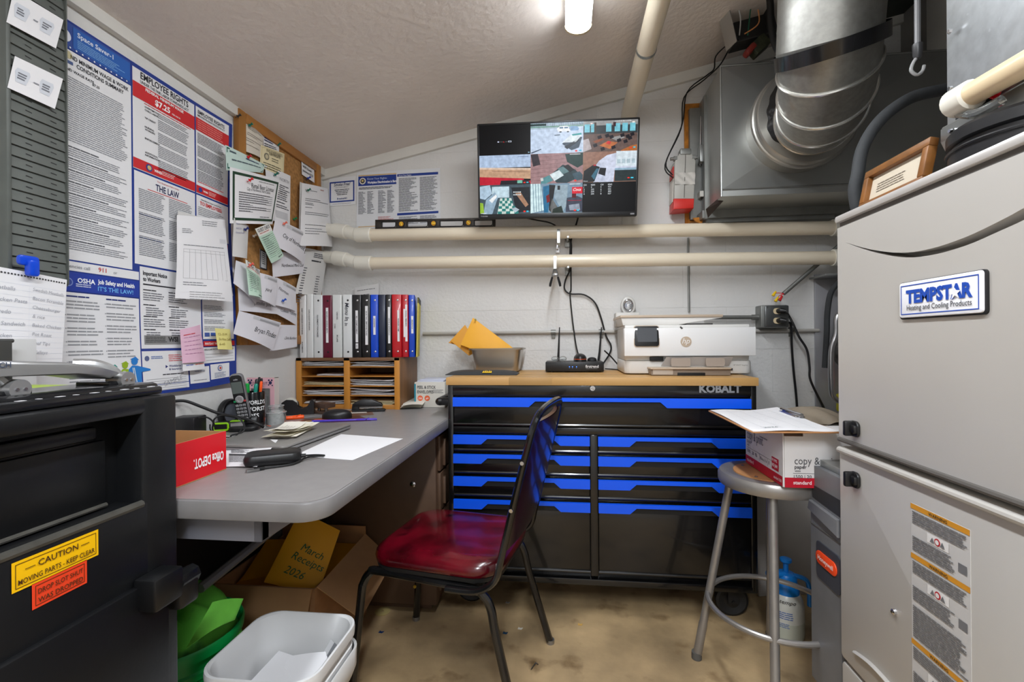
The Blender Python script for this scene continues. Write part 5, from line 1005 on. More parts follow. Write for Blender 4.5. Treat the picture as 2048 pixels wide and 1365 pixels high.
INK = (84, 84, 92)
def script(lines, sz, c=(40, 40, 46), ang=0., u0=.3, v0=.5, sp=1.3):
    def f(I, w, h):
        for k, s_ in enumerate(lines): I.text(w * u0, h * v0 + k * sz * sp, sz, s_, c, 'l', -.002, .25, ang, wmax=w * (1 - u0) * .95)
    return f
def flap(extra=None, dark=True):
    def f(I, w, h):
        I.rect(w * .30, h * .035, w * .98, h * .17, (198, 198, 202), 4); I.rect(w * .45, h * .09, w * .97, h * .155, (160, 160, 164), 4, 1)
        if extra: extra(I, w, h)
    return f
n_sh = dict(cat_='paper')
def SH(name, label, cat_, px, m, ink=None, xs=.02, group=None, **k): return sheet(name, label, cat_, L4(*px, xs, **k), m, ink, group)
# --- papers, back to front
def ink_letter(I, w, h):
    for k, (v, l) in enumerate(((.12, .8), (.17, .9), (.22, .5), (.36, .95), (.42, .6), (.55, .9), (.62, .4), (.75, .8))): I.lines(w * .1, h * v, w * (.1 + .85 * l), h * v + .006, .006, (140, 132, 124), .35, .05)
SH('typed_letter', 'beige typed letter pinned at the top of the cork board', 'paper', ((494, 239), (527, 268), (524, 318), (482, 300)), M_BEIGE, ink_letter, (.024, .020, .018, .020), bulge=.010)
SH('print_slip', 'small white printed slip beside the beige letter on the cork board', 'paper', ((527, 269), (558, 290), (558, 306), (527, 300)), M_PAPER, lambda I, w, h: (I.lines(.004, .006, w * .8, .02, .008, (30, 40, 90), .5, .3), I.lines(.004, .026, w * .95, h - .01, .0075, TXT, .45, .2)), .019)
def ink_cert(I, w, h):
    I.frame(.006, .006, w - .006, h - .006, .001, (160, 144, 100)); I.text(w * .55, h * .2, .016, 'STATE OF NORTH DAKOTA', (90, 84, 66), 'c', .01, wmax=w * .7); I.text(w * .55, h * .3, .014, 'CERTIFICATE', (90, 84, 66), 'c', .02, wmax=w * .5); I.disc(w * .22, h * .42, .016, (120, 116, 100), 16); I.disc(w * .22, h * .42, .010, (200, 190, 156), 14, 1)
    I.lines(w * .42, h * .40, w * .9, h * .62, .010, (130, 122, 96), .4, .4); I.lines(w * .1, h * .70, w * .92, h * .95, .010, (96, 90, 70), .35, .2)
SH('cream_certificate', 'cream certificate with a dark seal pinned on the cork board', 'certificate', ((522, 290), (569, 308), (567, 355), (520, 335)), M_CREAM, ink_cert, .023, bulge=.005)
def ink_check(I, w, h):
    I.lines(w * .08, h * .14, w * .3, h * .28, .009, (70, 90, 100), .5, .3); I.lines(w * .45, h * .2, w * .85, h * .34, .009, (60, 80, 110), .5, .3); I.lines(w * .12, h * .48, w * .9, h * .62, .012, (80, 96, 104), .35, .3); I.lines(w * .1, h * .78, w * .5, h * .84, .012, (70, 90, 100), .4, .2)
    for (u, v) in ((.02, .05), (.90, .05), (.02, .86), (.9, .86)): I.rect(w * u, h * v, w * u + .016, h * v + .004, (30, 96, 80)); I.rect(w * u + (.0 if u < .5 else .012), h * v - (.0 if v < .5 else .010), w * u + (.004 if u < .5 else .016), h * v + .014 - (.0 if v < .5 else .010), (30, 96, 80))
SH('mint_check', 'pale mint bank check pinned across the left cork board frame', 'check', ((451, 290), (530, 330), (526, 346), (453, 341)), M_MINT, ink_check, (.05, .034, .034, .05), bulge=.008)
def ink_form(I, w, h):
    I.text(w * .72, h * .18, .02, 'NORTH', (150, 150, 156), 'c', .0); 
    for va, vb, c_ in ((.26, .36, INK), (.38, .44, BK), (.46, .56, INK), (.60, .64, BK), (.66, .74, INK)): I.lines(w * .3, h * va, w * .95, h * vb, .009, c_, .42, .4)
    I.rect(w * .25, h * .78, w * .85, h * .92, (200, 200, 204), 3)
SH('license_form', 'white printed form behind the green-bordered license', 'paper', ((530, 330), (581, 352), (580, 452), (540, 440)), M_PAPER, ink_form, (.026, .022, .022, .024), bulge=.006)
def ink_lic(I, w, h):
    dg = (22, 58, 36); I.frame(.012, .012, w - .012, h - .012, .010, dg, 8); I.text(w * .36, h * .30, .028, 'Retail Beer License', (60, 60, 64), 'l', .0, wmax=w * .5); I.text(w * .28, h * .36, .017, 'City of Northwood, North Dakota', (90, 90, 94), 'l', .0, wmax=w * .5); I.lines(w * .5, h * .14, w * .85, h * .155, .01, (150, 150, 152), .3, 0)
    for k in range(9): I.rect(w * .14, h * (.42 + k * .043), w * (.86 if k not in (5, 8) else .4), h * (.42 + k * .043) + .0022, (120, 120, 124), 4); I.lines(w * .14, h * (.408 + k * .043), w * (.8 if k not in (5, 8) else .38), h * (.408 + k * .043) + .006, .006, (120, 120, 124), .4, .3)
    I.text(w * .58, h * .88, .034, 'John Adams', (130, 132, 138), 'l', -.008, .4, wmax=w * .3) if False else I.lines(w * .56, h * .85, w * .85, h * .87, .012, (120, 122, 128), .25, .1); I.lines(w * .6, h * .90, w * .8, h * .912, .008, (110, 110, 114), .4, 0)
SH('beer_license', 'white license certificate with a dark green border on the cork board', 'certificate', ((460, 334), (561, 361), (545, 449), (460, 447)), M_PAPER, ink_lic, (.064, .050, .040, .056), bulge=.016)
SH('note_card', 'small white card of black handwriting high on the cork board', 'note', ((603, 316), (628, 331), (629, 366), (604, 349)), M_PAPER, lambda I, w, h: [I.text(.006, .024 + k * .019, .017, s_, (24, 26, 34), 'l', .012, .1, wmax=w * .85) for k, s_ in enumerate(('Northwood Cafe', 'WIFI Guest', 'password123', '', 'Guest WIFI', 'cafe guest', 'Homestyle1'))], .022)
def ink_doc(I, w, h):
    I.lines(w * .62, h * .05, w * .8, h * .075, .012, (190, 140, 136), .4, .3)
    for va, vb, u1 in ((.10, .12, .5), (.24, .26, .6), (.27, .285, .95), (.31, .36, .35), (.38, .40, .3), (.46, .475, .95), (.49, .51, .9), (.66, .675, .95), (.72, .74, .6), (.76, .775, .92), (.80, .82, .5)): I.lines(w * .1, h * va, w * u1, h * vb, .007, INK, .35, .1)
SH('document_packet', 'curling white document packet hanging at the right cork board edge', 'paper', ((604, 366), (656, 378), (665, 494), (600, 492)), M_PAPER, ink_doc, (.036, .030, .060, .060), bulge=.016)
SH('packet_back', 'creased grey sheet behind the curling document packet', 'paper', ((600, 364), (616, 372), (602, 470), (598, 462)), M_PAPER2, None, (.034, .030, .036, .036), bulge=.006)
SH('blank_card', 'tall blank cream card hanging below the license at the left', 'paper', ((468, 436), (497, 452), (494, 518), (465, 513)), M_PAPER2, lambda I, w, h: [I.text(.012, .02 + k * .016, .010, s_, (140, 140, 176), 'l', 0, .2, ang=-.2) for k, s_ in enumerate(('Nora', '4622 St', 'Grand Forks'))], (.060, .046, .046, .056), bulge=.008)
SH('barcode_strip', 'narrow dark barcode strip on bare cork', 'sticker', ((520, 498), (534, 506), (534, 541), (520, 537)), pm((206, 210, 214), .4), lambda I, w, h: ([I.rect(.012, .01 + k * .0085, w - .012, .01 + k * .0085 + random.uniform(.002, .006), (30, 34, 40)) for k in range(int((h - .02) / .0085))], I.frame(0, 0, w, h, .005, (30, 34, 40))), .018)
SH('register_tape', 'long grey printed register tape hanging at the cork board corner', 'receipt', ((612, 496), (656, 506), (642, 592), (590, 588)), M_PAPER2, lambda I, w, h: (I.lines(w * .35, .02, w * .95, .05, .010, INK, .5, .2), I.lines(w * .3, .062, w * .75, .08, .014, BK, .6, .1), [I.lines(w * .08, .11 + k * .014, w * .2, .12 + k * .014, .01, INK, .5, .2) for k in range(14)], [I.lines(w * .6, .15 + k * .014, w * .8, .16 + k * .014, .01, INK, .4, .3) for k in range(9)]), (.030, .036, .05, .04), bulge=.010)
# --- white envelopes and guest checks
GE = 'white envelopes pinned to the cork board'
SH('envelope', 'white envelope hand-lettered Northwood Men\'s Club', 'envelope', ((543, 503), (612, 508), (606, 547), (546, 555)), M_ENVW, script(("Northwood Men's Club",), .022, ang=.02, u0=.24, v0=.62), .038, GE, bulge=.006)
SH('envelope', 'white envelope hand-lettered City of Northwood', 'envelope', ((551, 437), (618, 469), (604, 525), (541, 488)), M_ENVW, flap(script(('City of Northwood',), .030, ang=.06, u0=.24, v0=.55)), .054, GE, bulge=.012)
SH('envelope', 'white envelope under the guest check, mostly hidden behind it at the left', 'envelope', ((472, 521), (520, 540), (512, 610), (467, 567)), M_ENVW, None, (.05, .04, .05, .05), GE, bulge=.008)
SH('envelope', 'white envelope with only the last letters of a name showing beside the blue push pin', 'envelope', ((553, 555), (592, 576), (592, 623), (548, 610)), M_ENVW, flap(script(('Norman',), .020, ang=.15, u0=.12, v0=.40)), .046, GE, bulge=.008)
SH('envelope', 'lower white envelope partly covered, first name shaded under the guest check', 'envelope', ((476, 576), (552, 600), (556, 629), (478, 622)), M_ENVW, script(('Jennifer Johnson',), .022, ang=-.02, u0=.34, v0=.60), .040, GE, bulge=.006)
SH('envelope', 'white envelope hand-lettered beneath the blue push pin, above a folded one', 'envelope', ((550, 607), (594, 606), (594, 652), (552, 628)), M_ENVW, script(('Colleen Tommy',), .020, ang=.0, u0=.20, v0=.60), .036, GE, bulge=.004)
SH('envelope', 'white envelope with a torn flap in front of the pinned guest check stack', 'envelope', ((516, 545), (555, 557), (551, 614), (497, 592)), M_ENVW, flap(script(('yard',), .022, ang=-.02, u0=.42, v0=.6)), .066, GE, bulge=.012)
SH('envelope', 'lowest white envelope at the right, tucked beside the binders', 'envelope', ((560, 650), (594, 651), (594, 694), (539, 703)), M_ENVW, script(('Chris Burkhart',), .020, ang=.06, u0=.40, v0=.60), .042, GE, bulge=.004)
SH('envelope', 'wide white envelope with an open flap, lowest on the cork board', 'envelope', ((478, 622), (562, 646), (545, 701), (467, 668)), M_ENVW, flap(script(('Bryan Floden',), .030, ang=-.02, u0=.38, v0=.62)), .062, GE, bulge=.012)
def ink_guest(I, w, h):
    I.rect(0, 0, w, h * .22, (226, 224, 218), 4); I.text(w * .5, h * .12, .020, 'GUEST CHECK', (70, 74, 84), 'c', .012, wmax=w * .85); I.lines(w * .1, h * .15, w * .9, h * .2, .008, (190, 120, 110), .4, .3)
    for k in range(12): I.rect(w * .06, h * (.28 + k * .052), w * .94, h * (.28 + k * .052) + .0014, (90, 140, 110), 3)
    for k in range(9): I.lines(w * .12, h * (.285 + k * .058), w * .8, h * (.285 + k * .058) + .007, .007, (120, 130, 124), .35, .5)
    I.lines(w * .5, h * .92, w * .92, h * .95, .007, (60, 70, 66), .5, .2)
SH('guest_check', 'green guest check slip pinned over the Northwood envelopes', 'receipt', ((510, 458), (538, 446), (567, 511), (543, 527)), M_GREENP, ink_guest, .060, bulge=.008)
SH('guest_check', 'curled green guest check slip hanging above the torn flap envelope', 'receipt', ((491, 519), (520, 546), (524, 599), (498, 590)), M_GREENP, ink_guest, (.076, .074, .082, .080), bulge=.014)
# --- push pins
def pin(px, py, x, c, label):
    p = LX(px, py, XL + x); M = frame(p, (0, 1, 0), (-.5, 0, 1)); b = MB(M)
    b.lathe([(.0, -.012), (.0012, -.010), (.0012, 0), (.0062, 0), (.0066, .0015), (.0034, .003), (.0030, .010), (.0052, .0125), (.0055, .0145), (0, .0155)], 12)
    solo('push_pin', label, 'push pin', b, mat('pin_%d_%d_%d' % c, c, .3), 'push pins on the cork board')
pin(499, 251, .030, (14, 120, 100), 'teal push pin in the beige typed letter'); pin(556, 290, .024, (14, 110, 96), 'teal push pin at the edge of the small printed slip')
pin(496, 315, .048, (200, 26, 40), 'red push pin in the mint bank check'); pin(499, 361, .076, (214, 30, 44), 'red push pin in the green-bordered license')
pin(550, 350, .034, (16, 112, 100), 'teal push pin above the white printed form'); pin(616, 357, .028, (26, 60, 170), 'blue push pin under the handwritten card')
pin(616, 381, .052, (20, 110, 84), 'green push pin in the document packet'); pin(588, 439, .018, (20, 140, 84), 'green push pin in bare cork beside the packet')
pin(490, 460, .060, (36, 48, 110), 'navy push pin in the blank cream card'); pin(568, 448, .064, (230, 110, 90), 'coral push pin in the City of Northwood envelope')
pin(500, 531, .090, (230, 100, 84), 'coral push pin in the curled guest check'); pin(566, 602, .058, (30, 84, 190), 'blue push pin between the right-hand envelopes')
pin(475, 233, .030, (40, 36, 32), 'black push pin in the cork board frame corner'); pin(507, 473, .018, (228, 220, 210), 'white push pin in bare cork beside the guest check')

# ================================================================== OAK SORTER WITH BINDERS
OX0, OX1, OY0, OY1, OZ0, OZ1 = XL + .006, -.752, 2.06, 2.315, DZ, 1.008
t = thing('mail_sorter', 'oak mail sorter with two columns of paper slots on the desk', 'organizer', ((OX0 + OX1) / 2, 2.19, OZ0))
th = .016
xm = (OX0 + OX1) / 2 - .002
for x0, x1, m in ((OX0, OX0 + th + .004, M_SORT), (xm - .009, xm + .009, M_SORT), (OX1 - th, OX1, M_SORTSIDE)):
    b = MB(); b.bx(x0, x1, OY0 + .004, OY1, OZ0, OZ1 - .006, .001); obj('side_panel' if m is M_SORTSIDE else 'upright', b, m, t)
for x0, x1 in ((OX0, OX0 + .026), (xm - .014, xm + .014), (OX1 - .024, OX1)):
    b = MB(); b.bx(x0, x1, OY0 - .004, OY0 + .006, OZ0, OZ1, .001); obj('face_stile', b, mat('honey_oak_face', (196, 132, 54), .42, var=.2, vs=14, stretch=(1, 1, .12)), t)
b = MB(); b.bx(OX0, OX1, OY0 - .004, OY1, OZ1 - .014, OZ1, .001); obj('top_board', b, mat('sorter_top', (118, 84, 56), .45, var=.2, vs=10), t)
b = MB(); b.bx(OX0, OX1, OY0 + .002, OY1, OZ0, OZ0 + .02, .001); obj('base_rail', b, M_SORT, t)
b = MB(); b.bx(OX0, OX1, OY1 - .006, OY1, OZ0, OZ1); obj('back_panel', b, M_SORTSIDE, t)
SLZ = [OZ0 + .02 + k * .0445 for k in range(5)]
for k in range(1, 5):
    for x0, x1 in ((OX0 + .02, xm - .009), (xm + .009, OX1 - .014)):
        b = MB(); b.bx(x0, x1, OY0 - .002, OY1 - .006, SLZ[k] - .005, SLZ[k], .0006); obj('shelf', b, M_SORT, t)
PILES = {(0, 4): 5, (0, 3): 2, (0, 2): 3, (0, 1): 5, (0, 0): 3, (1, 4): 5, (1, 2): 6, (1, 1): 6, (1, 0): 4}
PCOL = {(0, 2): M_CREAM, (1, 0): M_CREAM}
for (cx_, k), n in PILES.items():
    x0, x1 = ((OX0 + .026, xm - .012), (xm + .012, OX1 - .022))[cx_]
    nm = ('left', 'right')[cx_]; lv = ('lowest', 'second', 'middle', 'fourth', 'top')[k]
    tt = thing('paper_pile', 'papers in the %s slot, %s column of the oak sorter' % (lv, nm), 'papers', ((x0 + x1) / 2, 2.15, SLZ[k]), group='paper piles in the mail sorter')
    for j in range(n):
        dx = random.uniform(0, .025); bow = random.uniform(.002, .012) if j > 1 else .001; z = SLZ[k] + .0008 + j * (.0042 if n > 3 else .004); s_ = random.choice((-1, 1)); fy = OY0 + random.uniform(.002, .02)
        xa, xb = x0 + .001 + dx * (s_ > 0) + (.05 if (cx_, k) == (0, 3) else 0), x1 - .001 - dx * (s_ < 0)
        b = MB(); top = lambda u, v: V((xa + (xb - xa) * u, fy + .22 * v, z + .0016 + min(bow, .03 - j * .004) * (u if s_ > 0 else 1 - u) ** 3 * (1 - v * .5) + .001 * math.sin(u * 6 + j)))
        b.grid(top, 8, 2); kk = len(b.v); b.grid(lambda u, v: top(u, v) - V((0, 0, .0016)), 8, 2)
        b.add([top(i / 8, 0) for i in range(9)] + [top(i / 8, 0) - V((0, 0, .0016)) for i in range(9)], [[i, i + 1, i + 10, i + 9] for i in range(8)]); b.add([top(u, v) - V((0, 0, q * .0016)) for u in (0, 1) for v in (0, 1) for q in (0, 1)], [[0, 1, 3, 2], [4, 5, 7, 6]])
        obj('sheet_edge', b, PCOL.get((cx_, k), M_PAPER if j % 3 else M_PAPER2), tt)
# ring binders standing on the sorter
def binder(px0, px1, ptop, pbot, col, label, plate=None, text=(), rivets=None, hand=None, tilt=0., plain=False):
    zb = OZ1 + .0005; xm_ = LY((px0 + px1) / 2, 700, OY0 + .03).x; k_ = (xm_ + 1.26) / .56; y = OY0 + .004 + .055 * k_; yaw = math.radians(15) * min(1, k_ * 1.2)
    x0 = LY(px0, 700, y).x + .0005; x1 = LY(px1, 700, y).x - .0005; h = .292 - ptop
    m = mat('binder_%d_%d_%d' % col, col, .32, coat=.15)
    T = tr((x0 + x1) / 2, y, zb) @ rot('Z', yaw)
    t = thing('ring_binder', label, 'binder', M=T, group='ring binders on the mail sorter'); wd = x1 - x0
    b = MB(T); b.prism(rr(wd, .018, .006, 4, 0, .009), 0, h, bev=.001); obj('spine', b, m, t)
    b = MB(T)
    for sx in (-1, 1): b.bx(sx * (wd / 2 - .003), sx * wd / 2, .012, .195, 0, h, .001)
    obj('cover', b, m, t)
    b = MB(T); b.bx(-wd / 2 + .004, wd / 2 - .004, .02, .188, .006, h - .014); obj('page_block', b, M_PAPER, t)
    if rivets:
        for z in (h * .09, h * .91):
            b = MB(T); b.lathe([(.0046, 0), (.0046, .0008), (.0030, .0016), (0, .0018)], 12, M=frame((wd * .08, 0, z), (1, 0, 0), (0, 0, 1))); obj('rivet', b, rivets, t)
    if plate:
        for (u, z0, z1, wpl) in plate:
            b = MB(T); b.bx(u * wd - wpl / 2, u * wd + wpl / 2, -.0008, 0, z0 * h, z1 * h); obj('spine_label', b, M_PAPER, t)
    I = Ink(lambda u, v, off: T @ V((u, -off - .0009, v * -1)))
    for (u, z, size, s_, c) in text: I.text(u * wd - size * .36, -z * h, size, s_, c, 'l', .012, ang=PI / 2)
    if hand:
        for (u, z, size, s_) in hand: I.text(u * wd - size * .36, -z * h, size, s_, (30, 32, 48), 'l', .006, .2, ang=PI / 2)
    I.done(t, 'lettering')
DKR, SLR = M_BLACKM, M_CHROME
D_ = (60, 60, 66); WHT = (226, 226, 226)
binder(598.5, 612, -.008, 0, WHT, 'white binder at the left end of the binder row', text=((0, .78, .0085, 'DEBIT CARD/BANK STATE BANK', D_), (0, .25, .0085, 'PLACEMENTS', D_)))
binder(613, 626, -.008, 0, (222, 223, 222), 'white binder, second from the left, with a fine printed spine', text=((0, .76, .0075, 'ALERUS GOODY RIVER BANK', D_),))
binder(627, 645, -.004, 0, (216, 218, 218), 'white binder lettered EQUIPMENT PURCHASES', text=((0, .68, .0095, 'EQUIPMENT PURCHASES', D_),), rivets=DKR)
binder(645.5, 664, -.002, 0, (100, 18, 44), 'maroon binder with a white spine label', plate=((0, .24, .80, .0115),), text=((0, .74, .0085, 'REPAIRS & GENERAL MNTC', D_),), rivets=DKR)
binder(665, 683.5, -.004, 0, (214, 216, 214), 'white binder beside the maroon one with scattered spine words', text=((.05, .73, .0085, 'CASH INS', D_), (-.2, .54, .0085, 'COKE', D_), (.05, .36, .0085, 'MCLANE', D_)))
binder(686, 704, -.004, 0, (220, 222, 222), 'white binder with large black handwriting on its spine', hand=((.0, .87, .026, 'Menu In'), (-.1, .60, .020, '.. In')), rivets=DKR)
binder(705, 723, -.003, 0, (30, 30, 32), 'black binder on the left of the two, short lower label', plate=((0, .24, .75, .0115), (0, .14, .225, .0115)), text=((0, .66, .0085, 'IRS - UNEMPLOYMENT', D_), (0, .20, .007, '2021', D_)), rivets=SLR)
binder(724, 741, -.003, 0, (26, 26, 28), 'black binder on the right of the two, long single label', plate=((.06, .20, .82, .0125),), text=((.06, .74, .0085, 'SALES TAX - EMPLOYEE TAXES', D_),), rivets=SLR)
binder(741.5, 757, -.003, 0, (10, 72, 200), 'bright blue binder between the black ones and the navy', plate=((0, .36, .66, .0105),), text=((0, .62, .0085, 'LICENSING', D_),), rivets=SLR)
binder(757.5, 772, -.003, 0, (10, 26, 56), 'navy blue binder without any label')
binder(772, 784, -.003, 0, (18, 18, 20), 'thin black binder between navy and red', plate=((.05, .22, .80, .0105),), text=((.05, .62, .0085, 'STATE & WITHHOLD', D_),), rivets=SLR)
binder(784.5, 804, -.003, 0, (190, 10, 26), 'wide red binder with a single straight label', plate=((.15, .25, .75, .0100),), text=((.15, .62, .008, 'WORKERS COMP', D_),), rivets=SLR)
binder(804.5, 817.5, -.002, 0, (184, 12, 30), 'narrow red binder with two overlapping labels', plate=((.16, .25, .84, .010), (-.14, .32, .77, .008)), text=((.12, .74, .0075, 'PAYROLL TIMESHEETS', D_),), rivets=SLR)
binder(818, 830, .0, 0, (8, 66, 186), 'blue binder at the right end of the row, label low', plate=((.08, .38, .66, .010),), text=((.08, .60, .008, 'INSURANCE', D_),), rivets=SLR)
b = MB(frame((LY(830.5, 700, OY0 + .06).x + .005, OY0 + .066, OZ1), (-.26, 1, 0), (.03, .01, 1))); b.bx(0, .18, 0, .278, -.003, .003, .0008); b.bx(0, .18, .255, .281, -.0035, .0035, mi=1); solo('legal_pad', 'yellow legal pad standing against the end of the binder row', 'notepad', b, [mat('legal_yellow', (206, 190, 84), .7), M_BLACKM])
# ================================================================== THINGS ON THE TOOL CHEST
def padded(name, label, cat_, c4, th, m, group=None, ink=None):
    """a stuffed envelope: a slab between four corners, fuller in the middle"""
    q = quadmap(*c4); b = MB(); nu = 8
    f = lambda u, v: th * (.25 + .75 * (math.sin(PI * u) * math.sin(PI * v)) ** .5)
    b.grid(lambda a, c: q(a, 1 - c, f(a, c)), nu, nu); b.grid(lambda a, c: q(1 - a, 1 - c, -f(a, c)), nu, nu)
    ed = lambda u, v: [q(u, v, th * .25), q(u, v, -th * .25)]
    for (p0, p1) in (((0, 0), (1, 0)), ((1, 0), (1, 1)), ((1, 1), (0, 1)), ((0, 1), (0, 0))):
        a, c = ed(*p0), ed(*p1); b.add([a[0], c[0], c[1], a[1]], [[0, 1, 2, 3]])
    o = solo(name, label, cat_, b, m, group, smooth=50)
    if ink: I = Ink(lambda u, v, off: q(u / q.w, v / q.h, f(u / q.w, v / q.h) + off + .0008)); ink(I, q.w, q.h); I.done(o)
    return o
P0, P1, PY, PYb, PZ = LY(940, 738, 2.10).x, LY(1042, 738, 2.10).x, 2.10, 2.285, 1.046
t = thing('steel_pan', 'steel food pan holding manila envelopes on the butcher block', 'pan', ((P0 + P1) / 2, 2.19, WT))
b = MB()
def pan_ring(k, z): return [(x, y, z) for x, y in rr(P1 - P0 - k, PYb - PY - k, .028, 5, (P0 + P1) / 2, (PY + PYb) / 2)]
rings = [pan_ring(-.016, PZ - .006), pan_ring(-.018, PZ), pan_ring(-.006, PZ + .002), pan_ring(.004, PZ - .003), pan_ring(.036, WT + .006), pan_ring(.05, WT + .001)]
n = len(rings[0]); vs = [p for r in rings for p in r]; b.add(vs, [[i * n + k, i * n + (k + 1) % n, (i + 1) * n + (k + 1) % n, (i + 1) * n + k] for i in range(len(rings) - 1) for k in range(n)] + [[(len(rings) - 1) * n + k for k in range(n)]])
obj('pan_shell', b, mat('pan_steel', (172, 166, 156), .3, .85, var=.08, vs=6, spots=((140, 108, 60), .74, 10)), t)
EG = 'manila envelopes in the steel pan'
padded('manila_envelope', 'fattest manila envelope in the steel pan, nearest the room', 'envelope', (LY(946, 636, 2.17), LY(1036, 704, 2.17), LY(1010, 724, 2.135), LY(921, 690, 2.135)), .008, M_ENV, EG)
padded('manila_envelope', 'thin manila envelope peeking out left of the fattest one in the steel pan', 'envelope', (LY(930, 650, 2.185), LY(962, 700, 2.185), LY(938, 712, 2.16), LY(901, 682, 2.16)), .004, M_ENVD, EG)
padded('manila_envelope', 'lowest manila envelope, its corner poking left over the steel pan rim', 'envelope', (LY(908, 676, 2.20), LY(1000, 690, 2.20), LY(990, 712, 2.185), LY(897, 686, 2.175)), .003, mat('manila_dark', (206, 138, 30), .6), EG)
b = MB(); p = LY(951, 640, 2.155); b.tube([p, p + V((0, -.003, 0))], .005, 10); solo('clasp', 'small brass clasp on the top corner of the fattest manila envelope', 'clasp', b, mat('brass', (170, 150, 70), .3, .9))
b = MB(frame((0, 0, 0), (1, 0, 0), (0, 1, 0)))
bx0, bx1 = LY(897, 748, 2.0).x, LY(1036, 748, 2.0).x
def bag(u, v): return V((bx0 + (bx1 - bx0) * u, 1.945 + .12 * v, WT + .004 + .017 * (math.sin(PI * u) * math.sin(PI * v)) ** .4 + .003 * math.sin(u * 9) * v * math.sin(PI * v)))
b.grid(bag, 24, 10); b.grid(lambda u, v: V((bag(u, v).x, bag(u, v).y, WT + .0008)), 24, 10)
for (p0, p1) in (((0, 0), (1, 0)), ((1, 0), (1, 1)), ((1, 1), (0, 1)), ((0, 1), (0, 0))):
    for k in range(12):
        a = [p0[i] + (p1[i] - p0[i]) * k / 12 for i in (0, 1)]; c = [p0[i] + (p1[i] - p0[i]) * (k + 1) / 12 for i in (0, 1)]
        b.add([bag(*a), bag(*c), V((bag(*c).x, bag(*c).y, WT + .0008)), V((bag(*a).x, bag(*a).y, WT + .0008))], [[0, 1, 2, 3]])
o = solo('bank_bag', 'flat charcoal zip bank bag with a small yellow mark on the chest', 'bag', b, mat('bag_charcoal', (52, 54, 56), .55, bump=.2, bs=160))
I = Ink(lambda u, v, off: bag((u - bx0) / (bx1 - bx0), v) + V((0, -.001, .0012 + off))); xm_ = LY(974, 742, 1.95).x
for k in range(5): I.poly([(xm_ - .02 + k * .008, .05), (xm_ - .016 + k * .008, .22 + .1 * (k % 2)), (xm_ - .012 + k * .008, .05)], (230, 190, 40))
I.rect(xm_ - .02, .02, xm_ + .02, .05, (230, 190, 40)); I.done(o, 'emblem')
# ------------------------------------------------------------------ video recorder
VX0, VX1, VY0, VY1, VZ = LY(1091, 740, 2.12).x, LY(1208, 740, 2.12).x, 2.12, 2.285, WT + .005
t = thing('video_recorder', 'low black video recorder with two antennas on the tool chest', 'recorder', ((VX0 + VX1) / 2, 2.2, WT))
b = MB(); b.bx(VX0, VX1, VY0, VY1, VZ, VZ + .043, .003); obj('case', b, M_BLACK, t)
for x in (VX0 + .03, VX1 - .03):
    for y in (VY0 + .02, VY1 - .02): b = MB(); b.cyl((x, y, WT), (x, y, VZ), .008, n=10); obj('foot', b, M_BLACKM, t)
for px, x, lean in ((1119, VX0 + .055, .012), (1203, VX1 - .012, -.002)):
    tp = LY(px, 655, VY1 + .01); b = MB(); a = V((x, VY1 + .006, VZ + .02)); b.tube([a, a + V((0, .003, .02)), a + (tp - a) * .35, a + (tp - a) * .8, tp], [.0065, .0065, .0052, .0036, .0026], 10); obj('antenna', b, M_BLACK, t)
I = Ink(lambda u, v, off: V((u, VY0 - off - .0004, VZ + .043 - v))); px2 = lambda px: LY(px, 735, VY0).x
for px in (1139, 1145, 1153): I.disc(px2(px), .022, .0022, glow((60, 110, 255), 2.5), 8); I.rect(px2(px) - .002, .028, px2(px) + .002, .029, (120, 140, 180))
I.text(px2(1171), .026, .0175, 'firstrend', (230, 230, 232), 'l', .015, wmax=.058); I.rect(px2(1172), .030, px2(1195), .031, (150, 150, 152)); I.done(t, 'lettering')
mz = VZ + .0435
def blob(name, label, cat_, c, sx, sy, h, m, yaw=0, pw=.6, ring=None):
    M = tr(*c) @ rot('Z', yaw); b = MB(M)
    b.grid(lambda u, v: V((sx * math.sin(PI * v * .5) * math.cos(2 * PI * u), sy * math.sin(PI * v * .5) * math.sin(2 * PI * u), h * max(0, math.cos(PI * v * .5)) ** pw)), 28, 10, wrap=True)
    b.add([(sx * math.cos(2 * PI * k / 28), sy * math.sin(2 * PI * k / 28), 0) for k in range(28)], [list(range(28))[::-1]])
    o = solo(name, label, cat_, b, m)
    if ring: b = MB(M); b.tube([(sx * .985 * math.cos(2 * PI * k / 28), sy * .985 * math.sin(2 * PI * k / 28), h * .28) for k in range(28)], .0012, 6, closed=True); obj('accent_line', b, ring, o)
    return o
blob('computer_mouse', 'black computer mouse with an orange line on the video recorder', 'mouse', (LY(1160, 718, 2.2).x, 2.19, mz), .030, .05, .036, M_BLACK, ring=M_ORANGE)
blob('remote_puck', 'small flat black puck beside the mouse on the video recorder', 'gadget', (LY(1184, 720, 2.2).x, 2.2, mz), .022, .022, .018, M_BLACKM)
t = thing('eyeglasses', 'pair of eyeglasses with thin frames folded on the video recorder', 'eyeglasses', (LY(1118, 718, 2.17).x, 2.17, mz)); gx = LY(1118, 718, 2.17).x
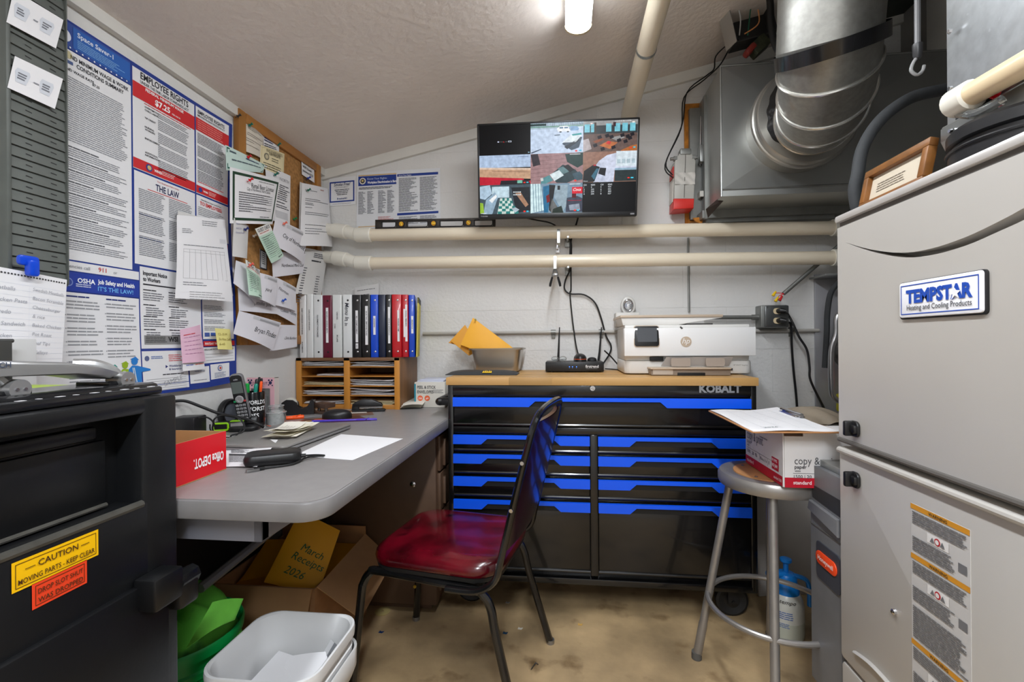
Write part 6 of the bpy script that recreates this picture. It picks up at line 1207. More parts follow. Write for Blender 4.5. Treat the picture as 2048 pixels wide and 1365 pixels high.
for k, sx in enumerate((-1, 1)):
    b = MB(); b.tube([(gx + sx * .018 + .016 * math.cos(2 * PI * i / 20), 2.16 - .002 * k, mz + .012 + .011 * math.sin(2 * PI * i / 20)) for i in range(20)], .0012, 6, closed=True); obj('rim', b, M_STEEL, t)
    b = MB(); b.prism([(gx + sx * .018 + .0145 * math.cos(2 * PI * i / 20), mz + .012 + .010 * math.sin(2 * PI * i / 20)) for i in range(20)], 2.1595, 2.1605, M=ax); obj('lens', b, M_CLEAR, t)
    b = MB(); b.tube([(gx + sx * .034, 2.16, mz + .014), (gx + sx * .034, 2.175, mz + .01), (gx - sx * .03, 2.19 + .004 * k, mz + .003)], .0014, 6); obj('temple', b, M_BLACKM, t)
# ------------------------------------------------------------------ printer
PRY = 1.985; pX = lambda px, y=PRY: LY(px, 700, y).x; pZ = lambda py, px=1375, y=PRY: LY(px, py, y).z
t = thing('printer', 'white and beige inkjet printer with a small touch screen on the tool chest', 'printer', (pX(1377), 2.14, WT))
x0, x1 = pX(1249), pX(1507); zb = WT + .004
b = MB(); b.prism(rr(x1 - x0, .30, .03, 6, (x0 + x1) / 2, PRY + .155), zb, pZ(722), bev=.006); obj('base_shell', b, M_PRW, t)
b = MB(); b.bx(x0 + .004, x1 - .008, PRY + .02, PRY + .30, pZ(722), pZ(655), .006); obj('body_shell', b, M_PRW, t)
b = MB(); b.bx(pX(1249, PRY - .02), pX(1512, PRY - .02), PRY - .02, PRY + .03, pZ(712), pZ(656), .002); obj('front_panel', b, mat('printer_panel', (234, 234, 234), .35), t)
b = MB(); b.bx(pX(1250), pX(1500), PRY + .004, PRY + .29, pZ(656), pZ(650), .003); obj('scan_bed', b, M_PRW, t)
lid = [(pX(1247), pZ(650)), (pX(1243), pZ(634)), (pX(1447), pZ(635)), (pX(1360), pZ(650))]
b = MB(); b.prism(lid, PRY + .01, PRY + .29, M=ax, bev=.003); obj('feeder_cover', b, M_PRW, t)
b = MB(); b.prism([(pX(1241), pZ(634)), (pX(1242), pZ(629)), (pX(1448), pZ(630)), (pX(1447), pZ(635))], PRY + .005, PRY + .29, M=ax, bev=.0012); obj('feeder_trim', b, M_PRB, t)
b = MB(); b.bx(pX(1232, 2.2), pX(1280, 2.2), 2.20, 2.285, pZ(650), pZ(625, 1250, 2.2), .006); obj('rear_feed', b, mat('printer_dim', (206, 204, 200), .45), t)
b = MB(); b.bx(pX(1375), pX(1428), PRY + .012, PRY + .2, pZ(650), pZ(647), .001); obj('feed_gap', b, mat('gap_grey', (70, 68, 66), .6), t)
sx0, sx1, sz0, sz1 = pX(1270, 1.955), pX(1319, 1.955), pZ(693, 1295, 1.955), pZ(652, 1295, 1.955)
TS = frame((sx0, 1.957, sz0), (1, 0, 0), (0, .12, 1)); sw, sh = sx1 - sx0, sz1 - sz0
b = MB(TS); b.prism(rr(sw, sh, .010, 5, sw / 2, sh / 2), -.03, 0, bev=.003); sc = obj('screen_bezel', b, M_BLACK, t)
b = MB(TS); b.bx(.012, sw - .008, .018, sh - .008, 0, .0008); obj('touch_screen', b, mat('dark_screen', (84, 87, 92), .15), sc)
b = MB(TS); b.tube([(x, y, -.006) for x, y in rr(sw + .002, sh + .002, .010, 5, sw / 2, sh / 2)], .0022, 6, closed=True); obj('beige_rim', b, M_PRB, sc)
c = LY(1372, 684, PRY - .02); b = MB(frame(c + V((0, -.0004, 0)), (1, 0, 0), (0, 0, 1))); b.prism([(.0215 * math.cos(k * PI / 20), .0215 * math.sin(k * PI / 20)) for k in range(40)], 0, .0012); lg = obj('logo_disc', b, M_PRB, t)
I = Ink(lambda u, v, off: V((c.x + u, c.y - .0018 - off, c.z - v))); I.text(-.0005, .007, .032, 'hp', (240, 240, 240), 'c', .0, .3); I.done(lg, 'lettering')
# output tray
b = MB(); b.bx(pX(1297), pX(1452), PRY - .055, PRY + .02, WT + .001, pZ(737), .004); tray = obj('paper_tray', b, mat('tray_taupe', (150, 138, 126), .5), t)
b = MB(); b.bx(pX(1300, 1.92), pX(1462, 1.92), PRY - .07, PRY + .02, pZ(737), pZ(734), .0012); obj('tray_lip', b, M_PRB, tray)
b = MB(); b.bx(pX(1300), pX(1340), PRY - .057, PRY + .01, WT + .004, pZ(735), .004); obj('tray_corner', b, mat('tray_light', (206, 200, 192), .4), tray)
b = MB(); b.bx(pX(1348), pX(1402), PRY - .058, PRY - .05, pZ(751), pZ(744), .002); obj('grip_slot', b, M_BLACKM, tray)
b = MB(); b.add([(pX(1322), PRY + .0, pZ(732)), (pX(1458), PRY + .0, pZ(732)), (pX(1462), PRY - .028, pZ(714)), (pX(1330), PRY - .028, pZ(714)), (pX(1322), PRY + .002, pZ(732)), (pX(1458), PRY + .002, pZ(732)), (pX(1462), PRY - .026, pZ(714)), (pX(1330), PRY - .026, pZ(714))], [[0, 1, 2, 3], [7, 6, 5, 4], [0, 4, 5, 1], [2, 6, 7, 3], [1, 5, 6, 2], [3, 7, 4, 0]]); obj('paper_stack', b, mat('tray_paper', (196, 192, 190), .6), tray, smooth=0)
for a, c_ in ((1337, 1375), (1405, 1442)):
    b = MB(); w_ = pX(c_) - pX(a); b.prism(rr(w_, .034, .009, 4, (pX(a) + pX(c_)) / 2, pZ(724)), PRY - .045, PRY - .038, M=ax); obj('paper_guide', b, mat('guide_taupe', (164, 150, 138), .45), tray)
b = MB(); b.bx(pX(1300), pX(1326), PRY - .008, PRY + .01, pZ(722), pZ(714), .001); obj('slot', b, M_BLACKM, t)
I = Ink(lambda u, v, off: V((u, PRY - off - .0006, v * -1))); I.text(pX(1466), -pZ(732), .008, 'HP ENVY Inspire', (120, 118, 114), 'l', .0); I.rect(pX(1460), -pZ(741), pX(1465), -pZ(737), (40, 40, 44)); I.done(t, 'lettering')
I = Ink(lambda u, v, off: V((u, PRY - .0206 - off, v * -1))); I.poly([(pX(1361), -pZ(659)), (pX(1364), -pZ(657)), (pX(1359), -pZ(653)), (pX(1357), -pZ(655))], (60, 60, 60)); I.done(t, 'scuff')
# oval crystal night light plugged behind the printer
c = LY(1256, 612, 2.29); t = thing('night_light', 'oval silver night light with a faceted lens above the printer', 'night light', c)
M = frame(c, (1, 0, 0), (0, 0, 1)) @ Matrix.Diagonal((.78, 1, 1, 1))
b = MB(M); b.lathe([(.044, -.012), (.046, .0), (.042, .008), (.033, .010), (.030, .006), (.0, .006)], 36); obj('housing', b, mat('night_light_white', (206, 204, 200), .3), t)
b = MB(M); b.tube([(.026 * math.cos(k * PI / 16), .026 * math.sin(k * PI / 16), .010) for k in range(32)], .004, 8, closed=True); obj('chrome_ring', b, M_CHROME, t)
b = MB(M); b.lathe([(.024, .007), (.018, .015), (.009, .019), (0, .020)], 10); obj('facet_lens', b, mat('facet_glass', (226, 228, 230), .05, .6), t, smooth=0)
b = MB(); b.bx(c.x - .02, c.x + .02, YB - .03, YB, c.z - .09, c.z - .02, .003); obj('plug_base', b, M_TRIM, t)

# ================================================================== THINGS ON THE DESK
def dz(px, py, h=0): return LZ(px, py, DZ + h)
# red cardboard box
RB = dict(x0=-1.10, x1=-.828, y0=.850, y1=1.056, h=.094)
t = thing('red_box', 'open red cardboard box with upside-down white lettering on the desk', 'box', (-.96, .95, DZ)); T_ = .003
z0 = DZ + .0005
for nm, dims in (('front_wall', (RB['x1'] - T_, RB['x1'], RB['y0'], RB['y1'])), ('end_wall', (RB['x0'], RB['x1'] - T_, RB['y1'] - T_, RB['y1'])), ('end_wall', (RB['x0'], RB['x1'] - T_, RB['y0'], RB['y0'] + T_)), ('rear_wall', (RB['x0'], RB['x0'] + T_, RB['y0'] + T_, RB['y1'] - T_))):
    b = MB(); b.bx(*dims, z0, z0 + RB['h'])
    # outer faces red, inner faces and rims raw card
    cx, cy = (RB['x0'] + RB['x1']) / 2, (RB['y0'] + RB['y1']) / 2
    for i, f in enumerate(b.f):
        c = sum((b.v[k] for k in f), V()) / len(f); nrm = (b.v[f[1]] - b.v[f[0]]).cross(b.v[f[2]] - b.v[f[1]])
        b.m[i] = 0 if (abs(nrm.z) < 1e-9 and (c - V((cx, cy, 0))).dot(nrm) > 0) else 1
    w_ = obj(nm, b, [M_RED, M_CARDIN], t, smooth=0)
    if nm == 'front_wall':
        I = Ink(lambda u, v, off: V((RB['x1'] + off, u, v))); yb = .917
        # upside down: glyph u runs towards -Y... reading right to left
        I2 = Ink(lambda u, v, off: V((RB['x1'] + off, 1.046 - u, z0 + v + .030))); I2.text(.0, .018, .030, 'Office DEPOT.', (250, 246, 246), 'l', .03, wmax=.092); 
        for fc in I2.mb.f: fc.reverse()
        I2.done(w_, 'lettering')
b = MB(); b.bx(RB['x0'], RB['x1'], RB['y0'], RB['y1'], z0, z0 + .002); obj('bottom', b, M_CARDIN, t)
# portable drive with stub cable
a, c = dz(484, 940), dz(603, 928); d = (c - a).normalized(); L_ = (c - a).length
HM = frame(a, d, V((0, 0, 1)).cross(d)); HM.translation = a
t = thing('portable_drive', 'black rounded portable drive on the desk edge with a short cable', 'drive', M=HM)
b = MB(HM); b.prism(rr(L_, .078, .020, 6, L_ / 2, .04), .001, .030, bev=.010); obj('case', b, M_BLACK, t)
b = MB(HM); b.tube(cat([(L_ - .006, .02, .016), (L_ + .012, .018, .016), (L_ + .035, .03, .012), (L_ + .055, .042, .006), (L_ + .04, .052, .004), (L_ + .01, .035, .006), (L_ - .02, -.01, .004), (L_ * .45, -.02, .003), (L_ * .3, -.026, .003)], 5), .0026, 7); b.tube([(L_ - .006, .02, .016), (L_ + .010, .019, .016)], .005, 8); obj('cable', b, M_BLACKM, t)
b = MB(HM); b.box((L_ * .2, -.032, .0035), (.028, .013, .006), .001, R=rot('Z', .3)); b.box((L_ * .3, -.027, .004), (.024, .012, .007), .002, R=rot('Z', .25), mi=1); obj('usb_plug', b, [M_STEEL, M_BLACKM], t)
# laptop
a, c = dz(568, 908), dz(699, 860); d = (c - a).normalized(); W_ = .372; Lm = frame(a, d, V((0, 0, 1)).cross(d))
t = thing('laptop', 'closed grey laptop under a pile of receipts on the desk', 'laptop', M=Lm); LD = .255
b = MB(Lm); b.prism(rr(W_, LD, .012, 5, W_ / 2, LD / 2), .003, .011, bev=.002); obj('base', b, mat('laptop_base', (140, 138, 138), .35, .3), t)
b = MB(Lm); b.prism(rr(W_, LD, .012, 5, W_ / 2, LD / 2), .0125, .0195, bev=.0022); obj('lid', b, mat('laptop_lid', (140, 137, 134), .34, .15), t)
b = MB(Lm); b.bx(.06, W_ - .06, LD - .012, LD - .002, .0105, .013); obj('hinge', b, M_BLACKM, t)
b = MB(Lm)
for x in (.03, W_ - .03):
    for y in (.03, LD - .03): b2 = MB(Lm); b2.cyl((x, y, 0), (x, y, .003), .008, n=10); obj('foot', b2, M_BLACKM, t)
LT = .0200
# receipts on the laptop: individual folded slips
for k in range(9):
    cx_, cy_ = .16 + random.uniform(-.02, .03), .10 + random.uniform(-.015, .02); an = random.uniform(-.25, .2) + .1; w_, h_ = random.uniform(.12, .16), random.uniform(.062, .078)
    T = Lm @ tr(cx_, cy_, LT + .0008 + k * .0032) @ rot('Z', an); kk = random.uniform(.002, .006)
    q = lambda u, v, off=0., T=T, w_=w_, h_=h_, kk=kk, k=k: T @ V(((u - .5) * w_, (.5 - v) * h_, off + kk * (1 - math.sin(PI * u)) * (1 if k > 2 else .2) + .0015 * math.sin(v * 6)))
    q.w, q.h = w_, h_
    sheet('receipt_slip', ('lowest', 'second lowest', 'third lowest', 'fourth lowest', 'middle', 'fourth from top', 'third from top', 'second from top', 'topmost')[k] + ' of the cream receipt slips heaped on the laptop lid', 'receipt', q, mat('receipt_cream', (230, 224, 204), .7) if k % 2 else mat('receipt_white', (236, 232, 220), .7), (lambda I, w, h: I.lines(.02, .015, w * .7, h - .01, .008, (190, 186, 176), .3)) if k == 8 else None, 'receipts piled on the laptop', nu=6, nv=3)
# flat papers
def flatsheet(name, label, cat_, pts, m, ink=None, h=.0006, group=None, bulge=.0, **k):
    return sheet(name, label, cat_, quadmap(*[LZ(x, y, DZ + hh) for (x, y), hh in zip(pts, h if isinstance(h, (list, tuple)) else [h] * 4)], bulge=bulge, **k), m, ink, group, th=.0004)
flatsheet('blank_paper', 'large blank white sheet lying across the desk front edge', 'paper', ((682, 869), (806, 878), (705, 921), (588, 912)), M_PAPER, h=.001)
def ink_bill(I, w, h):
    I.rect(w * .1, h * .62, w * .62, h * .68, (60, 60, 64)); I.rect(w * .08, h * .42, w * .5, h * .425, INK); I.rect(w * .4, h * .2, w * .402, h * .6, (190, 190, 192)); I.lines(w * .1, h * .7, w * .9, h * .9, .008, INK, .35, .5); I.lines(w * .15, h * .48, w * .6, h * .6, .008, INK, .4, .4); I.rect(w * .05, h * .2, w * .95, h * .204, (190, 190, 192)); I.rect(w * .05, h * .34, w * .95, h * .344, (200, 200, 202))
flatsheet('bill_sheet', 'white printed bill with a black bar lying beside the red box', 'paper', ((448, 876), (556, 880), (514, 934), (452, 934)), M_PAPER, ink_bill, h=(.003, .022, .004, .002), bulge=.001)
flatsheet('bill_sheet', 'white bill sheet underneath, showing left of the laptop corner', 'paper', ((450, 872), (520, 878), (496, 915), (446, 905)), M_PAPER2, h=.0012)
flatsheet('flyer', 'colourful printed flyer lying under the black computer mouse', 'flyer', ((610, 838), (720, 832), (742, 842), (586, 849)), pm((96, 62, 50), .35), lambda I, w, h: (I.rect(.0, h * .7, w * .5, h * .85, (60, 110, 170)), I.rect(w * .2, h * .2, w * .6, h * .5, (196, 96, 50)), I.rect(w * .55, h * .55, w * .95, h * .8, (150, 50, 40)), I.rect(w * .1, h * .5, w * .45, h * .62, (210, 160, 110))), h=.0008)
flatsheet('flyer', 'slim dark flyer showing behind the mouse near the stapler', 'flyer', ((690, 822), (742, 820), (748, 830), (684, 834)), pm((120, 84, 64), .35), lambda I, w, h: I.rect(w * .2, h * .3, w * .8, h * .6, (210, 200, 190)), h=.0007)
flatsheet('small_note', 'small grey-white note behind the laptop near the binder clip', 'note', ((515, 847), (533, 847), (530, 856), (504, 858)), M_PAPER2, h=.001)
# pens
def pen(name, label, p, q, c, r=.0045, cap=None):
    a, e = dz(*p, r), dz(*q, r); d = (e - a).normalized(); t = thing(name, label, 'pen', a); L_ = (e - a).length
    b = MB(); b.tube([a, a + d * .004, a + d * L_ * .68, a + d * L_ * .685], [r * .8, r, r, r * .9], 12); obj('barrel', b, c, t)
    b = MB(); b.tube([a + d * L_ * .68, a + d * L_ * .69, a + d * (L_ - .003), e], [r * 1.0, r * 1.12, r * 1.12, r * .8], 12); b.box(a + d * L_ * .85 + V((0, 0, r)), (.004, .03, .003), .001); obj('cap', b, cap or c, t)
pen('pen', 'purple pen lying in front of the black computer mouse', (624, 843), (754, 839), mat('purple_plastic', (84, 60, 190), .3), .0042)
pen('highlighter', 'orange highlighter lying in front of the tape dispenser', (535, 840), (608, 834), M_ORANGE, .0078)
b = MB(); b.cyl(dz(606, 836, .003), dz(640, 833, .003), .0022, n=8); solo('pencil_lead', 'thin grey refill beside the orange highlighter tip', 'refill', b, M_GREYM)
# computer mouse
c = dz(667, 840); c.y += .03; blob('computer_mouse', 'black computer mouse lying on the desk by the purple pen', 'mouse', (c.x, c.y, DZ + .0018), .058, .034, .036, M_BLACK, yaw=.35, pw=.55)
# stapler
a, c = dz(695, 828, 0), dz(758, 826, 0); SM_ = frame(a + V((0, .05, 0)), V((c - a).xy.to_3d()), V((0, 0, 1)).cross(c - a)); L_ = .135
t = thing('stapler', 'black desk stapler in front of the mail sorter', 'stapler', M=SM_)
side = Matrix(((1, 0, 0, 0), (0, 0, -1, .018), (0, 1, 0, 0), (0, 0, 0, 1)))
b = MB(SM_); b.prism([(.0, .0), (L_, .0), (L_ + .008, .006), (L_, .010), (0, .010)], 0, .036, M=side, bev=.002); obj('base_plate', b, M_BLACKM, t)
b = MB(SM_); b.prism([(.0, .022), (.008, .042), (.04, .056), (.085, .054), (L_ - .01, .036), (L_ - .005, .024), (.05, .022)], 0, .030, M=side, bev=.005); obj('arm', b, M_BLACK, t)
b = MB(SM_); b.prism([(.03, .014), (L_ - .006, .014), (L_ - .006, .022), (.03, .022)], .006, .026, M=side); obj('magazine', b, M_STEEL, t)
b = MB(SM_); b.prism([(-.004, .006), (.03, .006), (.022, .04), (.0, .036)], .004, .028, M=side, bev=.003); obj('hinge_block', b, M_BLACK, t)
# smoke brown hole punch
a = dz(618, 830) + V((0, .06, 0)); t = thing('hole_punch', 'smoky brown hole punch between tape dispenser and stapler', 'hole punch', a); HP = tr(*a) @ rot('Z', -.35)
M_SMOKE = mat('smoky_brown', (82, 62, 52), .2, coat=.3)
b = MB(HP); b.bx(0, .085, -.03, .04, 0, .012, .003); obj('base', b, M_SMOKE, t)
b = MB(HP); b.bx(.0, .082, -.024, .034, .024, .046, .004); obj('lever', b, M_SMOKE, t)
for x in (.018, .06): b = MB(HP); b.cyl((x, .0, .01), (x, .0, .028), .007, n=12); obj('punch_pin', b, M_STEEL, t)
# tape dispenser
a = dz(545, 836) + V((0, .05, 0)); TD = frame(a, (dz(610, 833) - dz(545, 836)), V((0, 0, 1)).cross(dz(610, 833) - dz(545, 836)))
t = thing('tape_dispenser', 'black tape dispenser with a white roll in front of the sorter', 'tape dispenser', M=TD); L_ = .135; side = Matrix(((1, 0, 0, 0), (0, 0, -1, .045), (0, 1, 0, 0), (0, 0, 0, 1)))
b = MB(TD); prof = [(0, 0), (L_, 0), (L_, .058), (L_ - .014, .062), (L_ - .020, .045), (L_ - .032, .030), (.085, .026), (.07, .034), (.066, .052), (.050, .064), (.024, .066), (.008, .055), (0, .035)]
b.prism(prof, 0, .012, M=side); b.prism(prof, .036, .048, M=side); obj('side_cheek', b, M_BLACK, t)
b = MB(TD); b.prism([(0, 0), (L_, 0), (L_, .055), (L_ - .018, .048), (L_ - .03, .028), (0.01, .02)], .012, .036, M=side); obj('body', b, M_BLACK, t)
b = MB(TD); b.lathe([(.012, -.010), (.028, -.010), (.028, .010), (.012, .010), (.012, -.010)], 28, M=tr(.038, .02, .045) @ rot('X', PI / 2), caps=False); obj('tape_roll', b, mat('tape_white', (216, 214, 204), .3), t)
b = MB(TD); b.bx(L_ - .003, L_ + .002, 0, .04, .054, .060); obj('cutter', b, M_STEEL, t)
# pink boxed desk kit
a = LY(494, 830, 1.695); c = LY(548, 830, 1.695); w_ = c.x - a.x; yk = 1.695
t = thing('desk_kit_box', 'pink window box lettered desk kit behind the mug', 'box', ((a.x + c.x) / 2, yk, DZ)); KH = LY(520, 756, yk).z - DZ; pkm = mat('pink_box', (226, 176, 186), .5)
for nm, dims in (('stile', (a.x, a.x + .016, yk, yk + .004, DZ, DZ + KH)), ('stile', (c.x - .016, c.x, yk, yk + .004, DZ, DZ + KH)), ('header', (a.x + .016, c.x - .016, yk, yk + .004, DZ + KH * .76, DZ + KH)), ('footer', (a.x + .016, c.x - .016, yk, yk + .004, DZ, DZ + .02))):
    b = MB(); b.bx(*dims); obj(nm, b, pkm, t)
b = MB(); b.bx(a.x, c.x, yk + .03, yk + .033, DZ, DZ + KH); b.bx(a.x, a.x + .002, yk + .004, yk + .03, DZ, DZ + KH); b.bx(c.x - .002, c.x, yk + .004, yk + .03, DZ, DZ + KH); b.bx(a.x, c.x, yk + .004, yk + .03, DZ + KH - .002, DZ + KH); obj('carton', b, mat('pink_box_inside', (206, 196, 190), .6), t)
b = MB(); b.bx(a.x + .016, c.x - .016, yk + .001, yk + .002, DZ + .02, DZ + KH * .76); obj('window', b, M_CLEAR, t)
b = MB(tr((a.x + c.x) / 2 + .006, yk + .017, DZ + .02)); b.lathe([(0, 0), (.012, 0), (.013, .02), (.008, .05), (.011, .08), (.0, .09)], 14); obj('kit_item', b, mat('kit_white', (220, 214, 212), .3), t)
I = Ink(lambda u, v, off: V((a.x + u, yk - off, DZ + KH - v))); I.text(w_ / 2, .026, .014, 'DESK KIT', (96, 60, 80), 'c', .012, wmax=w_ * .56, space=1.2); I.lines(w_ * .35, .031, w_ * .65, .036, .004, (120, 80, 96), .4, .1)
for u in (.014, w_ - .014):
    for (du, dv, r) in ((0, .02, .007), (-.006, .010, .004), (.006, .010, .004), (-.007, .028, .003), (.008, .030, .003)): I.disc(u + du, dv, r, (40, 44, 84), 8)
I.done(t, 'lettering')
# mug of pens
MC = V((-1.158, 1.62, DZ)); MR = .0385; MH = LY(507, 786, MC.y - .04).z - DZ
t = thing('mug', 'black mug with white joke lettering, full of pens', 'mug', MC)
b = MB(tr(*MC)); b.lathe([(0, .0), (.034, 0), (MR, .006), (MR, MH - .002), (MR - .001, MH), (MR - .003, MH - .001), (MR - .0035, .008), (0, .008)], 36); obj('cup', b, mat('mug_black', (18, 18, 20), .15, coat=.4), t)
b = MB(); hd = V((-.55, .83, 0)); b.tube(cat([MC + hd * (MR - .002) + V((0, 0, MH * .85)), MC + hd * (MR + .022) + V((0, 0, MH * .75)), MC + hd * (MR + .024) + V((0, 0, MH * .4)), MC + hd * (MR - .002) + V((0, 0, MH * .2))], 5), .005, 8); obj('handle', b, mat('mug_black'), t)
vw = math.atan2(-MC.y, -MC.x)   # lettering faces the room
I = Ink(lambda u, v, off: MC + V(((MR + off) * math.cos(vw + .05 + u / MR), (MR + off) * math.sin(vw + .05 + u / MR), MH - v)))
for k, s_ in enumerate(('WORLD\u2019S', 'WORST', 'BOSS')): I.text(-.030, .044 + k * .024, .0205, s_, (240, 240, 240), 'l', .022, wmax=.072)
I.done(t, 'lettering')
def stick(label, dx, dy, lean, h, c, r=.004, tip=None, name='pen'):
    p = MC + V((dx, dy, .012)); q = MC + V((dx + lean[0], dy + lean[1], h)); t = thing(name, label, 'pen', p, group='pens in the black mug'); d = (q - p).normalized()
    b = MB(); b.tube([p, q - d * .03], r, 10); obj('barrel', b, c, t); b = MB(); b.tube([q - d * .03, q - d * .004, q], [r * 1.15, r * 1.15, r * .7], 10); obj('cap', b, tip or c, t)
stick('green highlighter standing at the left rim of the black mug', -.022, .004, (-.006, .0), MH + .030, mat('lime_cap', (20, 170, 70), .35), .007)
stick('black marker leaning in the middle of the black mug', -.004, .012, (.004, .01), MH + .045, M_BLACK, .006)
stick('tall black pen at the back of the black mug', .004, .02, (.002, .006), MH + .052, M_BLACKM, .004)
stick('teal marker leaning right in the black mug', .004, -.010, (.012, .004), MH + .030, mat('teal_cap', (10, 140, 120), .35), .006)
stick('orange pen at the right rim of the black mug', .016, .002, (.012, .004), MH + .038, M_ORANGE, .0045)
stick('pink pencil with a dark eraser beside the orange pen in the black mug', .012, .016, (.008, .004), MH + .048, mat('pencil_pink', (226, 170, 150), .5), .0034, M_BLACKM, 'pencil')
# clear jar
a = dz(546, 842); JC = V((-1.078, 1.635, DZ)); t = thing('clear_jar', 'small clear plastic jar of white clips before the pink box', 'jar', JC)
b = MB(tr(*JC)); b.lathe([(0, .001), (.032, .001), (.034, .006), (.034, .052), (.030, .054), (.030, .056), (.026, .060), (.026, .074), (.024, .074), (.024, .058), (.031, .050), (.031, .006), (0, .005)], 28); obj('jar_wall', b, M_CLEAR, t)
b = MB(tr(*JC)); b.lathe([(0, .006), (.028, .006), (.029, .03), (.024, .045), (.012, .052), (0, .050)], 18); obj('clip_heap', b, mat('clip_white', (218, 214, 212), .5, var=.2, vs=90), t, kind='stuff')
b = MB(tr(*JC)); b.tube([(.0345 * math.cos(k * PI / 14), .0345 * math.sin(k * PI / 14), .05) for k in range(28)], .0018, 6, closed=True); b.tube([(.027 * math.cos(k * PI / 14), .027 * math.sin(k * PI / 14), .074) for k in range(28)], .0016, 6, closed=True); obj('rim', b, mat('jar_rim', (206, 206, 206), .1, trans=.5), t)
# cordless phone in its cradle
PHB = V((-1.135, 1.55, DZ)); t = thing('phone_cradle', 'black phone cradle on the desk under the cordless handset', 'cradle', PHB)
b = MB(tr(*PHB) @ rot('Z', .35)); b.prism(rr(.095, .10, .02, 5), 0, .018, bev=.006); obj('base', b, M_BLACK, t)
b = MB(tr(*PHB) @ rot('Z', .35)); b.box((.0, .02, .030), (.066, .03, .03), .008, R=rot('X', -.3)); obj('backrest', b, M_BLACK, t)
top = LY(469, 750, 1.50); bot = LY(488, 842, 1.535); yv = (top - bot).normalized(); xv = V((.94, .34, 0)); HM_ = frame(bot - xv.normalized() * .0 , xv - yv * xv.dot(yv), yv); hl = (top - bot).length
t = thing('cordless_handset', 'silver and black cordless handset standing in its cradle', 'phone', M=HM_)
b = MB(HM_); b.prism(rr(.044, hl, .014, 6, 0, hl / 2), -.024, -.004, bev=.006); obj('back_shell', b, mat('phone_silver', (150, 150, 154), .3, .6), t)
b = MB(HM_); b.prism(rr(.039, hl - .006, .012, 6, 0, hl / 2), -.004, .0, bev=.002); obj('face', b, M_BLACK, t)
b = MB(HM_); b.box((0, hl * .72, .0006), (.034, .042, .001), 0); obj('display', b, mat('lcd_grey', (96, 104, 100), .2), t)
b = MB(HM_); b.lathe([(.0135, 0), (.0135, .002), (.011, .003), (.0075, .003), (.0075, .001), (0, .001)], 24, M=tr(0, hl * .47, 0)); obj('navigation_ring', b, mat('phone_ring', (196, 196, 198), .3, .6), t)
for r in range(5):
    for c_ in range(3):
        b = MB(HM_); b.box(((c_ - 1) * .0115, hl * .34 - r * .0125, .0012), (.0095, .0085, .0022), .0008); kx = obj('keypad_button', b, mat('key_grey', (150, 150, 152), .4), t)
        I = Ink(lambda u, v, off: HM_ @ V((u, v * -1, .0024 + off))); I.lvl = .0002; I.text((c_ - 1) * .0115, -(hl * .34 - r * .0125) + .0025, .0065, '123456789*0#  R'[r * 3 + c_], (30, 30, 34), 'c', .02); I.done(kx, 'digit')
for sx, c_ in ((-1, (20, 150, 90)), (1, (190, 60, 60))): b = MB(HM_); b.box((sx * .016, hl * .43, .0012), (.008, .006, .002), .0006); obj('call_button', b, pm(c_), t)
I = Ink(lambda u, v, off: HM_ @ V((u, v * -1, .0004 + off))); I.text(0, -hl * .88, .008, 'at&t', (190, 190, 194), 'c', .01); I.done(t, 'lettering')
# round speaker dish behind the phone
c = V((XL + .024, 1.60, DZ)); t = thing('round_dial', 'round black rimmed dial standing against the wall behind the handset', 'clock', c); RM = frame((c.x, c.y, DZ + .0525), (0, 1, 0), (0, 0, 1))
b = MB(RM); b.lathe([(.040, -.02), (.050, -.014), (.052, .0), (.048, .008), (.038, .006), (.036, .0)], 32, caps=False); b.lathe([(0, -.018), (.04, -.02)], 32, caps=False); obj('rim', b, M_BLACK, t)
b = MB(RM); b.lathe([(0, .002), (.030, -.002), (.037, .0)], 32, caps=False); obj('dial', b, mat('dial_grey', (126, 132, 142), .3, .3), t)
# charger brick, green device and cables at the left
a = dz(372, 862); t = thing('charger_brick', 'black square charger standing behind the red box', 'charger', (-1.205, 1.37, DZ)); q = V((-1.205, 1.37, DZ))
b = MB(tr(*q) @ rot('Z', .2)); b.bx(-.04, .035, -.03, .04, .018, .075, .004); obj('case', b, M_BLACK, t)
for k in range(9): b = MB(tr(*q) @ rot('Z', .2)); b.bx(-.036 + k * .008, -.033 + k * .008, -.0316, -.028, .018, .032); obj('vent_rib', b, M_BLACKM, t)
b = MB(tr(*q)); b.bx(-.045, .06, -.05, .05, 0, .018, .003); solo('cream_carton', 'flat cream carton under the black square charger', 'carton', b, mat('carton_cream', (206, 196, 176), .7))
b = MB(); b.tube(cat([q + V((.03, .0, .07)), q + V((.055, .01, .072)), q + V((.07, .02, .055)), q + V((.06, .03, .03)), q + V((.075, .03, .006)), q + V((.10, .02, .006))], 5), .0028, 7); solo('charger_cable', 'thin black cord curling from the square charger', 'cord', b, M_BLACKM)
a, c = dz(424, 866), dz(490, 862); GM = frame(a, c - a, V((0, 0, 1)).cross(c - a)); t = thing('green_charger', 'black and lime green battery charger with a grey label on the desk', 'charger', M=GM); L_ = (c - a).length
b = MB(GM); b.bx(0, L_, 0, .04, .001, .034, .008); obj('case', b, M_BLACK, t)
LIME = mat('lime_green', (150, 214, 20), .35)
b = MB(GM); o_ = rr(L_ * .45, .024, .006, 4, L_ * .26, .018); b.tube([(x, -.001, y) for x, y in o_], .0035, 8, closed=True); obj('green_frame', b, LIME, t)
b = MB(GM); b.bx(L_ * .52, L_ - .004, .004, .035, .033, .0355, .001); obj('green_top', b, LIME, t)
b = MB(GM); b.bx(L_ * .56, L_ - .006, -.0012, .0, .006, .028); obj('rating_label', b, pm((160, 156, 156)), t)
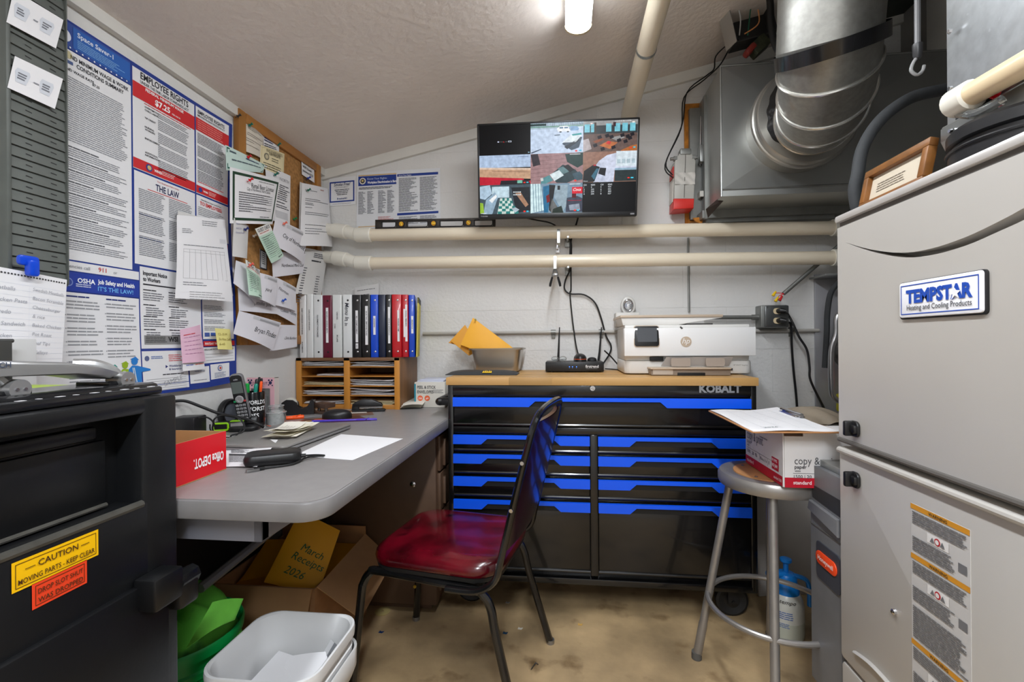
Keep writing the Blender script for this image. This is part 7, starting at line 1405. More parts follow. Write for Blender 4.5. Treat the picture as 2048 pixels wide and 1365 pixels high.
def dcable(label, pts, r, name='cable'):
    b = MB(); b.tube([V((p.x, p.y, max(p.z, DZ + r))) for p in cat([LX(x, y, h) for x, y, h in pts], 6)], r, 8); solo(name, label, 'cable', b, M_BLACKM)
dcable('thick black cable rising over the charger from the left wall', ((348, 803, -1.25), (372, 803, -1.235), (405, 815, -1.20), (440, 828, -1.16), (490, 838, -1.08), (515, 848, -1.04), (527, 855, -1.03)), .0048)
dcable('thin black cable looping in front of the green charger', ((430, 856, -1.15), (428, 840, -1.14), (445, 831, -1.12), (475, 836, -1.07), (488, 850, -1.05), (486, 864, -1.04), (462, 872, -1.07), (470, 878, -1.06), (484, 870, -1.05)), .0026)
dcable('thin black cable trailing flat behind the red box corner', ((420, 850, -1.17), (422, 862, -1.15), (440, 873, -1.11), (466, 875, -1.07), (478, 866, -1.06), (484, 858, -1.06)), .0022)
# clips
def binder_clip(label, px, py, c, w_=.02, yaw=0.):
    a = dz(px, py); M = tr(*a) @ rot('Z', yaw); t = thing('binder_clip', label, 'clip', M=M)
    b = MB(M); b.prism([(-.009, 0), (.009, 0), (.002, .016), (-.002, .016)], -w_ / 2, w_ / 2, M=Matrix(((0, 0, 1, 0), (1, 0, 0, .008), (0, 1, 0, .001), (0, 0, 0, 1)))); obj('body', b, c, t)
    for sy in (-1, 1): b = MB(M); b.tube(cat([(-.006, .008 + sy * .002, .016), (-.006, .008 + sy * .008, .024), (0, .008 + sy * .012, .030), (.006, .008 + sy * .008, .024), (.006, .008 + sy * .002, .016)], 4), .0008, 6); obj('wire_loop', b, M_CHROME, t)
binder_clip('pale blue patterned binder clip in front of the mug', 530, 848, mat('pale_blue_clip', (186, 208, 220), .4), .022, .1); binder_clip('small black binder clip in front of the orange highlighter', 561, 848, M_BLACK, .013, .4); binder_clip('red binder clip among the cables behind the red box', 402, 876, mat('red_clip', (160, 20, 36), .35), .02, .3)
# envelope carton, folded receipts near the chest
a = LY(829, 800, 2.13); t = thing('envelope_carton', 'white carton of peel and stick envelopes beside the tool chest', 'box', (a.x + .08, 2.2, DZ)); ch_ = LY(840, 765, 2.13).z - DZ
b = MB(); b.bx(a.x, CX0 - .07 - .02, 2.13, 2.29, DZ + .0005, DZ + ch_, .002); bc = obj('carton', b, mat('carton_white', (214, 210, 200), .5), t)
b = MB(); b.bx(a.x - .001, a.x, 2.131, 2.29, DZ + .0005, DZ + ch_ - .01); b.bx(a.x, a.x + .007, 2.1292, 2.1300, DZ + .0005, DZ + ch_ - .008); obj('teal_side', b, mat('teal_print', (40, 140, 160), .5), t)
I = Ink(lambda u, v, off: V((a.x + u, 2.1296 - off, DZ + ch_ - v)))
I.text(.014, .030, .020, 'PEEL & STICK', (60, 60, 64), 'l', .012, wmax=.09); I.text(.014, .052, .020, 'ENVELOPES', (60, 60, 64), 'l', .012, wmax=.078)
for u, s_ in ((.028, '250'), (.062, '#9')): I.disc(u, .075, .013, (226, 96, 50), 16); I.text(u, .080, .012, s_, (250, 240, 236), 'c', .01, lv=2)
I.lines(.09, .035, .14, .05, .006, (150, 150, 150), .4); I.done(bc, 'lettering')
b = MB(); b.bx(a.x + .01, CX0 - .10, 2.14, 2.28, DZ + ch_, DZ + ch_ + .007, .001); b.bx(a.x + .02, CX0 - .095, 2.15, 2.28, DZ + ch_ + .0075, DZ + ch_ + .012, .001); solo('paper_bundle', 'pale blue bundle of paper on the peel and stick carton', 'paper', b, mat('pale_blue_paper', (206, 210, 226), .6))
for k in range(4):
    flatsheet('folded_receipt', ('lowest', 'second lowest', 'second from top', 'topmost')[k] + ' of the crumpled white receipts at the foot of the envelope carton', 'receipt', ((800 + 3 * k, 801 - k), (852 + 2 * k, 797 - k), (842 + k, 816 - 2 * k), (799 + 2 * k, 818 - 2 * k)), mat('receipt_white'), (lambda I, w, h: I.lines(.01, .01, w * .7, h * .6, .012, (170, 168, 160), .2)) if k == 3 else None, h=(.004 + .006 * k, .012 + .008 * k, .004 + .006 * k, .003 + .006 * k), group='receipts by the envelope carton', bulge=.004)
for k in range(4):
    flatsheet('folded_receipt', ('lowest', 'second lowest', 'second from top', 'topmost')[k] + ' of the cream receipts fanned at the right base of the stapler', 'receipt', ((724 + 3 * k, 811 - k), (757 - k, 806 + k), (756 - 2 * k, 820 - k), (722 + 4 * k, 821 - k)), mat('receipt_cream'), h=.002 + .004 * k, group='receipts behind the stapler', bulge=.002)
# ------------------------------------------------------------------ things on the safe
t = thing('three_hole_punch', 'silver and black three hole punch on top of the safe', 'hole punch', (-.86, .62, SAFEH)); PXa, PXb = -.895, -.795; z0 = SAFEH + .011
b = MB(); b.bx(PXa - .03, PXb, .33, .835, SAFEH + .001, z0 + .012, .008); obj('base_tray', b, mat('punch_black', (28, 28, 30), .22, coat=.3), t)
b = MB(); b.bx(PXb - .004, PXb + .016, .33, .825, SAFEH + .001, z0 + .005, .004); rl = obj('ruler_edge', b, mat('punch_black'), t)
for k in range(16): b = MB(); b.bx(PXb + .001, PXb + .009, .40 + k * .027, .404 + k * .027 + (.006 if k % 2 else 0), z0 + .005, z0 + .0054); obj('ruler_mark', b, M_PAPER, rl)
M_SIL = mat('punch_silver', (176, 176, 176), .3, .7)
b = MB()
bar = [(.33, .058), (.45, .064), (.58, .065), (.68, .058), (.74, .046), (.772, .032), (.755, .024), (.70, .036), (.60, .040), (.45, .038), (.33, .032)]
b.prism([(y, z0 + z) for y, z in bar], PXa - .01, PXb - .02, M=Matrix(((0, 0, 1, 0), (1, 0, 0, 0), (0, 1, 0, 0), (0, 0, 0, 1))), bev=.006); hb = obj('handle_bar', b, M_SIL, t)
I = Ink(lambda u, v, off: V((PXb - .0198 + off, u, z0 + .066 - v))); I.text(.575, .012, .011, 'BOSTITCH', (60, 70, 90), 'c', .02, wmax=.06); I.done(hb, 'lettering')
for y in (.44, .615, .79):
    b = MB(); b.tube(cat([(PXa + .02, y - .05, z0 + .052), (PXa + .04, y - .03, z0 + .050), (PXa + .055, y - .012, z0 + .038), (PXa + .06, y, z0 + .020)], 4), [.010] * 12 + [.014], 10); obj('arm', b, M_SIL, t)
    b = MB(); b.cyl((PXa + .045, y, z0 + .020), (PXa + .078, y, z0 + .020), .015, n=20); pv = obj('punch_head', b, M_SIL, t)
    for dx in (-.005, .006): b = MB(); b.cyl((PXa + .078, y + dx, z0 + .020), (PXa + .0795, y + dx, z0 + .020), .0024, n=8); obj('rivet', b, M_CHROME, pv)
    b = MB(); b.bx(PXa + .0, PXa + .07, y - .03, y + .022, z0 + .010, z0 + .018, .002); obj('punch_block', b, mat('punch_black'), t)
b = MB(); b.bx(-1.02, -.935, .70, .835, SAFEH, SAFEH + .012, .001); b.bx(-1.10, -.94, .58, .80, SAFEH + .012, SAFEH + .016); solo('paper_stack', 'stack of white papers behind the hole punch on the safe', 'papers', b, M_PAPER)
b = MB(); b.bx(-1.06, -.95, .56, .64, SAFEH + .017, SAFEH + .040, .002); b.bx(-1.06, -.955, .56, .63, SAFEH + .040, SAFEH + .046, .001); solo('receipt_roll_box', 'small bundle of kraft and white slips behind the hole punch', 'papers', b, [M_CARD])
b = MB(); b.bx(-1.04, -.94, .66, .80, SAFEH + .0165, SAFEH + .020, .0008); solo('lime_folder', 'lime green folder edge among the papers on the safe', 'folder', b, mat('lime_folder', (160, 186, 50), .5))
t = thing('file_holder', 'clear desk file holder with a dark divider at the left edge', 'file holder', (-1.14, .60, SAFEH))
a = LX(0, 680, -1.12); c = LX(72, 678, -1.12)
b = MB(); b.bx(-1.135, -1.13, .50, LX(74, 700, -1.13).y, SAFEH, LX(40, 678, -1.13).z, .003); obj('clear_panel', b, mat('frosted_plastic', (206, 206, 206), .4), t)
b = MB(); b.bx(-1.11, -1.10, .46, LX(26, 700, -1.10).y, SAFEH, LX(20, 682, -1.10).z, .003); b.tube([(-1.105, .46, LX(20, 682, -1.10).z), (-1.105, LX(30, 700, -1.10).y, LX(20, 682, -1.10).z)], .004, 8); obj('dark_divider', b, mat('dark_grey_divider', (58, 58, 56), .5), t)

# ================================================================== THINGS UNDER THE DESK
# cardboard box with flaps
KX0, KX1, KY0_, KY1_, KH_ = -1.14, -.79, 1.39, 1.77, .30
t = thing('cardboard_box', 'open cardboard box of manila envelopes under the desk', 'box', (-.965, 1.58, 0))
for dims in ((KX0, KX1, KY0_, KY0_ + .005), (KX0, KX1, KY1_ - .005, KY1_), (KX0, KX0 + .005, KY0_ + .005, KY1_ - .005), (KX1 - .005, KX1, KY0_ + .005, KY1_ - .005)):
    b = MB(); b.bx(*dims, .001, KH_ + (.05 if dims[2] > 1.7 else 0)); obj('wall', b, M_CARD, t)
b = MB(); b.bx(KX0, KX1, KY0_, KY1_, .001, .006); obj('bottom', b, M_CARD, t)
def flapq(a, c, d, e, nm='flap'):
    b = MB(); q = [V(a), V(c), V(d), V(e)]; n_ = (q[1] - q[0]).cross(q[3] - q[0]).normalized() * .004
    b.add(q + [p - n_ for p in q], [[0, 1, 2, 3], [7, 6, 5, 4], [0, 4, 5, 1], [1, 5, 6, 2], [2, 6, 7, 3], [3, 7, 4, 0]]); obj(nm, b, mat('flap_card', (186, 142, 98), .8, var=.06, vs=14), t, smooth=0)
flapq((KX1, KY0_ + .01, KH_), (KX1, KY1_ - .01, KH_ + .02), (KX1 + .13, KY1_ - .05, KH_ - .06), (KX1 + .14, KY0_ + .02, KH_ - .10))
flapq((KX0 + .01, KY0_, KH_), (KX1 - .01, KY0_, KH_), (KX1 - .02, KY0_ - .03, KH_ - .14), (KX0 + .02, KY0_ - .03, KH_ - .14))
EV = 'manila envelopes in the cardboard box'
def ink_march(I, w, h):
    for k, (s_, u, v) in enumerate((('March', .36, .48), ('Receipts', .26, .62), ('2026', .24, .82))): I.text(w * u, h * v, .034, s_, (30, 96, 50), 'l', .0, .2, ang=.12, wmax=.12)
padded('manila_envelope', 'bulging manila envelope with green handwriting leaning in the cardboard box', 'envelope', (LY(600, 1022, 1.56), LY(680, 1062, 1.60), LY(636, 1190, 1.46), LY(528, 1165, 1.44)), .016, M_ENV, EV, ink_march)
padded('manila_envelope', 'manila envelope tilted left behind the green-lettered one in the cardboard box', 'envelope', (LY(535, 1080, 1.60), LY(600, 1080, 1.62), LY(565, 1185, 1.47), LY(470, 1180, 1.46)), .008, M_ENVD, EV)
padded('manila_envelope', 'flat manila envelope lying deep at the far right of the cardboard box', 'envelope', (V((-.97, 1.75, .285)), V((-.81, 1.75, .285)), V((-.81, 1.55, .255)), V((-.97, 1.55, .255))), .006, M_ENVD, EV)
padded('manila_envelope', 'manila envelope lying at the left front of the cardboard box', 'envelope', (V((-1.12, 1.52, .27)), V((-.97, 1.52, .28)), V((-.96, 1.41, .25)), V((-1.12, 1.41, .24))), .006, mat('manila_dark'), EV)
# white square bucket, nested in a second one
BC = V((-.672, 1.047, 0))
def sq_ring(wd, dp, r, z, c=BC): return [(c.x + x, c.y + y, z) for x, y in rr(wd, dp, r, 7)]
def bucket(z_off, name, label, inner=True):
    t = thing(name, label, 'bucket', (BC.x, BC.y, 0), group='nested white buckets'); b = MB(); H = .36 + z_off
    prof = [(.215, .005), (.228, H - .075), (.246, H - .074), (.248, H - .050), (.236, H - .046), (.238, H - .030), (.256, H - .026), (.258, H - .010), (.256, H - .001), (.248, H), (.240, H - .004), (.222, H - .05), (.204, .02 + max(0, z_off))]
    if z_off < 0: prof = prof[:3] + [(.262, H - .050), (.264, H - .004), (.259, H), (.254, H - .004)]
    rings = [sq_ring(s_ * 1.05, s_ * 1.0, .055, z) for s_, z in prof]; n = len(rings[0])
    b.add([p for r in rings for p in r], [[i * n + k, i * n + (k + 1) % n, (i + 1) * n + (k + 1) % n, (i + 1) * n + k] for i in range(len(rings) - 1) for k in range(n)] + [list(range(n))[::-1]] + ([[(len(rings) - 1) * n + k for k in range(n)]] if z_off >= 0 else []))
    obj('shell', b, M_BUCKET, t); return t
t = bucket(0, 'white_bucket', 'white square plastic bucket with paper scraps inside, nested on top')
t2 = bucket(-.055, 'white_bucket', 'white square plastic bucket underneath, its rim showing below the paper-filled one')
b = MB(); b.add([(BC.x + .1275, BC.y - .06, .10), (BC.x + .1275, BC.y + .06, .10), (BC.x + .1275, BC.y + .06, .20), (BC.x + .1275, BC.y - .06, .20), (BC.x + .118, BC.y - .06, .10), (BC.x + .118, BC.y + .06, .10), (BC.x + .118, BC.y + .06, .20), (BC.x + .118, BC.y - .06, .20)], [[0, 1, 2, 3], [7, 6, 5, 4], [0, 4, 5, 1], [1, 5, 6, 2], [2, 6, 7, 3], [3, 7, 4, 0]]); obj('yellow_label', b, mat('label_yellow', (220, 190, 30), .5), t2)
PG = 'paper scraps in the white bucket'
def scrap(label, c, w_, h_, yaw, tx, ty, m=M_PAPER, name='paper_scrap', bulge=.01, ink=None):
    T = tr(*c) @ rot('Z', yaw) @ rot('X', tx) @ rot('Y', ty); q = quadmap(T @ V((-w_ / 2, h_ / 2, 0)), T @ V((w_ / 2, h_ / 2, 0)), T @ V((w_ / 2, -h_ / 2, 0)), T @ V((-w_ / 2, -h_ / 2, 0)), bulge=bulge); return sheet(name, label, 'paper', q, m, ink, PG)
scrap('large blank sheet lying lowest in the white bucket', (BC.x - .012, BC.y - .012, .225), .175, .165, .1, .05, -.05)
scrap('blank sheet with a raised corner at the far left inside the white bucket', (BC.x - .02, BC.y + .035, .25), .150, .10, -.25, .25, .1)
scrap('blank sheet standing tilted at the right inside the white bucket', (BC.x + .030, BC.y + .045, .262), .13, .08, .15, .55, -.15)
scrap('grey photo leaflet poking up at the far right corner of the white bucket', (BC.x + .075, BC.y + .065, .280), .055, .07, -.7, .9, .2, pm((120, 122, 126)), 'leaflet', .002, lambda I, w, h: (I.rect(.0, .0, w * .3, h, (200, 200, 202)), I.rect(w * .4, h * .3, w * .9, h * .8, (70, 72, 76))))
# green bucket and cloth bag
GC = V((-.985, 1.075, 0)); t = thing('green_bucket', 'round green plastic bucket between safe and white bucket', 'bucket', GC)
b = MB(tr(*GC)); b.lathe([(.115, .002), (.135, .28), (.140, .285), (.141, .30), (.137, .305), (.139, .33), (.150, .333), (.152, .352), (.148, .36), (.142, .355), (.130, .28), (.112, .02), (0, .015)], 44); obj('shell', b, M_GREENB, t)
b = MB(); 
def bagf(u, v):
    a = 2 * PI * u; r = .138 * math.sin(PI * .5 * v) * (1 + .10 * math.sin(a * 3 + 1) + .05 * math.sin(a * 7)); z = .30 + .135 * math.cos(PI * .5 * v) ** .8 * (1 + .35 * math.cos(a - 2.4)) + .012 * math.sin(a * 5 + v * 5)
    return V((GC.x + r * math.cos(a), GC.y + r * math.sin(a), z))
b.grid(bagf, 48, 14, wrap=True); solo('cloth_bag', 'green cloth bag with dark print heaped in the green bucket', 'bag', b, M_BAG, smooth=60)
q = quadmap(LX(425, 1205, -.86), LX(487, 1198, -.815), LX(470, 1240, -.815), LX(372, 1298, -.845), bulge=.018); sheet('bag_flap', 'bright green folded bag flap draped over the green bucket rim', 'bag', q, mat('bag_flap', (116, 206, 72), .8, var=.1, vs=20, bump=.15, bs=120), nu=12, nv=10, th=.002)

# ================================================================== STACKING CHAIR
CM_ = tr(-.365, 1.505, 0) @ rot('Z', math.atan2(-.17, .985))    # local +x = towards the chair back, +y = away from the camera
t = thing('stacking_chair', 'stacking chair with red vinyl seat and black tube frame', 'chair', M=CM_)
SZ = .452
def seatf(wd, dp, z, cx=.0): return [(x * dp / .42, y * wd / .40, z) for x, y in rr(.42, .40, .085, 8)]
def cushion(prof, m, nm):
    b = MB(CM_); rings = [seatf(.40 - k, .42 - k, z) for k, z in prof]; n = len(rings[0])
    b.add([p for r in rings for p in r], [[i * n + k, i * n + (k + 1) % n, (i + 1) * n + (k + 1) % n, (i + 1) * n + k] for i in range(len(rings) - 1) for k in range(n)] + [list(range(n))[::-1]] + [[(len(rings) - 1) * n + k for k in range(n)]]); return obj(nm, b, m, t, smooth=60)
cushion([(.02, SZ - .046), (.004, SZ - .040), (.0, SZ - .026), (.006, SZ - .014), (.022, SZ - .005), (.05, SZ), (.12, SZ + .004), (.24, SZ + .007), (.34, SZ + .008)], M_VINYL, 'seat')
cushion([(.04, SZ - .060), (.012, SZ - .056), (.008, SZ - .044), (.02, SZ - .042)], M_BLACKM, 'seat_pan')
FRM = .0128
for sy in (-1, 1):
    y = sy * .185
    pts = [(-.255, y + sy * .022, 0), (-.228, y + sy * .006, .30), (-.222, y, .345), (-.200, y, .378), (-.16, y, .388), (.12, y, .376), (.165, y, .362), (.188, y, .325), (.205, y + sy * .005, .25), (.275, y + sy * .024, 0)]
    b = MB(CM_); b.tube([V(p) for p in cat(pts, 4)], FRM, 10); lg = obj('leg_frame', b, M_FRAME, t)
    for p in (pts[0], pts[-1]): b = MB(CM_); b.cyl((p[0], p[1], 0.0), (p[0], p[1], .014), .0142, n=14); obj('glide', b, mat('steel_glide', (150, 150, 150), .3, .8), lg)
    bolt = [(-.236, .12), (-.240, .18)] if sy < 0 else [(-.24, .14)]
    for bx_, bz_ in bolt: b = MB(CM_); b.cyl((bx_ - .008, y + sy * .012 - .010, bz_), (bx_ - .008, y + sy * .012 - .014, bz_), .006, n=8); obj('yellow_wear', b, mat('yellow_wear', (206, 170, 50), .6), lg)
# back: one bent flat tube from seat rail up and over
up = [(.06, -.205, SZ - .075), (.15, -.205, SZ - .07), (.205, -.205, SZ - .035), (.225, -.205, SZ + .03), (.262, -.205, SZ + .18), (.300, -.200, SZ + .33), (.318, -.185, SZ + .400), (.326, -.13, SZ + .428), (.328, 0, SZ + .434)]
full_ = up + [(x, -y, z) for x, y, z in up[::-1][1:]]
b = MB(CM_); b.tube(cat(full_, 5), .0125, 10, flat=.8); bf = obj('back_frame', b, M_FRAME, t)
for z in (.17, .30):
    for sy in (-1, 1):
        f = (z - .03) / .15; x = .225 + (z - .03) * .245; b = MB(CM_); b.cyl((x, sy * .215, SZ + z), (x, sy * .222, SZ + z), .0055, n=10); obj('rivet', b, M_CHROME, bf)
def backf(th):
    b = MB(CM_)
    def P_(u, v, o):
        x = .236 + v * .085 + o - .014 * (1 - (2 * u - 1) ** 2) * (-1); yy = (u - .5) * .372 * (1 - .10 * max(0, v - .75) / .25); return V((x, yy, SZ + .045 + v * .355))
    return P_
PB = backf(0)
b = MB(CM_); b.grid(lambda u, v: PB(u, v, -.018 - .010 * (math.sin(PI * u) * math.sin(PI * v)) ** .4), 12, 12); b.grid(lambda u, v: PB(u, v, -.004), 12, 12)
ed = lambda u, v: (PB(u, v, -.018), PB(u, v, -.004))
for (p0, p1) in (((0, 0), (1, 0)), ((1, 0), (1, 1)), ((1, 1), (0, 1)), ((0, 1), (0, 0))):
    for k in range(12):
        a = [p0[i] + (p1[i] - p0[i]) * k / 12 for i in (0, 1)]; c = [p0[i] + (p1[i] - p0[i]) * (k + 1) / 12 for i in (0, 1)]; a, c = ed(*a), ed(*c); b.add([a[0], c[0], c[1], a[1]], [[0, 1, 2, 3]])
obj('back_pad', b, M_VINYL, t, smooth=50)
b = MB(CM_); b.grid(lambda u, v: PB(u, v, .008 * (math.sin(PI * u) * math.sin(PI * v)) ** .4), 12, 12); b.grid(lambda u, v: PB(u, v, -.003), 12, 12); obj('back_cover', b, M_VINYLB, t, smooth=50)

# ================================================================== STOOL WITH PAPER BOX
SC = V((.646, 1.552, 0)); SHT = .66; SR = .155
t = thing('stool', 'round grey steel stool with hardboard seat disc and foot ring', 'stool', SC)
b = MB(tr(*SC)); b.lathe([(SR - .012, SHT - .034), (SR - .004, SHT - .040), (SR, SHT - .032), (SR, SHT - .012), (SR - .006, SHT - .002), (SR - .016, SHT + .001), (SR - .040, SHT - .001), (SR - .046, SHT - .004), (0, SHT - .004)], 48); obj('seat_rim', b, M_STOOL, t)
b = MB(tr(*SC)); b.lathe([(SR - .046, SHT - .004), (SR - .046, SHT + .000), (0, SHT + .000)], 40); sd = obj('seat_disc', b, M_MASON, t)
for k in range(4): b = MB(tr(*SC)); a = k * PI / 2 + 2.3; b.cyl((.092 * math.cos(a), .092 * math.sin(a), SHT), (.092 * math.cos(a), .092 * math.sin(a), SHT + .0015), .005, n=10); obj('rivet', b, M_STEEL, sd)
RT_, RF_ = .115, .225; A0 = math.radians(159)
for k in range(4):
    a = A0 + k * PI / 2; d = V((math.cos(a), math.sin(a), 0)); b = MB(); p = SC + d * RT_ + V((0, 0, SHT - .03)); q = SC + d * RF_ + V((0, 0, .004)); b.tube([p, p.lerp(q, .8), p.lerp(q, .81), q], [.0128, .0128, .0142, .0142], 14); lg = obj('leg', b, M_STOOL, t)
    b = MB(); b.tube([q + V((0, 0, .02)) - (q - p).normalized() * .0, q + V((0, 0, -.003))], .0165, 14); obj('foot', b, mat('foot_rubber', (90, 88, 84), .7), lg)
RR_ = RT_ + (RF_ - RT_) * (SHT - .03 - .235) / (SHT - .034); b = MB(); b.tube([SC + V((RR_ * 1.02 * math.cos(k * PI / 28), RR_ * 1.02 * math.sin(k * PI / 28), .235)) for k in range(56)], .0085, 10, closed=True); obj('foot_ring', b, M_STOOL, t)
# copier paper box
X0, X1, Y0, Y1, Z0, Z1 = .612, .832, 1.385, 1.660, SHT + .002, SHT + .160
t = thing('paper_box', 'white and red carton of copier paper on the stool', 'box', ((X0 + X1) / 2, (Y0 + Y1) / 2, Z0)); CW = mat('carton_bright', (226, 224, 224), .5); RDC = (190, 10, 40)
b = MB(); b.bx(X0, X1, Y0, Y1, Z0, Z1 - .014); obj('carton', b, CW, t)
b = MB(); b.bx(X0 - .002, X0, Y0 + .004, Y1, Z0, Z1); b.bx(X0 - .003, X0 - .001, Y0 + .003, Y0 + .006, Z0, Z1); obj('side_flap', b, CW, t)
b = MB(); b.bx(X0 + .05, X1, Y0, Y0 + .003, Z1 - .014, Z1 - .001); b.add([(X0 + .055, Y0, Z1 - .01), (X1, Y0, Z1 - .006), (X1, Y1, Z1 + .002), (X0 + .055, Y1, Z1 - .006)], [[0, 1, 2, 3]]); obj('top_flap', b, CW, t)
I = Ink(lambda u, v, off: V((X0 - .0022 - off, Y1 - u, Z1 - v))); H_ = Z1 - Z0
I.rect(.0, H_ - .028, Y1 - Y0 - .006, H_, RDC, 4); I.text(.014, .072, .044, 'copy & print', (80, 80, 84), 'l', -.002, wmax=.125); I.text(.014, .086, .017, 'paper', (80, 80, 84), 'l', .0); I.text(.014, .096, .008, 'white', (110, 110, 112), 'l'); I.rect(.012, .102, .20, .103, INK, 2)
I.text(.014, .118, .015, '1500', INK, 'l', .01); I.text(.055, .118, .015, '20', INK, 'l', .01); I.text(.08, .118, .015, '92', INK, 'l', .01); I.rect(.112, .104, .113, .126, INK); I.text(.118, .118, .013, '8.5 in x 11 in', INK, 'l', .01, wmax=.05); I.rect(.172, .104, .173, .126, INK); I.text(.18, .118, .014, 'II', INK, 'l', .01)
I.text(.014, H_ - .010, .016, 'standard', (246, 226, 230), 'l', .01, lv=2, wmax=.06); I.text(.215, H_ - .010, .012, 'standard 1500', (246, 226, 230), 'l', .01, lv=2, wmax=.05)
I.rect(.20, .088, .245, .124, RDC); I.text(.204, .100, .012, '99.99%', (250, 240, 240), 'l', .01, lv=2, wmax=.036); I.text(.204, .115, .013, 'NO JAM', (250, 240, 240), 'l', .03, lv=2, wmax=.036); I.lines(.12, .045, .18, .055, .010, GR, .4, .1); I.done(t, 'lettering')
I = Ink(lambda u, v, off: V((X0 + u, Y0 - .0003 - off, Z1 - v))); I.rect(0, H_ - .028, X1 - X0, H_, RDC, 4)
I.text(.026, .092, .030, 'copy & print', (80, 80, 84), 'l', -.002, wmax=.12); I.text(.026, .104, .014, 'paper', (80, 80, 84), 'l'); I.text(.026, .113, .007, 'white', (110, 110, 112), 'l'); I.rect(.022, .117, .20, .118, INK, 2); I.text(.024, .131, .013, '1500 | 20', INK, 'l', .01); I.text(.022, H_ - .010, .014, 'standard', (246, 226, 230), 'l', .02, lv=2); I.done(t, 'lettering')
# clipboard
KM = frame((.505, 1.332, Z1 + .003), (1, .0, .012), (-.10, 1, .0)); KW, KL = .235, .395
t = thing('clipboard', 'brown hardboard clipboard holding papers on the copier paper carton', 'clipboard', M=KM)
b = MB(KM); b.prism(rr(KW, KL, .012, 4, KW / 2, KL / 2), 0, .0035, bev=.001); obj('board', b, M_MASON, t)
b = MB(KM); b.bx(KW - .03, KW - .002, KL * .5, KL * .8, .0085, .014, .003); b.tube([(KW - .016, KL * .48, .018), (KW - .016, KL * .82, .018)], .006, 10); obj('clip', b, M_CHROME, t)
q = lambda u, v, off=0.: KM @ V((.006 + (KW - .012) * u, .006 + (KL - .02) * (1 - v), .0046 + off + .030 * max(0, u - .55) * max(0, .6 - v) + .002 * math.sin(u * 7 + v * 5) + .002)); q.w, q.h = KW, KL
sheet('form_sheets', 'white ruled form sheets with a curled far corner on the clipboard', 'paper', q, M_PAPER, lambda I, w, h: ([I.rect(w * .04, h * (.05 + .05 * k), w * .96, h * (.05 + .05 * k) + .0008, (160, 162, 168), 4) for k in range(18)], [I.rect(w * x, h * .05, w * x + .0008, h * .92, (180, 182, 188), 1, 0, 8) for x in (.2, .4, .6, .8)], I.text(w * .2, h * .9, .02, '2026', (90, 110, 110), 'l', 0, .2)), nu=10, nv=10, th=.0015)
b = MB(); a0 = V((.80, 1.60, Z1 - .002))
b.grid(lambda u, v: a0 + V((-.08 + .16 * u, -.10 + .22 * v, .004 + .034 * math.sin(PI * u) ** .6 * math.sin(PI * v) ** .6 + .006 * math.sin(u * 13 + v * 7) * math.sin(PI * u))), 24, 20); b.grid(lambda u, v: a0 + V((-.08 + .16 * u, -.10 + .22 * v, .003)), 2, 2); solo('leather_pouch', 'crumpled grey brown leather pouch behind the clipboard', 'pouch', b, mat('pouch_leather', (132, 120, 104), .5, var=.1, vs=20, bump=.2, bs=60), smooth=60)
# spray bottle
QC = V((.797, 1.80, 0)); t = thing('spray_bottle', 'white pump sprayer bottle with a bright blue head on the floor', 'spray bottle', QC); SB = mat('sprayer_blue', (20, 126, 214), .35)
b = MB(tr(*QC)); b.lathe([(0, .002), (.050, .002), (.056, .010), (.058, .03), (.058, .11), (.054, .135), (.045, .155), (.040, .162), (0, .162)], 32); bt = obj('bottle', b, mat('bottle_milk', (214, 214, 206), .3), t)
b = MB(tr(*QC)); b.lathe([(.0575, .006), (.0588, .03), (.0588, .066), (.0575, .067)], 32, caps=False); obj('liquid_level', b, mat('liquid_tint', (196, 200, 186), .3), bt)
b = MB(tr(*QC)); b.lathe([(.043, .158), (.043, .185), (.036, .195), (.036, .215), (.030, .225), (.022, .228), (0, .228)], 28); obj('cap', b, SB, t)
b = MB(tr(*QC)); b.cyl((0, 0, .225), (0, 0, .265), .009, n=14); b.lathe([(.014, .262), (.020, .268), (.020, .276), (.012, .280), (0, .280)], 20); obj('pump_knob', b, SB, t)
b = MB(tr(*QC)); b.tube([(-.01, -.01, .222), (-.045, -.02, .228), (-.060, -.024, .230)], [.012, .010, .008], 12); b.tube([(-.060, -.024, .230), (-.075, -.028, .231)], [.006, .011], 10); obj('nozzle', b, SB, t)
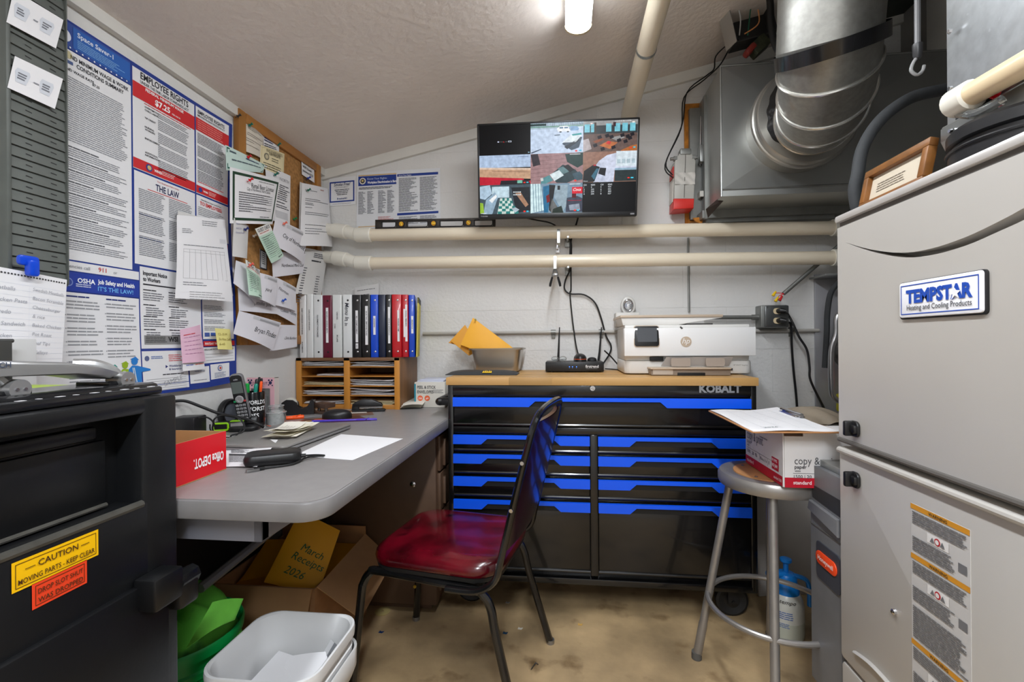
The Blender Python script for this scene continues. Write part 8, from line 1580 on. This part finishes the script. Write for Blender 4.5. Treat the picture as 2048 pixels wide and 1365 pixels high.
b = MB(tr(*QC)); b.tube(cat([(.02, -.01, .222), (.055, -.02, .215), (.068, -.022, .19), (.070, -.022, .12)], 4), .011, 10, flat=.7); obj('handle', b, SB, t)
I = Ink(lambda u, v, off: QC + V(((.0585 + off) * math.cos(-1.95 + u / .0585), (.0585 + off) * math.sin(-1.95 + u / .0585), .162 - v))); I.text(-.022, .020 + .004, .020, 'tempo', (40, 40, 50), 'l', .004, .3); I.lines(-.03, .055, .022, .085, .007, (70, 110, 180), .4, .2); I.lines(-.03, .095, .012, .11, .006, (70, 110, 180), .4, .2); I.done(bt, 'lettering')
# bits on the floor
for (px, py, c, lb) in ((762, 1265, (30, 60, 110), 'blue torn scrap near the front chair leg'), (1010, 1267, (20, 60, 90), 'blue torn scrap under the chair seat'), (1040, 1258, (220, 214, 200), 'white crumb beside the far rear chair foot'), (1160, 1250, (214, 170, 90), 'yellow crumb on the open concrete'), (1015, 1206, (190, 188, 184), 'pale chip by the tool chest caster')):
    p = LZ(px, py, .001); b = MB(tr(*p)); b.add([(-.008, -.005, 0), (.006, -.007, 0), (.011, .004, 0), (.0, .002, 0), (-.006, .008, 0), (-.008, -.005, .0015), (.006, -.007, .0015), (.011, .004, .0015), (.0, .002, .0015), (-.006, .008, .0015)], [[4, 3, 2, 1, 0], [5, 6, 7, 8, 9]] + [[i, (i + 1) % 5, 5 + (i + 1) % 5, 5 + i] for i in range(5)]); solo('floor_scrap', lb, 'scrap', b, pm(c), 'scraps on the concrete floor', smooth=0)
p = LZ(765, 1224, .0015); b = MB(tr(*p)); b.lathe([(.006, 0), (.030, 0), (.030, .002), (.006, .002), (.006, 0)], 28, caps=False); solo('plastic_ring', 'flat yellowish plastic ring on the floor by the box', 'ring', b, mat('ring_yellow', (186, 168, 110), .5))
b = MB(); b.tube([LZ(1062, 1340, .003), LZ(1072, 1326, .003), LZ(1076, 1330, .003)], .0018, 6); solo('floor_nail', 'small bent nail on the floor in front of the chair', 'nail', b, M_STEEL)
